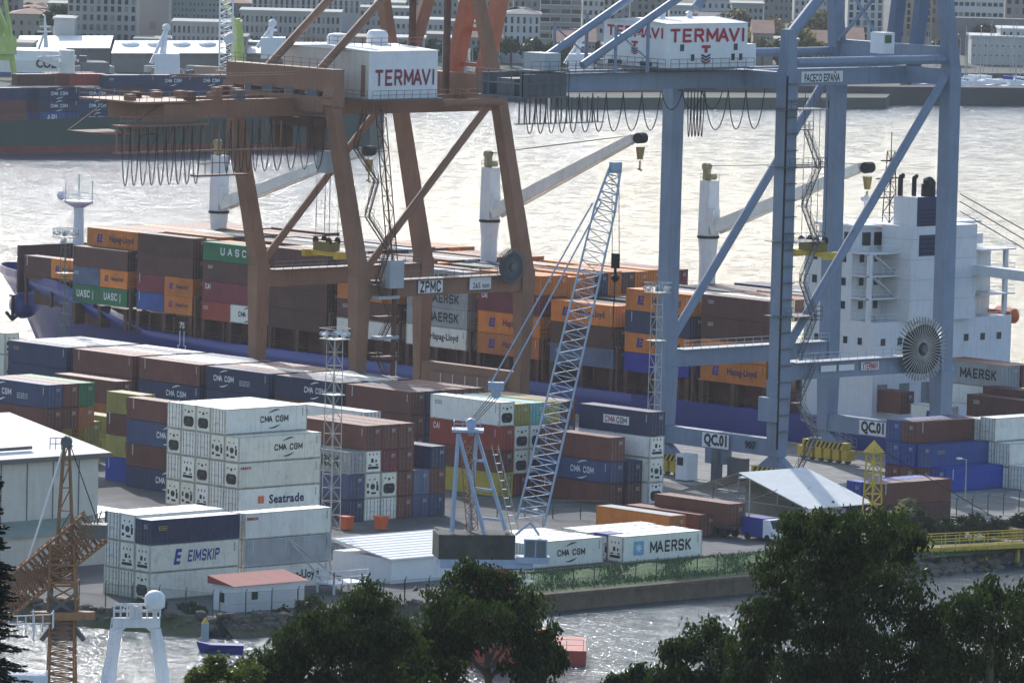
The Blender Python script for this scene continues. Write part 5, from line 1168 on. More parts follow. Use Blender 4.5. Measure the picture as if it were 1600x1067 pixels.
fence([(31,-104,.0),(29.5,-91,.0),(26.5,-80,.0),(33,-64.6,0)] if False else [(29.6,-104.2,0),(31.2,-95,0),(31,-80,0),(33.2,-65,0)], 'green chain link fence in front of the red-roofed hut')
fence([(29,-104.6,0),(8.5,-112.4,0)], 'green chain link fence beside the stacked white boxes')
fence([at_z(690,806,0), at_z(950,812,0)], 'dark steel yard fence behind the white reefers', 2.2)
fence([at_z(1494,812,0), at_z(1640,795,0)], 'grey panel fence beside the blue block', 2.4)
# slim street lamps
for px, pb, pt, lab in ((1169, 842, 748, 'slim grey lamp post in front of the tent'), (1508, 782, 718, 'slim white lamp post before the blue block'), (848, 824, 798, 'short lamp post behind the reefers')):
    P = at_z(px, pb, 0); T = at_u(px, pt, P.x); r = thing('lamp_post', lab, 'lamp post', P)
    MB().tube(P, (P.x, P.y, T.z), .1, .06, 8).build('post', M_steel, r); MB().beam((P.x, P.y, T.z), (P.x-.2, P.y-.9, T.z+.15), .09).build('arm', M_steel, r); MB().box(P.x-.45, P.x+.05, P.y-1.3, P.y-.7, T.z+.08, T.z+.26).build('lantern', M_hw, r)
# yellow lattice tower and gangway at the right bank
P = at_z(1361, 852, 0); T = at_u(1361, 693, P.x)
r = thing('lattice_tower', 'small yellow lattice tower beside the tent', 'tower', P)
MB().lattice(P, (P.x, P.y, T.z-1), 1.8, 1.1, 9, .1, .06, side=(1,0,0)).build('mast', M_yel, r); MB().add([(P.x-.9,P.y-.9,T.z-1),(P.x+.9,P.y-.9,T.z-1),(P.x+.9,P.y+.9,T.z-1),(P.x-.9,P.y+.9,T.z-1),(P.x,P.y,T.z+.4)], [(0,1,4),(1,2,4),(2,3,4),(3,0,4),(3,2,1,0)]).build('cap', M_yel, r)
MB().tube((P.x, P.y, T.z-.2), at_z(1590, 830, 0), .05, n=4).build('guy_wire', M_blk, r)
a = at_z(1440, 858, .6); b = at_z(1640, 848, .6)
r = thing('walkway_bridge', 'yellow steel walkway with railings above the rocks', 'walkway', a)
MB().beam(a, b, 2.2, .5).build('deck', M_yel, r); d = (b-a).normalized(); o = Vector((d.y, -d.x, 0))
for s in (-1, 1): MB().rail([a+o*s+Vector((0,0,.25)), b+o*s+Vector((0,0,.25))], 1.3, .05, 1.8).build('handrail', M_yel, r)
P = at_z(1575, 838, 1); MB().box(P.x-1.6, P.x+1.6, P.y-.8, P.y+.8, .8, 2.0).build('winch_box', mat('rusty_ochre', (.34,.2,.1), .8, rust=.6), r)
for k in range(5): pp = a.lerp(b, k/4); MB().beam((pp.x, pp.y, -3.5), (pp.x, pp.y, .5), .35).build('pile', M_yel, r)
# blue cab-less truck front by the tent
P = at_z(1207, 848, 0); r = thing('van', 'blue and white van parked by the tent', 'van', P)
MB().box(P.x-5, P.x-1.6, P.y, P.y+2.2, .45, 2.6).build('body', M_tin, r); MB().add([(P.x-1.6,P.y,.45),(P.x,P.y,.45),(P.x-.2,P.y,1.5),(P.x-.7,P.y,2.5),(P.x-1.6,P.y,2.5),(P.x-1.6,P.y+2.2,.45),(P.x,P.y+2.2,.45),(P.x-.2,P.y+2.2,1.5),(P.x-.7,P.y+2.2,2.5),(P.x-1.6,P.y+2.2,2.5)], [(4,3,2,1,0),(5,6,7,8,9),(0,1,6,5),(1,2,7,6),(2,3,8,7),(3,4,9,8)]).build('cab', M_hw, r)
MB().add([(P.x-.18,P.y+.2,1.52),(P.x-.66,P.y+.2,2.42),(P.x-.66,P.y+2,2.42),(P.x-.18,P.y+2,1.52)], [(3,2,1,0)]).build('windscreen', M_win, r)
for x in (.9, 4.1):
    for y in (.1, 2.1): MB().tube((P.x-x, P.y+y-.12, .42), (P.x-x, P.y+y+.12, .42), .42, n=12).build('wheel', M_blk, r)
# ---------------------------------------------------------------- blue lattice-boom crane on a red work pontoon
M_lb = mat('lattice_pale_blue', (.37,.45,.57), .5, vary=.1, streak=.25); M_ct = mat('counterweight_stone', (.06,.065,.055), .9, vary=.4, scale=.6, bump=.5)
DP = 706.0
c0 = at_d(742, 880, DP); cz = c0.z
fx = at_d(742, 700, DP)
E1 = (at_d(900, 880, DP)-at_d(700, 880, DP)); E1.z = 0; E1.normalize(); E2 = Vector((-E1.y, E1.x, 0))   # across and away in the crane's own frame
def q(px, py, back=0.0): return at_d(px, py, DP)+E2*back
lc = thing('lattice_crane', 'pale blue lattice-boom crane with stone counterweight and glazed cab', 'crane', (c0.x, c0.y, WZ+2.2))
pz = at_d(742, 900, DP).z
cw0 = q(679, 872); cw1 = q(800, 878); zt_ = at_d(700, 834, DP).z; zb_ = at_d(700, 872, DP).z
L_ = (cw1-cw0).length; ang = math.atan2(E1.y, E1.x)
def obox(mb, c, lx, ly, z0, z1, a):
    ca, sa = math.cos(a), math.sin(a); P_ = [(c.x+x*ca-y*sa, c.y+x*sa+y*ca) for x, y in ((-lx/2,-ly/2),(lx/2,-ly/2),(lx/2,ly/2),(-lx/2,ly/2))]
    return mb.prism(P_, z0, z1)
cc = (cw0+cw1)/2+E2*2.0
obox(MB(), cc, L_, 4.2, zb_, zt_, ang+R(9)).build('counterweight', M_ct, lc)
obox(MB(), cc+E1*1.0, L_+1.6, 4.4, zb_-.9, zb_-.02, ang+R(9)).build('slew_deck', M_lb, lc)
MB().tube((cc.x+E1.x*2, cc.y+E1.y*2, zb_-.9), (cc.x+E1.x*2, cc.y+E1.y*2, WZ+1.6), 2.0, n=20).build('pedestal', mat('pedestal_red', (.36,.05,.045), .6, streak=.3), lc)
cb = q(832, 862, 1.0); obox(MB(), cb, 3.4, 2.0, cb.z-1.2, cb.z-.55, ang).build('cab_floor', M_lb, lc)
obox(MB(), cb+E1*.3, 2.4, 1.8, cb.z+1.1, cb.z+1.25, ang).build('cab_roof', M_lb, lc)
for x, y in ((-.8,-.8),(1.4,-.8),(1.4,.8),(-.8,.8),(.3,-.8)):
    p = cb+E1*x+E2*y; MB().beam((p.x, p.y, cb.z-.55), (p.x, p.y, cb.z+1.1), .1).build('cab_post', M_lb, lc)
obox(MB(), cb+E1*.3, 2.2, 1.6, cb.z-.5, cb.z+1.08, ang).build('cab_glazing', mat('cab_glass', (.14,.17,.18), .12, vary=.1), lc)
pl = q(815, 908, .5); pm_ = MB(); obox(pm_, pl, 2.6, 1.6, pl.z-.1, pl.z, ang); pm_.rail([pl-E1*1.2-E2*.7, pl+E1*1.2-E2*.7, pl+E1*1.2+E2*.7], 1.1, .035, .6); pm_.build('access_platform', M_hw, lc)
# A-frame
tops = [q(716, 676, .2), q(742, 676, 2.6)]
for (bx, by), tx in (((706, 832), 716), ((733, 835), 745), ((757, 836), 717), ((790, 832), 744)):
    MB().beam(q(bx, by, .4 if tx < 730 else 2.4), q(tx, 678, .4 if tx < 730 else 2.4), .34, .34, .28, .28).build('frame_leg', M_lb, lc)
for a, b in (((737,722),(757,724)), ((742,766),(770,770)), ((748,812),(782,816))): MB().beam(q(*a, 2), q(*b, 2), .25).build('frame_rung', M_lb, lc)
h_ = MB(); obox(h_, q(731, 675, 1.4), 3.2, 2.8, q(731,676).z, q(731,672).z, ang); h_.rail([q(709, 673, .2), q(709, 673, 2.6), q(750, 673, 2.6)], .9, .03, .8); h_.build('frame_head', M_lb, lc)
MB().lattice(q(728, 690, 1.2), q(738, 830, 1.2), .8, .8, 14, .05, .035).build('inner_mast', mat('ladder_rust', (.30,.15,.08), .7, rust=.4), lc)
st = MB()
for i in range(9):
    a = q(770+i*3.4, 715+i*13.5, 2.8); st.beam(a, a+E1*.55+Vector((0,0,.02)), .3, .05).beam(a+E1*.5, a+E1*.5+Vector((0,0,1.0)), .04)
st.tube(q(768, 700, 2.8), q(800, 838, 2.8), .05, n=5).tube(q(778, 700, 2.8), q(812, 838, 2.8), .05, n=5).build('ladder', M_steel, lc)
sp_ = q(736, 664, 1.4); MB().tube(sp_-E2*.5, sp_+E2*.5, .55, n=12).beam(sp_, sp_+Vector((0,0,-1.2)), .4).build('head_sheave', M_lb, lc)
# boom
b0 = q(824, 838, 1.2); b1 = q(945, 330, 1.2); b2 = q(962, 262, 1.2)
bo = MB().lattice(b0.lerp(b1, .04), b1, 2.8, 2.1, 30, .10, .045, 1.9, 1.6, side=E1); bo.tube(b0-E1*1.2, b0.lerp(b1, .04), .12, n=6).tube(b0+E1*1.2, b0.lerp(b1, .04), .12, n=6); bo.build('boom', M_lb, lc)
MB().lattice(b1, b2, 2.1, 1.1, 5, .12, .06, 1.6, 1.1, side=E1).build('boom_head', M_lb, lc)
obox(MB(), b2, 1.3, 1.2, b2.z-.6, b2.z+.5, ang).tube(b2-E2*.9, b2+E2*.9, .5, n=12).build('head_sheave', M_lb, lc)
pb = q(775, 605, 1.2); MB().beam(pb-E1*.8, pb+E1*.8, .9, .8).tube(pb-E2*.6-Vector((0,0,.7)), pb+E2*.6-Vector((0,0,.7)), .5, n=12).build('bridle_block', M_lb, lc)
for s in (-1, 1):
    MB().tube(pb+E1*s*.7, q(933+s*7, 318, 1.2+s*.6), .09, n=5).build('pendant', M_lb, lc)
    MB().tube(pb+E1*s*.5-Vector((0,0,.9)), sp_+E1*s*.3, .035, n=4).tube(pb+E1*s*.2-Vector((0,0,.9)), sp_+E1*s*.1+E2*.3, .035, n=4).build('luffing_rope', M_cab, lc)
hb = q(962, 410, 1.2)
for s in (-.35, .35): MB().tube(b2+E1*s, hb+E1*s+Vector((0,0,.8)), .035, n=4).build('hoist_rope', M_cab, lc)
MB().beam(hb+Vector((0,0,.8)), hb-Vector((0,0,.7)), .75, .5).tube(hb-Vector((0,0,.7)), hb-Vector((0,0,1.4)), .14, n=6).lathe([(.1,-2.1),(.4,-1.8),(.45,-1.5),(.15,-1.3)], hb, 10).build('hook_block', M_blk, lc)
MB().tube(hb-Vector((0,0,2)), q(957, 530, 1.2), .06, n=5).build('hook_chain', M_blk, lc)
# pontoon the crane stands on
pn = thing('work_pontoon', 'red work pontoon with low deckhouse under the lattice crane', 'pontoon', (cc.x, cc.y, WZ))
pc = cc+E1*2-E2*2
obox(MB(), pc, 19, 11, WZ-1, WZ+1.4, ang).build('hull', mat('pontoon_red', (.40,.06,.04), .6, streak=.35, rust=.2), pn)
obox(MB(), pc-E2*3.4+E1*1, 9, 3, WZ+1.4, WZ+3.2, ang).build('deckhouse', mat('deckhouse_orange', (.5,.10,.05), .6, streak=.2), pn)
rl2 = MB(); rl2.rail([pc-E1*9.2-E2*5.3+Vector((0,0,1.4+WZ-pc.z)), pc+E1*9.2-E2*5.3+Vector((0,0,1.4+WZ-pc.z))], 1.1, .035, 1.6); rl2.build('rail', M_hw, pn)
# ---------------------------------------------------------------- rusty lattice crane, lower left
DQ = 668.0
M_rc = mat('rusty_crane', (.27,.135,.06), .75, vary=.25, rust=.5, streak=.4, scale=.8)
def r_(px, py, back=0.0): return at_d(px, py, DQ)+E2*back
b = r_(97, 1100, 1); rc = thing('lattice_crane', 'rusty orange lattice jib crane on a dark pedestal at the near quay', 'crane', (b.x, b.y, -.6))
MB().lattice((r_(98, 960).x, r_(98, 960).y, -.6), r_(98, 962), 2.6, 2.2, 14, .13, .06, side=E1).build('tower', M_rc, rc)
cP = r_(98, 955)
MB().tube(cP, r_(98, 967), 3.1, n=16).build('slew_platform', M_rc, rc)
for s in (-1, 1): MB().beam(r_(98+s*8, 968), r_(98+s*34, 1000), .45).build('knee_brace', M_dk, rc)
MB().tube(r_(98, 965), r_(98, 1000), 1.0, n=12).build('king_post', M_dk, rc)
cab_ = MB(); obox(cab_, r_(98, 925), 2.6, 2.4, r_(98,955).z, r_(98,935).z, ang+R(8)); cab_.build('machine_cabin', M_dk, rc)
MB().lattice(r_(98, 958), r_(98, 850), 2.6, 2.2, 5, .15, .09, side=E1).build('upper_frame', M_rc, rc)
for y_ in (935, 908, 880): obox(MB(), r_(98, y_), 3.0, 2.6, r_(98,y_).z-.12, r_(98,y_).z+.12, ang).build('frame_ring', M_rc, rc)
for s in (-1, 1): MB().beam(r_(98-s*20, 925, -1.6), r_(98+s*20, 955, -1.6), .3).build('cabin_brace', M_dk, rc)
for (bx, tx) in ((86, 100), (116, 108), (84, 101)): MB().beam(r_(bx, 905, .8 if bx == 84 else -.6), r_(tx, 690), .28, .28, .2, .2).build('frame_leg', M_rc, rc)
fr = MB()
for i in range(6):
    t = i/6; y0 = 905-215*t; y1 = 905-215*(t+1/6); xl0, xr0 = 86+14*t, 116-8*t; xl1, xr1 = 86+14*(t+1/6), 116-8*(t+1/6)
    fr.tube(r_(xl0, y0), r_(xr1, y1), .07, n=5).tube(r_(xl0, y0), r_(xr0, y0), .07, n=5)
fr.build('frame_lacing', M_rc, rc)
MB().tube(r_(104, 690, -.5), r_(104, 690, .5), .55, n=12).beam(r_(100, 682), r_(110, 700), .5).build('head_sheave', M_dk, rc)
fr = MB().rail([r_(78, 702), r_(96, 702)], 1.1, .04, .5); fr.build('head_platform', M_dk, rc)
j0, j1 = r_(150, 822), r_(-30, 968)
MB().lattice(j0, j1, 3.4, 3.0, 26, .12, .06, 2.0, 1.6, side=Vector((0,0,1))).build('jib', M_rc, rc)
for i in range(26):
    t = i/26; p = j0.lerp(j1, t); up_ = Vector((0,0,1.5)); MB().beam(p+up_+E1*.5, j0.lerp(j1, min(1, t+1/40))-up_-E1*.2, .12).build('jib_slat', M_rc, rc)
obox(MB(), r_(148, 826), 2.4, 2.0, r_(148,840).z, r_(148,818).z, ang).build('jib_platform', M_dk, rc)
MB().rail([r_(140, 820, -1), r_(166, 814, -1), r_(166, 814, 1)], 1.0, .04, .6).build('platform_rail', M_dk, rc)
MB().tube(r_(102, 690), r_(45, 872), .1, n=6).build('tie_bar', M_hw, rc); MB().tube(r_(108, 690), r_(150, 808), .05, n=4).build('stay_wire', M_blk, rc)
# ---------------------------------------------------------------- white vessel with A-frame and radome (its deck lies below the view)
DV = 660.0
def s_(px, py, back=0.0): return at_d(px, py, DV)+E2*back
vb = s_(205, 1090); wv_ = thing('survey_vessel', 'white vessel with arched stern gantry and radome', 'vessel', (vb.x, vb.y, WZ))
obox(MB(), s_(190, 1100, -2), 22, 8.5, WZ-1, WZ+1.8, ang).build('hull', M_sw, wv_)
gz = s_(200, 975).z
fz = WZ+1.75
for (bx, tx) in ((166, 182), (258, 243)):
    a = s_(bx, 1075); t = s_(tx, 982); MB().beam((a.x, a.y, fz), t, 1.05, .9, .8, .7).build('gantry_leg', M_sw, wv_)
MB().beam(s_(176, 972), s_(250, 972), .9, .9).beam(s_(182, 986), s_(196, 974), .6, .6).beam(s_(243, 986), s_(229, 974), .6, .6).build('gantry_beam', M_sw, wv_)
MB().rail([s_(178, 964, -.6), s_(250, 964, -.6)], 1.2, .05, .6).rail([s_(178, 964, .6), s_(250, 964, .6)], 1.2, .05, .6).build('gantry_rail', M_sw, wv_)
MB().box(s_(212,958).x-.5, s_(212,958).x+.5, s_(212,958).y-.4, s_(212,958).y+.4, s_(212,966).z, s_(212,952).z+.4).build('gantry_box', M_sw, wv_)
t = s_(242, 945); MB().tube(s_(242, 970), t, .22, n=8).build('radome_post', M_sw, wv_)
MB().lathe([(.5,-.85),(.95,-.6),(1.0,0),(.95,.45),(.6,.85),(.2,.98)], s_(242, 938), 18).build('radome', M_hw, wv_, smooth=True)
ld = MB()
for i in range(14): a = s_(163+i*.95, 1065-i*7.2, -1); ld.beam(a, a+E1*.5, .05)
ld.tube(s_(160, 1072, -1), s_(176, 962, -1), .05, n=5).build('ladder', M_hw, wv_)
obox(MB(), s_(30, 1060, 1), 5, 4, WZ+1.8, s_(30, 1052).z, ang).build('wheelhouse', M_sw, wv_)
MB().rail([s_(0, 990), s_(80, 986), s_(80, 986, 3)], 1.6, .05, .8).tube(s_(52, 1000), s_(52, 952), .08, n=6).beam(s_(44, 975), s_(60, 975), .1).build('mast_rail', M_sw, wv_)
# mooring pile with yellow cap
P = at_z(320, 1004, WZ); T = at_u(320, 966, P.x); r = thing('mooring_pile', 'grey mooring pile with yellow cap in the water', 'pile', (P.x, P.y, WZ))
MB().tube((P.x, P.y, WZ-2), (P.x, P.y, T.z-.5), .38, n=12).build('shaft', M_cabn, r); MB().tube((P.x, P.y, T.z-.5), (P.x, P.y, T.z), .4, .1, 12).build('cap', M_yel, r)
P = at_z(345, 1018, WZ); r = thing('small_boat', 'small blue covered boat moored below the bank', 'boat', (P.x, P.y, WZ))
MB().add([P+E1*x+E2*y+Vector((0,0,z)) for x, y, z in ((-2.5,0,1.0),(2.3,-.9,.8),(2.3,.9,.8),(-1,-.9,.8),(-1,.9,.8),(-2,0,-.3),(2.2,-.6,-.3),(2.2,.6,-.3))], [(0,3,1,2,4),(0,5,6,1,3),(0,4,2,7,5),(1,6,7,2),(5,7,6)]).build('hull', M_tin, r)
# ================================================================== far shore: city, marina, far ship
M_c = {k: mat('city_'+k, c, .85, vary=.1, streak=.15, scale=.08, rnd=.05) for k, c in dict(grey=(.34,.34,.32), light=(.45,.45,.43), pink=(.30,.27,.255), beige=(.34,.30,.23), white=(.50,.50,.485), green=(.25,.275,.25), brick=(.38,.25,.18), blue=(.30,.40,.50), dark=(.22,.21,.20)).items()}
M_tile = mat('roof_tile', (.30,.17,.12), .85, vary=.2, scale=.3); M_slate = mat('roof_slate', (.20,.19,.19), .85, vary=.15)
far_n = Vector((fh.x, fh.y, 0)); far_r = Vector((-lh.x, -lh.y, 0))
# far land: quay edge and rising ground behind it
fl = MB(); fv = []
edge = [(-400, 168), (0, 163), (300, 160), (640, 158), (675, 128), (835, 128), (860, 157), (1100, 157), (1385, 157), (1425, 118), (1700, 120), (2100, 124)]
NR = 14
for px, py in edge:
    e = at_z(px, py-4, 1.0)
    for k in range(NR+1):
        d = k/NR*1500; fv.append((e.x+far_n.x*d, e.y+far_n.y*d, 1.0+max(0, d-700)*.05))
    
nE = len(edge)
fl.add(fv, [(i*(NR+1)+k, (i+1)*(NR+1)+k, (i+1)*(NR+1)+k+1, i*(NR+1)+k+1) for i in range(nE-1) for k in range(NR)])
for i in range(nE-1):
    a, b = fv[i*(NR+1)], fv[(i+1)*(NR+1)]; fl.add([a, b, (b[0], b[1], WZ-2), (a[0], a[1], WZ-2)], [(0,3,2,1)])
tag(fl.build('far_shore', mat('far_ground', (.09,.09,.085), .95, vary=.3, scale=.02, second=((.09,.10,.075), .015))), kind='structure')
def ground_far(P):
    d = (P-at_z(800, 154, 1.0)).dot(far_n); return 1.0+max(0, d-700)*.05
def facade(name, label, px0, px1, pytop, D, m, rows=(), cols=0, depth=16, roof=None, pybase=None, roofm=None, cat='building', yaw=0, wsize=(.5,.62), group='buildings across the water'):
    """box building seen face on at distance D; rows are window row heights in photo pixels"""
    D = D-max(0, 1-(px0+px1)/3200)*195
    a = at_d(px0, 100, D); b = at_d(px1, 100, D); r_ = Vector((b.x-a.x, b.y-a.y, 0)); Wd = r_.length; r_.normalize(); n_ = Vector((-r_.y, r_.x, 0))
    mid = (a+b)/2; z0 = ground_far(mid)-1.0; zt = at_d((px0+px1)/2, pytop, D).z
    if yaw: r_ = (Matrix.Rotation(yaw, 3, 'Z') @ r_); n_ = Vector((-r_.y, r_.x, 0))
    c = Vector((mid.x, mid.y, 0)); t = thing(name, label, cat, (c.x, c.y, z0), group)
    P_ = lambda x, y, z: Vector((c.x+r_.x*x+n_.x*y, c.y+r_.y*x+n_.y*y, z))
    bx = lambda x0, x1, y0, y1, za, zb: MB().add([P_(x0,y0,za),P_(x1,y0,za),P_(x1,y1,za),P_(x0,y1,za),P_(x0,y0,zb),P_(x1,y0,zb),P_(x1,y1,zb),P_(x0,y1,zb)], [(3,2,1,0),(4,5,6,7),(0,1,5,4),(1,2,6,5),(2,3,7,6),(3,0,4,7)])
    bx(-Wd/2, Wd/2, 0, depth, z0-3, zt).build('wall', m, t)
    if roof == 'hip':
        h = Wd*.16; MB().add([P_(-Wd/2-.5,-.5,zt),P_(Wd/2+.5,-.5,zt),P_(Wd/2+.5,depth+.5,zt),P_(-Wd/2-.5,depth+.5,zt),P_(-Wd/2+depth*.4,depth/2,zt+h),P_(Wd/2-depth*.4,depth/2,zt+h)], [(0,1,5,4),(1,2,5),(2,3,4,5),(3,0,4)]).build('roof', roofm or M_tile, t)
    elif roof == 'gable':
        h = 3.2; MB().add([P_(-Wd/2-.4,-.6,zt),P_(Wd/2+.4,-.6,zt),P_(Wd/2+.4,depth+.6,zt),P_(-Wd/2-.4,depth+.6,zt),P_(-Wd/2-.4,depth/2,zt+h),P_(Wd/2+.4,depth/2,zt+h)], [(0,1,5,4),(1,2,5),(2,3,4,5),(3,0,4)]).build('roof', roofm or M_tile, t)
    elif roof == 'flat': bx(-Wd/2-.4, Wd/2+.4, -.4, depth+.4, zt, zt+.5).build('parapet', m, t)
    for py in rows:
        zz = at_d((px0+px1)/2, py, D).z
        if zz < z0+1.2: continue
        w = Wd/cols; hh = w*wsize[1]*1.3
        for i in range(cols):
            x = -Wd/2+w*(i+.5); bx(x-w*wsize[0]/2, x+w*wsize[0]/2, -.12, -.02, zz-hh/2, zz+hh/2).build('window', M_win if (i*7+int(py)) % 5 else M_slate, t)
            if wsize[0] > .7: bx(x-w*.48, x+w*.48, -1.1, -.13, zz-hh/2-.35, zz-hh/2).build('balcony', M_c['light'], t)
    return t
facade('house', 'old beige house with terracotta roof behind the ferry berth', 14, 76, 22, 2120, M_c['beige'], (36, 52), 5, roof='hip', wsize=(.3,.4))
facade('house', 'second terracotta-roofed house beside the dark tree', -60, 12, 8, 2180, M_c['beige'], (22, 40), 5, roof='hip', wsize=(.3,.4))
facade('office_block', 'plain concrete annexe of the gridded office block', 83, 114, 31, 1985, M_c['light'], (), 0, roof='flat')
facade('office_block', 'concrete office block with a regular grid of deep windows', 104, 212, -12, 2000, M_c['grey'], (2, 14, 28, 43, 58), 10, roof='flat')
facade('office_block', 'windowless pinkish tower slab beside the gridded office block', 213, 262, -14, 2020, M_c['pink'], (40,), 1, wsize=(.2,.2))
facade('apartment_block', 'tall grey-green slab with many small windows', 262, 348, -16, 2150, M_c['green'], (-2, 7, 16, 25, 34), 14, wsize=(.4,.5))
facade('office_block', 'long low block with two rows of narrow windows behind the white sheds', 268, 372, 37, 1960, M_c['grey'], (47, 63), 14, roof='flat', wsize=(.45,1.1))
facade('office_block', 'long grey block with upper storey windows behind the white lattice tower', 374, 530, 20, 1975, M_c['grey'], (31, 47, 63), 21, roof='flat', wsize=(.45,1.0))
facade('office_block', 'pale rear block above the long grey block', 392, 560, -10, 2160, M_c['light'], (4, 14), 20, wsize=(.45,.8))
facade('apartment_block', 'hazy apartment block behind the brown crane stays', 560, 640, 12, 2120, M_c['grey'], (22, 36, 50), 9)
facade('apartment_block', 'low stepped block between the brown crane stays', 600, 700, 30, 2010, M_c['light'], (42, 56, 70), 12)
facade('apartment_block', 'grey terrace behind the red raised boom', 690, 790, 34, 2060, M_c['green'], (46, 60, 74), 11)
facade('villa', 'white classical building with slate hip roof and tall windows', 784, 842, 22, 1960, M_c['white'], (32, 46, 62), 6, roof='hip', roofm=M_slate, wsize=(.36,.8))
facade('apartment_block', 'balconied apartment block beside the white classical building', 842, 906, -12, 2010, M_c['grey'], (4, 18, 31, 45, 57), 4, wsize=(.86,.3))
facade('apartment_block', 'narrow grey apartment block right of the balconied one', 908, 942, -8, 2040, M_c['light'], (6, 20, 34, 48), 4)
for i, (a, b, t_, D_) in enumerate(((944, 992, 26, 2240), (985, 1040, 12, 2330), (1036, 1088, 22, 2200), (1086, 1140, 8, 2300), (940, 975, 4, 2420), (1140, 1200, 20, 2350), (1190, 1260, 4, 2420))):
    facade('house', f'{["small","broad","low","tall","narrow","long","wide"][i]} pale house with red tiled roof on the far slope', a, b, t_, D_, M_c[['white','beige','white','pink','white','beige','light'][i]], (t_+10, t_+24), 5, roof='gable', wsize=(.3,.4), group='houses on the far slope')
facade('apartment_block', 'pale apartment block with square window grid behind the blue crane apex', 1322, 1378, -14, 2060, M_c['white'], (0, 12, 24, 36, 47, 58), 5, wsize=(.5,.6))
facade('apartment_block', 'ochre-striped apartment block beside the raised blue boom', 1402, 1454, -14, 2050, M_c['beige'], (-2, 9, 20, 31, 42, 53), 5, wsize=(.45,.6))
facade('apartment_block', 'grey block behind the blue crane apex leg', 1452, 1490, -10, 2080, M_c['dark'], (4, 18, 32), 4)
facade('office_block', 'pale building with blue bands above the marina', 1486, 1566, -12, 2010, M_c['white'], (7, 23), 9, wsize=(.7,.5))
for y_ in (-2, 15):
    D_ = 2009.3; a = at_d(1487, y_-4, D_); b = at_d(1565, y_+1, D_)
facade('office_block', 'brown-grey tower at the far end of the marina', 1568, 1640, -14, 2030, M_c['pink'], (2, 18, 34), 6)
facade('retaining_wall', 'dark stone terrace wall above the marina', 1485, 1700, 30, 1985, M_c['dark'], (), 0, cat='wall', depth=4)
rr = random.Random(77); WD = ['slim', 'squat', 'long', 'plain', 'stepped', 'narrow', 'wide', 'dull', 'weathered', 'old']; KD = ['grey', 'pale', 'beige', 'pinkish', 'greenish', 'white', 'brown-grey']
KM = ['grey', 'light', 'beige', 'pink', 'green', 'white', 'dark']; px = -30; i = 0
while px < 1330:
    w_ = rr.uniform(34, 66); D_ = rr.uniform(2120, 2300); y_ = rr.uniform(-16, 12); k = rr.randrange(7); hip = rr.random() < .4
    facade('town_house', f'{WD[i % 10]} {KD[k]} town building in the hazy back row, {"tiled roof" if hip else "flat roof"}', px, px+w_*.985, y_, D_, M_c[KM[k]], (y_+9, y_+21, y_+33, y_+45, y_+57), 6, roof='hip' if hip else 'flat', wsize=(.42,.55), group='back row of the town')
    px += w_; i += 1
px = -30
while px < 1330:
    w_ = rr.uniform(26, 58); D_ = rr.uniform(1900, 2000); y_ = rr.uniform(52, 80) if px > 540 else rr.uniform(58, 72); k = rr.randrange(7)
    facade('waterfront_house', f'low {KD[k]} waterfront building, {WD[i % 10]}, with dark windows', px, px+w_*.9, y_, D_, M_c[KM[k]], (y_+8, y_+19, y_+30), 6, roof=rr.choice(['flat', 'gable']) if px > 540 else 'flat', wsize=(.42,.55), group='waterfront buildings')
    px += w_; i += 1
# marina clubhouse shaped like a ship
t = facade('clubhouse', 'long white two-storey marina building with dark plinth', 1517, 1660, 60, 1925, M_c['white'], (73, 88), 16, roof='flat', wsize=(.28,.16))
facade('clubhouse', 'white upper deck house on the marina building', 1562, 1660, 48, 1930, M_c['white'], (54,), 9, roof='flat', wsize=(.3,.4))
# ferry terminal sheds with white roofs
def shed(px0, px1, pyr, pye, D, label):
    D = D-95
    a = at_d(px0, pye, D); b = at_d(px1, pye, D); zt = at_d((px0+px1)/2, pye, D).z; t = thing('transit_shed', label, 'shed', ((a.x+b.x)/2, (a.y+b.y)/2, 1), 'transit sheds on the far quay')
    zr = zt+2.2; f = far_n
    MB().add([a, b, b+f*26, a+f*26, Vector((a.x, a.y, 0)), Vector((b.x, b.y, 0)), Vector((b.x, b.y, 0))+f*26, Vector((a.x, a.y, 0))+f*26], [(0,4,5,1),(1,5,6,2),(3,7,4,0)]).build('wall', M_c['dark'], t)
    A, B = a-f*1+Vector((0,0,.1)), b-f*1+Vector((0,0,.1)); MB().add([A, B, b+f*14+Vector((0,0,2.6)), a+f*14+Vector((0,0,2.6)), b+f*27, a+f*27], [(0,1,2,3),(3,2,4,5)]).build('roof', M_rf, t)
    n_ = int((px1-px0)/24)
    for i in range(n_):
        p = a.lerp(b, (i+.5)/n_); d = (b-a).normalized()
        MB().add([p-d*1.3-f*.08, p+d*1.3-f*.08, p+d*1.3-f*.08-Vector((0,0,1.5)), p-d*1.3-f*.08-Vector((0,0,1.5))], [(0,3,2,1)]).build('window', M_slate, t)
shed(24, 172, 64, 76, 1880, 'white-roofed transit shed behind the white and blue ferry')
shed(174, 420, 68, 84, 1862, 'long white-roofed transit shed with domed vents')
shed(424, 560, 72, 86, 1880, 'white-roofed transit shed behind the brown crane house')
for i in range(4):
    p = at_d(204+i*40, 69, 1776); tag(MB().lathe([(2.6,-1.2),(2.2,.2),(1.1,.6)], p, 12).build('roof_vent', M_rf, loc=p), 'low white dome on the long transit shed roof', 'roof dome', 'domes on the shed roof')
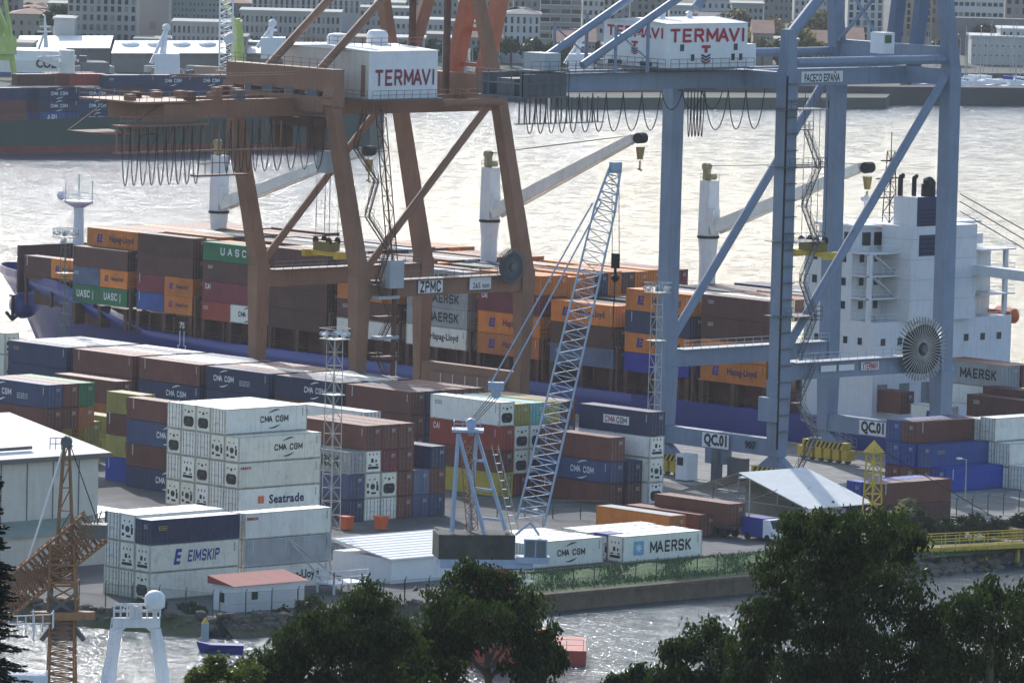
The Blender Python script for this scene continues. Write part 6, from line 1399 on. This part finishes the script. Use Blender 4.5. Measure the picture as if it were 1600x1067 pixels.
# breakwater and red quay
a = at_z(780, 157, WZ); b = at_z(1750, 165, WZ)
tag(MB().beam(a+Vector((0,0,1.2)), b+Vector((0,0,1.2)), 7, 6.4).build('breakwater', mat('breakwater_stone', (.085,.075,.07), .95, vary=.25, scale=.1), loc=a), 'long dark stone breakwater in front of the marina', 'breakwater')
a = at_z(830, 158, WZ)-far_n*6; b = at_z(1075, 157.5, WZ)-far_n*6
tag(MB().beam(a+Vector((0,0,2.2)), b+Vector((0,0,2.2)), 5, 5.2).build('quay_wall', mat('quay_red', (.26,.13,.11), .8, streak=.3), loc=a), 'reddish quay wall across the water', 'quay wall')
# moored boats
rr = random.Random(21); BWD = ['white motor yacht', 'white sailing yacht with tall mast', 'small white day boat', 'white yacht with blue cover', 'low white cruiser']
def far_boat(px, py, D, k, L):
    p = at_d(px, py, D); p.z = WZ+.2; d = (far_r*math.cos(rr.uniform(-.5,.5))+far_n*rr.uniform(-.5,.5)).normalized(); s = Vector((-d.y, d.x, 0)); w = L*.15
    t = thing('moored_boat', f'{BWD[k]} in the far marina', 'boat', p, 'boats in the far marina')
    MB().add([p-d*L/2-s*w+Vector((0,0,1)), p-d*L/2+s*w+Vector((0,0,1)), p+d*L*.2+s*w+Vector((0,0,1.1)), p+d*L/2+Vector((0,0,1.4)), p+d*L*.2-s*w+Vector((0,0,1.1)), p-d*L/2-s*w*.8-Vector((0,0,.3)), p-d*L/2+s*w*.8-Vector((0,0,.3)), p+d*L*.4-Vector((0,0,.3))], [(0,4,3,2,1),(0,5,7,3,4),(1,2,3,7,6),(0,1,6,5)]).build('hull', M_hw, t)
    MB().beam(p-d*L*.25+Vector((0,0,1.6)), p+d*L*.15+Vector((0,0,1.5)), w*1.3, 1.3, w*1.1, .8).build('cabin', M_hw if k != 3 else M_letb, t)
    if k in (1, 3) or rr.random() < .6:
        MB().tube(p+Vector((0,0,1)), p+Vector((0,0,1+L*1.1)), .09, n=5).build('mast', M_steel, t)
for i in range(46):
    D_ = rr.uniform(1840, 1925); far_boat(rr.uniform(1490, 1610), 120, D_, rr.randrange(5), rr.uniform(7, 13))
for i in range(12): far_boat(rr.uniform(690, 825), 120, rr.uniform(1745, 1810), rr.randrange(5), rr.uniform(7, 12))
for i in range(6): far_boat(rr.uniform(1440, 1470), 120, rr.uniform(1840, 1900), rr.randrange(5), rr.uniform(8, 12))
TC = [('white', M_c['white']), ('slate', M_slate), ('brown', M_c['brick']), ('grey', M_c['grey']), ('dark', M_dk), ('pale', M_c['light'])]
for i in range(22):
    px = rr.uniform(130, 640) if i < 14 else rr.uniform(860, 1300); D_ = rr.uniform(1715, 1750) if px < 700 else rr.uniform(1775, 1845); p = at_d(px, 110, D_); p.z = ground_far(p); k = rr.randrange(6)
    d = (far_r*rr.choice([-1, 1])+far_n*rr.uniform(-.6, .6)).normalized(); t = thing('parked_truck', f'{TC[k][0]} box truck parked on the far quay', 'truck', p, 'trucks on the far quay')
    MB().beam(p-d*4.2+Vector((0,0,2.4)), p+d*3.0+Vector((0,0,2.4)), 2.4, 2.7).build('box', TC[k][1], t); MB().beam(p+d*3.2+Vector((0,0,1.7)), p+d*5.0+Vector((0,0,1.7)), 2.3, 2.4, 2.2, 1.8).build('cab', TC[(k+2) % 6][1], t)
    for x in (-3, 3.9): MB().tube(p+d*x-Vector((-d.y, d.x, 0))*1.15+Vector((0,0,.5)), p+d*x+Vector((-d.y, d.x, 0))*1.15+Vector((0,0,.5)), .5, n=8).build('axle', M_blk, t)
# white and blue ferry
p0 = at_z(-60, 150, WZ); p1 = at_z(130, 150, WZ); d = (p1-p0).normalized(); D_ = 1735
fa = at_d(-60, 100, D_); fb = at_d(122, 100, D_); d = Vector((fb.x-fa.x, fb.y-fa.y, 0)).normalized(); s = Vector((-d.y, d.x, 0)); Lf = (Vector((fb.x-fa.x, fb.y-fa.y, 0))).length
fe = thing('car_ferry', 'white car carrier ferry with blue hull band behind the far ship', 'ferry', ((fa.x+fb.x)/2, (fa.y+fb.y)/2, WZ))
def fbx(x0, x1, y0, y1, z0, z1, nm, m):
    o = Vector((fa.x, fa.y, 0)); P_ = [o+d*x+s*y for x, y in ((x0,y0),(x1,y0),(x1,y1),(x0,y1))]
    return MB().add([Vector((q_.x, q_.y, z)) for z in (z0, z1) for q_ in P_], [(3,2,1,0),(4,5,6,7),(0,1,5,4),(1,2,6,5),(2,3,7,6),(3,0,4,7)]).build(nm, m, fe)
zz = lambda py: at_d(40, py, D_).z
fbx(0, Lf*.92, 0, 20, WZ-1, zz(114), 'hull', mat('ferry_blue', (.07,.10,.30), .5)); fbx(0, Lf*.92, .1, 19.9, zz(114), zz(95), 'upper_hull', M_hw); fbx(0, Lf*.86, 2, 18, zz(95), zz(80), 'deckhouse', M_hw)
for i in range(9): fbx(8+i*2.6, 9.8+i*2.6, 2.2, 4, zz(95), zz(95)+1.4, 'parked_car', [M_letr, M_hw, M_dk][i % 3])
put_text(fe, 'COLO', Vector((fa.x, fa.y, 0))+d*(Lf*.76)-s*.1+Vector((0,0,zz(99))), 2.0, '-y', M_letk, .04, width=7).rotation_euler = (R(90), 0, math.atan2(d.y, d.x))
m0 = at_d(72, 75, D_); MB().beam(m0, at_d(70, 24, D_), .8, .8, .3, .3).beam(at_d(58, 50, D_), at_d(80, 50, D_), .4).beam(at_d(62, 42, D_), at_d(80, 42, D_), .3).beam(at_d(60, 78, D_), at_d(68, 55, D_), .5).build('radar_mast', M_hw, fe)
# lime-green dock cranes
M_lime = mat('lime_green', (.42,.52,.14), .6, vary=.12)
def dock_crane(px, pyb, pyt, D, label):
    b = at_d(px, pyb, D); t = thing('dock_crane', label, 'crane', (b.x, b.y, 1.0)); q_ = lambda x, y: at_d(px+x, y, D)
    for s_ in (-1, 1): MB().beam(q_(s_*18, pyb), q_(s_*12, pyb-40), 1.0, 1.0).build('portal_leg', M_lime, t)
    MB().beam(q_(-16, pyb-40), q_(16, pyb-40), 1.4, 2).build('portal_beam', M_lime, t)
    MB().beam(q_(0, pyb-42), q_(0, pyb-70), 5, 4).build('machine_cabin', M_lime, t)
    MB().beam(q_(8, pyb-70), q_(-14, pyt), .9).beam(q_(-4, pyb-70), q_(-14, pyt), .9).beam(q_(12, pyb-66), q_(2, pyt), .7).build('tower_frame', M_lime, t)
    MB().lattice(q_(4, pyb-60), q_(-40, pyt-30), 1.6, .9, 10, .15, .09).build('jib', M_lime, t)
dock_crane(6, 128, 0, 1720, 'lime green dock crane by the car ferry')
b = at_d(372, 100, 1735); t = thing('dock_crane', 'slender lime green tower crane near the white lattice mast', 'crane', (b.x, b.y, 1)); MB().beam((b.x, b.y, 1), at_d(371, 40, 1735), 3.4, 3.4, 1.8, 1.8).build('tower', M_lime, t); MB().beam(at_d(362, 36, 1735), at_d(376, 34, 1735), 2.2, 1.6).build('head', M_lime, t)
MB().beam(at_d(371, 40, 1735), at_d(340, -12, 1735), .8).build('jib', M_lime, t)
b = at_d(354, 95, 1730); t = thing('lattice_tower', 'white lattice tower on the far quay', 'tower', (b.x, b.y, 1)); MB().lattice((b.x, b.y, 1), at_d(354, -15, 1730), 3.4, 3.2, 16, .16, .1, side=far_r).build('mast', M_hw, t); MB().beam(at_d(350, 64, 1730), at_d(366, 56, 1730), 2.2, 2.0).build('cabin', M_hw, t)
# small white naval craft with raked mast
for (px, py, h, lab) in ((258, 100, 52, 'white patrol ship mast with ball antenna'), (424, 75, 34, 'white vessel mast above the brown crane'), (1085, 100, 36, 'white vessel mast behind the blue crane tail')):
    if px > 1000: px = 905
    D_ = 1700 if px < 800 else 1760; b = at_d(px-18, py, D_); t = thing('patrol_ship', lab, 'ship', (b.x, b.y, WZ)); q_ = lambda x, y: at_d(px+x, y, D_)
    MB().beam(Vector((b.x, b.y, WZ))-far_r*14, Vector((b.x, b.y, WZ))+far_r*22, 7, 7).build('hull', M_cabn, t); MB().beam(q_(-16, py), q_(22, py), 6, 5).build('deckhouse', M_hw, t)
    MB().beam(q_(-22, py), q_(0, py-h), .9, .9, .5, .5).beam(q_(-6, py), q_(2, py-h), 1.4, 1.4, .6, .6).beam(q_(-6, py-h*.8), q_(9, py-h*.8), .6).build('mast', M_hw, t); MB().lathe([(.3,-1),(1,-.4),(1,.5),(.4,1)], q_(2, py-h-4), 10).build('radome', M_hw, t)
# ---- far container ship, lying across the view
DS = at_z(300, 236, WZ); A = at_z(-260, 243, WZ); B = at_z(640, 234, WZ)
d = Vector((B.x-A.x, B.y-A.y, 0)); LS = d.length; d.normalize(); s = Vector((-d.y, d.x, 0)); rz = math.atan2(d.y, d.x)
fs_ = thing('container_ship', 'dark green container ship across the water carrying navy boxes', 'ship', ((A.x+B.x)/2, (A.y+B.y)/2, WZ))
zdk = lambda px, py: (lambda P: P.z)(at_d(px, py, (Vector((DS.x, DS.y, 0))-Vector((CAM.x, CAM.y, 0))).length/ math.cos(PITCH)*1.0))
dist = (DS-CAM).dot(cF); zz = lambda py: at_d(300, py, dist).z
hv = []; sec = [(0, 0), (LS*.9, 0), (LS*.97, 4), (LS, 11)]
zd0 = zz(194)
hb = MB()
prof = [(0, 0, 24), (LS*.86, 0, 24), (LS*.94, 3.2, 20.8), (LS*.985, 8, 16), (LS, 11.8, 12.2)]
vs = []
for x, y0, y1 in prof:
    for y, z in ((y0, WZ-1), (y0, zd0+(3.5 if x > LS*.8 else 0)), (y1, zd0+(3.5 if x > LS*.8 else 0)), (y1, WZ-1)): q_ = Vector((A.x, A.y, 0))+d*x+s*y; vs.append((q_.x, q_.y, z))
hb.add(vs, [(i*4+k, (i+1)*4+k, (i+1)*4+(k+1) % 4, i*4+(k+1) % 4) for i in range(4) for k in range(4)]+[(16,17,18,19),(3,2,1,0)])
hb.build('hull', mat('far_hull_green', (.035,.06,.05), .5, streak=.2, scale=.05), fs_)
bt = MB(); q0 = Vector((A.x, A.y, 0))-s*.05; q1 = q0+d*LS*.86; bt.add([(q0.x,q0.y,WZ),(q1.x,q1.y,WZ),(q1.x,q1.y,WZ+1.7),(q0.x,q0.y,WZ+1.7)], [(0,1,2,3)]).build('boot_topping', M_boot, fs_)
def on_far(px): # distance along the hull for a pixel column
    P = at_z(px, 237, WZ); return (Vector((P.x, P.y, 0))-Vector((A.x, A.y, 0))).dot(d)
def fcont(px, tier, row, colour, lg, L=L40):
    x = on_far(px); c = container(0, 0, 0, 'U', L, HS, colour, lg, D if False else 'door', f'{TIERW[tier]}, {ROWW[row]}, far green ship, bay {["astern","amidships","forward"][min(2, max(0, int((px+40)/110)))]}', grp='boxes on the far ship')
    q_ = Vector((A.x, A.y, 0))+d*(x+L/2)+s*(1.6+2.5*row); c.location = (q_.x, q_.y, zd0+.3+HS*tier); c.rotation_euler = (0, 0, rz)
for px, its in ((22, [('blue','apl'),('navy','cma'),('navy','cma')]), (86, [('navy','cma'),('navy','cma'),('navy','cma')]), (150, [('navy',None),('navy',None),('darkbrown',None),('navy','small')]), (212, [('navy',None),('brown',None),('navy',None),('navy','cma')]), (-42, [('brown',None),('brown','small'),('navy',None)]), (276, [('navy',None),('darkbrown',None),('navy',None),('navy','cma')])):
    for k, (c_, lg) in enumerate(its): fcont(px, k, 0, c_, lg)
for px, cs in ((86, ['red','brown']), (22, ['darkbrown'])):
    for k, c_ in enumerate(cs): fcont(px, 3, 2+k*2, c_, None)
q_ = Vector((A.x, A.y, 0))+d*on_far(117)+s*9; ft = MB().tube((q_.x,q_.y,zd0), (q_.x,q_.y,zz(80)), 1.9, 1.7, 12).build('crane_post', M_buff, fs_); MB().beam((q_.x,q_.y,zz(108)), Vector((q_.x,q_.y,zz(92)))-d*6, 1.0, 1.2).beam((q_.x,q_.y,zz(90)), Vector((q_.x,q_.y,zz(92)))-d*7, .5).build('crane_jib', M_buff, fs_)
q_ = Vector((A.x, A.y, 0))+d*on_far(480)+s*6; q2 = q_+d*14; MB().add([(q_+s*y+d*x).to_tuple()[:2]+(z,) for z in (zd0, zz(125)) for x, y in ((0,0),(11,0),(11,12),(0,12))], [(0,1,5,4),(1,2,6,5),(2,3,7,6),(3,0,4,7),(4,5,6,7)]).build('superstructure', M_sw, fs_)
# ================================================================== trees
def leaf_mat(name, rgb, tr=.3, var=.35):
    m = bpy.data.materials.new(name); m.use_nodes = True; t = m.node_tree; b = t.nodes['Principled BSDF']; out = t.nodes['Material Output']
    g_ = _n(t, 'ShaderNodeNewGeometry'); tc = _n(t, 'ShaderNodeTexCoord'); ns = _n(t, 'ShaderNodeTexNoise'); ns.inputs['Scale'].default_value = .9; ns.inputs['Detail'].default_value = 3; t.links.new(tc.outputs['Object'], ns.inputs['Vector'])
    ad = _n(t, 'ShaderNodeMath', operation='ADD'); t.links.new(g_.outputs['Random Per Island'], ad.inputs[0]); t.links.new(ns.outputs[0], ad.inputs[1])
    mr = _n(t, 'ShaderNodeMapRange'); t.links.new(ad.outputs[0], mr.inputs[0]); mr.inputs[1].default_value = .3; mr.inputs[2].default_value = 1.5; mr.inputs[3].default_value = 1-var; mr.inputs[4].default_value = 1+var*1.6
    sc = _n(t, 'ShaderNodeVectorMath', operation='SCALE'); sc.inputs[0].default_value = rgb; t.links.new(mr.outputs[0], sc.inputs['Scale'])
    t.links.new(sc.outputs[0], b.inputs['Base Color']); b.inputs['Roughness'].default_value = .5; b.inputs['Specular IOR Level'].default_value = .2
    tl = _n(t, 'ShaderNodeBsdfTranslucent'); sc2 = _n(t, 'ShaderNodeVectorMath', operation='MULTIPLY'); t.links.new(sc.outputs[0], sc2.inputs[0]); sc2.inputs[1].default_value = (1.3, 1.5, .6); t.links.new(sc2.outputs[0], tl.inputs['Color'])
    mx = _n(t, 'ShaderNodeMixShader'); mx.inputs[0].default_value = tr; t.links.new(b.outputs[0], mx.inputs[1]); t.links.new(tl.outputs[0], mx.inputs[2]); t.links.new(mx.outputs[0], out.inputs['Surface'])
    return m
M_leaf = leaf_mat('eucalyptus_leaf', (.025,.036,.012)); M_leaf2 = leaf_mat('yellowish_leaf', (.07,.08,.022)); M_needle = leaf_mat('conifer_needle', (.010,.018,.011), .08)
M_far1 = leaf_mat('far_leaf', (.045,.055,.024), .2); M_far2 = leaf_mat('far_leaf_autumn', (.22,.17,.06), .2); M_far3 = leaf_mat('far_leaf_brown', (.14,.11,.07), .2)
M_bark = mat('bark', (.12,.095,.07), .9, vary=.3, scale=2)
def hill_z(P):
    dd = (Vector((P.x, P.y, 0))-Vector((CAM.x, CAM.y, 0))).dot(fh); return max(78-max(0, dd)*.165, -.6)
def tree(name, label, D, clumps, trunk_px, leafm, seed, leaf=(.30, .062), dens=1.12, droop=.85, group=None, base=None, spread=1.0, limb_r=.2):
    rr = random.Random(seed); tb = at_d(trunk_px[0], trunk_px[1], D)
    z0 = hill_z(tb) if base is None else base
    B0 = Vector((tb.x, tb.y, z0-.3)); t = thing(name, label, 'tree', (B0.x, B0.y, z0), group)
    k = D/FPX; fork = Vector((tb.x, tb.y, max(tb.z, z0+1.0)))
    cs = [at_d(c_[0], c_[1], D) for c_ in clumps]; zt = max(c_.z for c_ in cs); cen = sum(cs, Vector((0,0,0)))/len(cs)
    top = Vector(((tb.x+cen.x)/2, (tb.y+cen.y)/2, fork.z+(zt-fork.z)*.72))
    trk = MB().tube(B0, fork, limb_r*1.7, limb_r*1.2, 9).tube(fork, top, limb_r*1.2, limb_r*.35, 7)
    vs, fs = [], []
    for (px, py, rp) in clumps:
        rad = rp*k; c = at_d(px, py, D)+fh*rr.uniform(-1, 1)*spread*2.2*(rp*k)
        # branch
        hz_ = Vector((c.x-top.x, c.y-top.y, 0)).length; tt = min(.97, max(0.0, (c.z-hz_*.75-fork.z)/max(.1, top.z-fork.z))); st_ = fork.lerp(top, tt)
        mid = st_.lerp(c, .5)+Vector((rr.uniform(-.4,.4), rr.uniform(-.4,.4), rr.uniform(-.2,.5)))
        trk.tube(st_, mid, limb_r*.6, limb_r*.35, 6).tube(mid, c, limb_r*.35, limb_r*.12, 5)
        twigs = max(6, int(26*dens))
        for j in range(twigs):
            v = Vector((rr.gauss(0,1), rr.gauss(0,1), rr.gauss(0,1))).normalized(); q_ = c+Vector((v.x, v.y, v.z*.85))*rad*rr.uniform(.45, 1.12)
            if j % 3 == 0: trk.tube(c, q_, limb_r*.13, .012, 3, cap=False)
            # a drooping spray of leaves round the twig end
            for i in range(int(44*max(.5, dens))):
                o = q_+Vector((rr.gauss(0,1), rr.gauss(0,1), rr.gauss(0,.8)))*rad*.19
                dn = Vector((rr.gauss(0,1), rr.gauss(0,1), 0)).normalized()*(1-droop)*1.5+Vector((rr.gauss(0,.35), rr.gauss(0,.35), -droop+rr.gauss(0,.35)))
                dn.normalize(); sd = dn.cross(Vector((rr.gauss(0,1), rr.gauss(0,1), rr.gauss(0,.4)))).normalized()
                l = leaf[0]*rr.uniform(.6, 1.3); w = leaf[1]*rr.uniform(.7, 1.3)
                b_ = len(vs); vs += [o, o+dn*l*.45+sd*w, o+dn*l, o+dn*l*.45-sd*w]; fs.append((b_, b_+1, b_+2, b_+3))
    trk.build('trunk', M_bark, t); cr = MB(); cr.v = [tuple(v) for v in vs]; cr.f = fs; cr.m = [0]*len(fs); cr.build('crown', leafm, t)
    return t
far_r_ = Vector((-lh.x, -lh.y, 0))
gt = 'eucalyptus trees on the near slope'
tree('eucalyptus_tree', 'dark eucalyptus in front of the striped shed', 345, [(585,928,42),(560,962,48),(522,985,42),(612,980,42),(492,978,32),(452,1012,42),(420,1045,42),(560,1030,52),(622,1032,48),(480,1050,50),(540,1070,40),(600,1080,40),(400,1075,40),(520,1020,48),(590,1000,46),(440,1060,44),(650,1075,40)], (560,1090), M_leaf, 1, group=gt)
tree('eucalyptus_tree', 'dark eucalyptus in front of the lattice crane counterweight', 352, [(735,912,38),(772,928,42),(702,948,42),(812,966,42),(745,966,46),(682,986,38),(842,1000,36),(668,1020,38),(830,1046,42),(650,1055,42),(700,1000,30),(790,985,36),(860,1035,26),(760,950,46),(720,985,34),(690,1060,36)], (765,1105), M_leaf, 2, group=gt)
tree('eucalyptus_tree', 'largest dark eucalyptus hiding the end of the sea wall', 335, [(1300,822,44),(1365,815,46),(1248,852,46),(1412,850,40),(1330,880,58),(1222,902,46),(1400,918,52),(1280,935,56),(1446,962,42),(1205,962,42),(1350,965,56),(1432,1000,48),(1190,1005,40),(1270,990,40),(1470,1020,44),(1400,1040,50),(1255,822,30),(1385,1075,50),(1170,1050,40),(1250,1050,40),(1320,1045,36),(1345,925,50),(1300,870,50),(1240,960,36),(1300,1060,46),(1340,1075,44),(1360,1020,44),(1280,1085,40)], (1315,1105), M_leaf, 3, group=gt)
tree('eucalyptus_tree', 'eucalyptus below the yellow walkway', 330, [(1502,948,42),(1562,935,42),(1604,965,55),(1525,1000,56),(1585,1030,56),(1478,1045,52),(1540,1070,50),(1610,1080,50)], (1545,1090), M_leaf, 4, group=gt)
tree('eucalyptus_tree', 'low eucalyptus at the edge of the glittering basin', 340, [(1062,1022,34),(1112,1008,40),(1152,1042,46),(1040,1062,36),(1205,1058,50),(1005,1060,26),(965,1068,20),(1290,1068,44),(1100,1070,44)], (1120,1100), M_leaf, 5, group=gt)
tree('shrub', 'yellow-green shrub beside the white survey vessel', 330, [(342,1052,26),(312,1062,22),(378,1060,30),(350,1080,30)], (345,1100), M_leaf2, 6, leaf=(.2,.06), droop=.2)
rr = random.Random(44); Dn = 300; tb = at_d(-22, 1120, Dn); z0 = hill_z(tb)
cf = thing('conifer_tree', 'black-green conifer with drooping fronds at the near quay', 'tree', (tb.x, tb.y, z0)); tt_ = at_d(-18, 735, Dn)
MB().tube((tb.x, tb.y, z0-.3), tt_, .28, .05, 8).build('trunk', M_bark, cf)
vs, fs = [], []; br = MB()
for i in range(330):
    t = rr.random(); p = Vector((tb.x, tb.y, tt_.z-t*(tt_.z-tb.z+1.5))); a = rr.uniform(0, 6.283); Lb = (.5+2.0*t)*rr.uniform(.55, 1.1)
    dr = (far_r_*math.cos(a)+fh*math.sin(a)); pts = [p+dr*Lb*q_+Vector((0,0,.12*Lb*q_-.42*Lb*q_*q_+(.22*Lb*q_**4))) for q_ in (0, .25, .5, .75, 1)]
    br.path(pts, .022, 3)
    for k in range(int(85*Lb)):
        q_ = rr.uniform(.12, 1.0); m = min(3, int(q_*4)); o = pts[m].lerp(pts[m+1], q_*4-m); w_ = (1.08-q_)*.34+.05
        sd = (Vector((-dr.y, dr.x, 0))*rr.choice((-1, 1))*rr.uniform(.4, 1)+dr*.7+Vector((0,0,rr.uniform(-.5,.25)))).normalized(); l = w_*rr.uniform(.7, 1.5); up_ = Vector((rr.gauss(0,1), rr.gauss(0,1), rr.gauss(0,1))).cross(sd).normalized()*.028
        b_ = len(vs); vs += [o-up_, o+sd*l*.6-up_*1.2, o+sd*l, o+sd*l*.6+up_*1.2, o+up_]; fs.append((b_, b_+1, b_+2, b_+3, b_+4))
br.build('branches', M_bark, cf); cr = MB(); cr.v = [tuple(v) for v in vs]; cr.f = fs; cr.m = [0]*len(fs); cr.build('crown', M_needle, cf)
gf = 'trees on the far shore'
for i, (px, py, r_, D_, m_, lab) in enumerate(((95, 20, 16, 2060, M_far1, 'dark tree beside the gridded office block'), (70, 55, 9, 2050, M_far1, 'hedge tree below the beige house'), (1180, 58, 18, 1950, M_far2, 'yellow autumn tree behind the white crane house'), (1225, 45, 24, 1990, M_far3, 'bare brownish tree behind the blue crane post'), (1255, 60, 18, 1960, M_far2, 'ochre tree right of the blue crane post'),
        (1150, 30, 20, 2080, M_far3, 'brownish tree above the white crane house'), (830, 75, 12, 1930, M_far1, 'tree below the balconied apartments'), (870, 80, 14, 1920, M_far1, 'broad tree by the far apartment block'), (920, 72, 16, 1930, M_far1, 'tree behind the crane tail platform'), (1280, 30, 22, 2050, M_far3, 'bare tree beside the blue crane apex'), (1480, 62, 14, 1930, M_far3, 'bare tree beside the marina building'), (405, 66, 7, 1930, M_far1, 'round tree before the long grey block'), (440, 66, 8, 1930, M_far1, 'second round tree before the long grey block'), (620, 85, 12, 1930, M_far1, 'tree behind the brown crane house roof'), (960, 50, 18, 2150, M_far1, 'tree among the far red-roofed houses'), (1010, 60, 18, 2050, M_far1, 'dark tree below the far red-roofed houses'), (1100, 55, 18, 2050, M_far3, 'brown tree below the far red-roofed houses'), (1540, 45, 12, 1990, M_far3, 'bare tree above the marina terrace'))):
    D_ -= max(0, 1-px/1600)*190; P = at_d(px, py, D_); tree('tree', lab, D_, [(px, py, r_), (px-r_*.7, py+r_*.5, r_*.7), (px+r_*.7, py+r_*.5, r_*.7), (px, py+r_, r_*.8)], (px, py+r_*1.6), m_, 30+i, leaf=(1.1,.5), dens=.7, droop=.3, group=gf, base=min(ground_far(P), P.z-4), limb_r=.3)
rr = random.Random(99)
for i in range(26):
    px = rr.uniform(560, 1330); py = rr.uniform(70, 92); r_ = rr.uniform(9, 15); D_ = rr.uniform(1885, 1950)-max(0, 1-px/1600)*150; P = at_d(px, py, D_)
    tree('tree', f'{["small","broad","dark","rounded","bushy"][i % 5]} {["street","quayside","park"][i % 3]} tree on the far waterfront', D_, [(px, py, r_), (px-r_*.8, py+r_*.4, r_*.7), (px+r_*.8, py+r_*.4, r_*.7)], (px, py+r_*1.4), M_far1 if i % 4 else M_far3, 200+i, leaf=(1.0,.5), dens=.6, droop=.3, group=gf, base=min(ground_far(P), P.z-3), limb_r=.25)
for i, (a, b) in enumerate(((235, 938), (300, 948), (395, 968), (440, 962), (485, 940))): tree('shrub', f'{["first","second","third","fourth","last"][i]} scrubby green bush on the rocky bank, counted from the rusty crane', 722, [(a, b, 12), (a-12, b+5, 10), (a+13, b+5, 10)], (a, b+12), M_far1, 90+i, leaf=(.35,.12), dens=.8, droop=.1, base=-.6, group='bushes on the rocky bank', limb_r=.06)
tree('shrub', 'wind-blown pampas shrub beside the brown box', 800, [(1412,800,12),(1420,788,8),(1405,808,10)], (1412,815), leaf_mat('pampas', (.20,.18,.12)), 60, leaf=(.7,.08), dens=.7, droop=-.2, base=.0, limb_r=.08)
for i, (a, b) in enumerate(((1440, 812), (1475, 822), (1520, 815), (1560, 822), (1600, 815))): tree('shrub', f'{["first","second","third","fourth","last"][i]} dense green shrub along the bank, counted from the brown box', 800, [(a, b, 16), (a-14, b+6, 12), (a+14, b+6, 12)], (a, b+14), M_far1, 70+i, leaf=(.4,.14), dens=.8, droop=.1, base=0.0, group='bank shrubs', limb_r=.08)
# ================================================================== haze: even air from above the highest tree to below the water
hz = MB().box(-2700, 700, -760, 2700, -12, 128).build('haze', mat('haze_dummy', (1,1,1)))
hm = bpy.data.materials.new('haze_air'); hm.use_nodes = True; t = hm.node_tree
for n_ in list(t.nodes):
    if n_.type == 'BSDF_PRINCIPLED': t.nodes.remove(n_)
pv = _n(t, 'ShaderNodeVolumePrincipled'); pv.inputs['Color'].default_value = (.90,.94,1,1); pv.inputs['Density'].default_value = .000044; pv.inputs['Anisotropy'].default_value = .0
t.links.new(pv.outputs[0], t.nodes['Material Output'].inputs['Volume'])
hz.data.materials.clear(); hz.data.materials.append(hm); tag(hz, 'pale blue haze over the harbour', 'haze', kind='stuff')
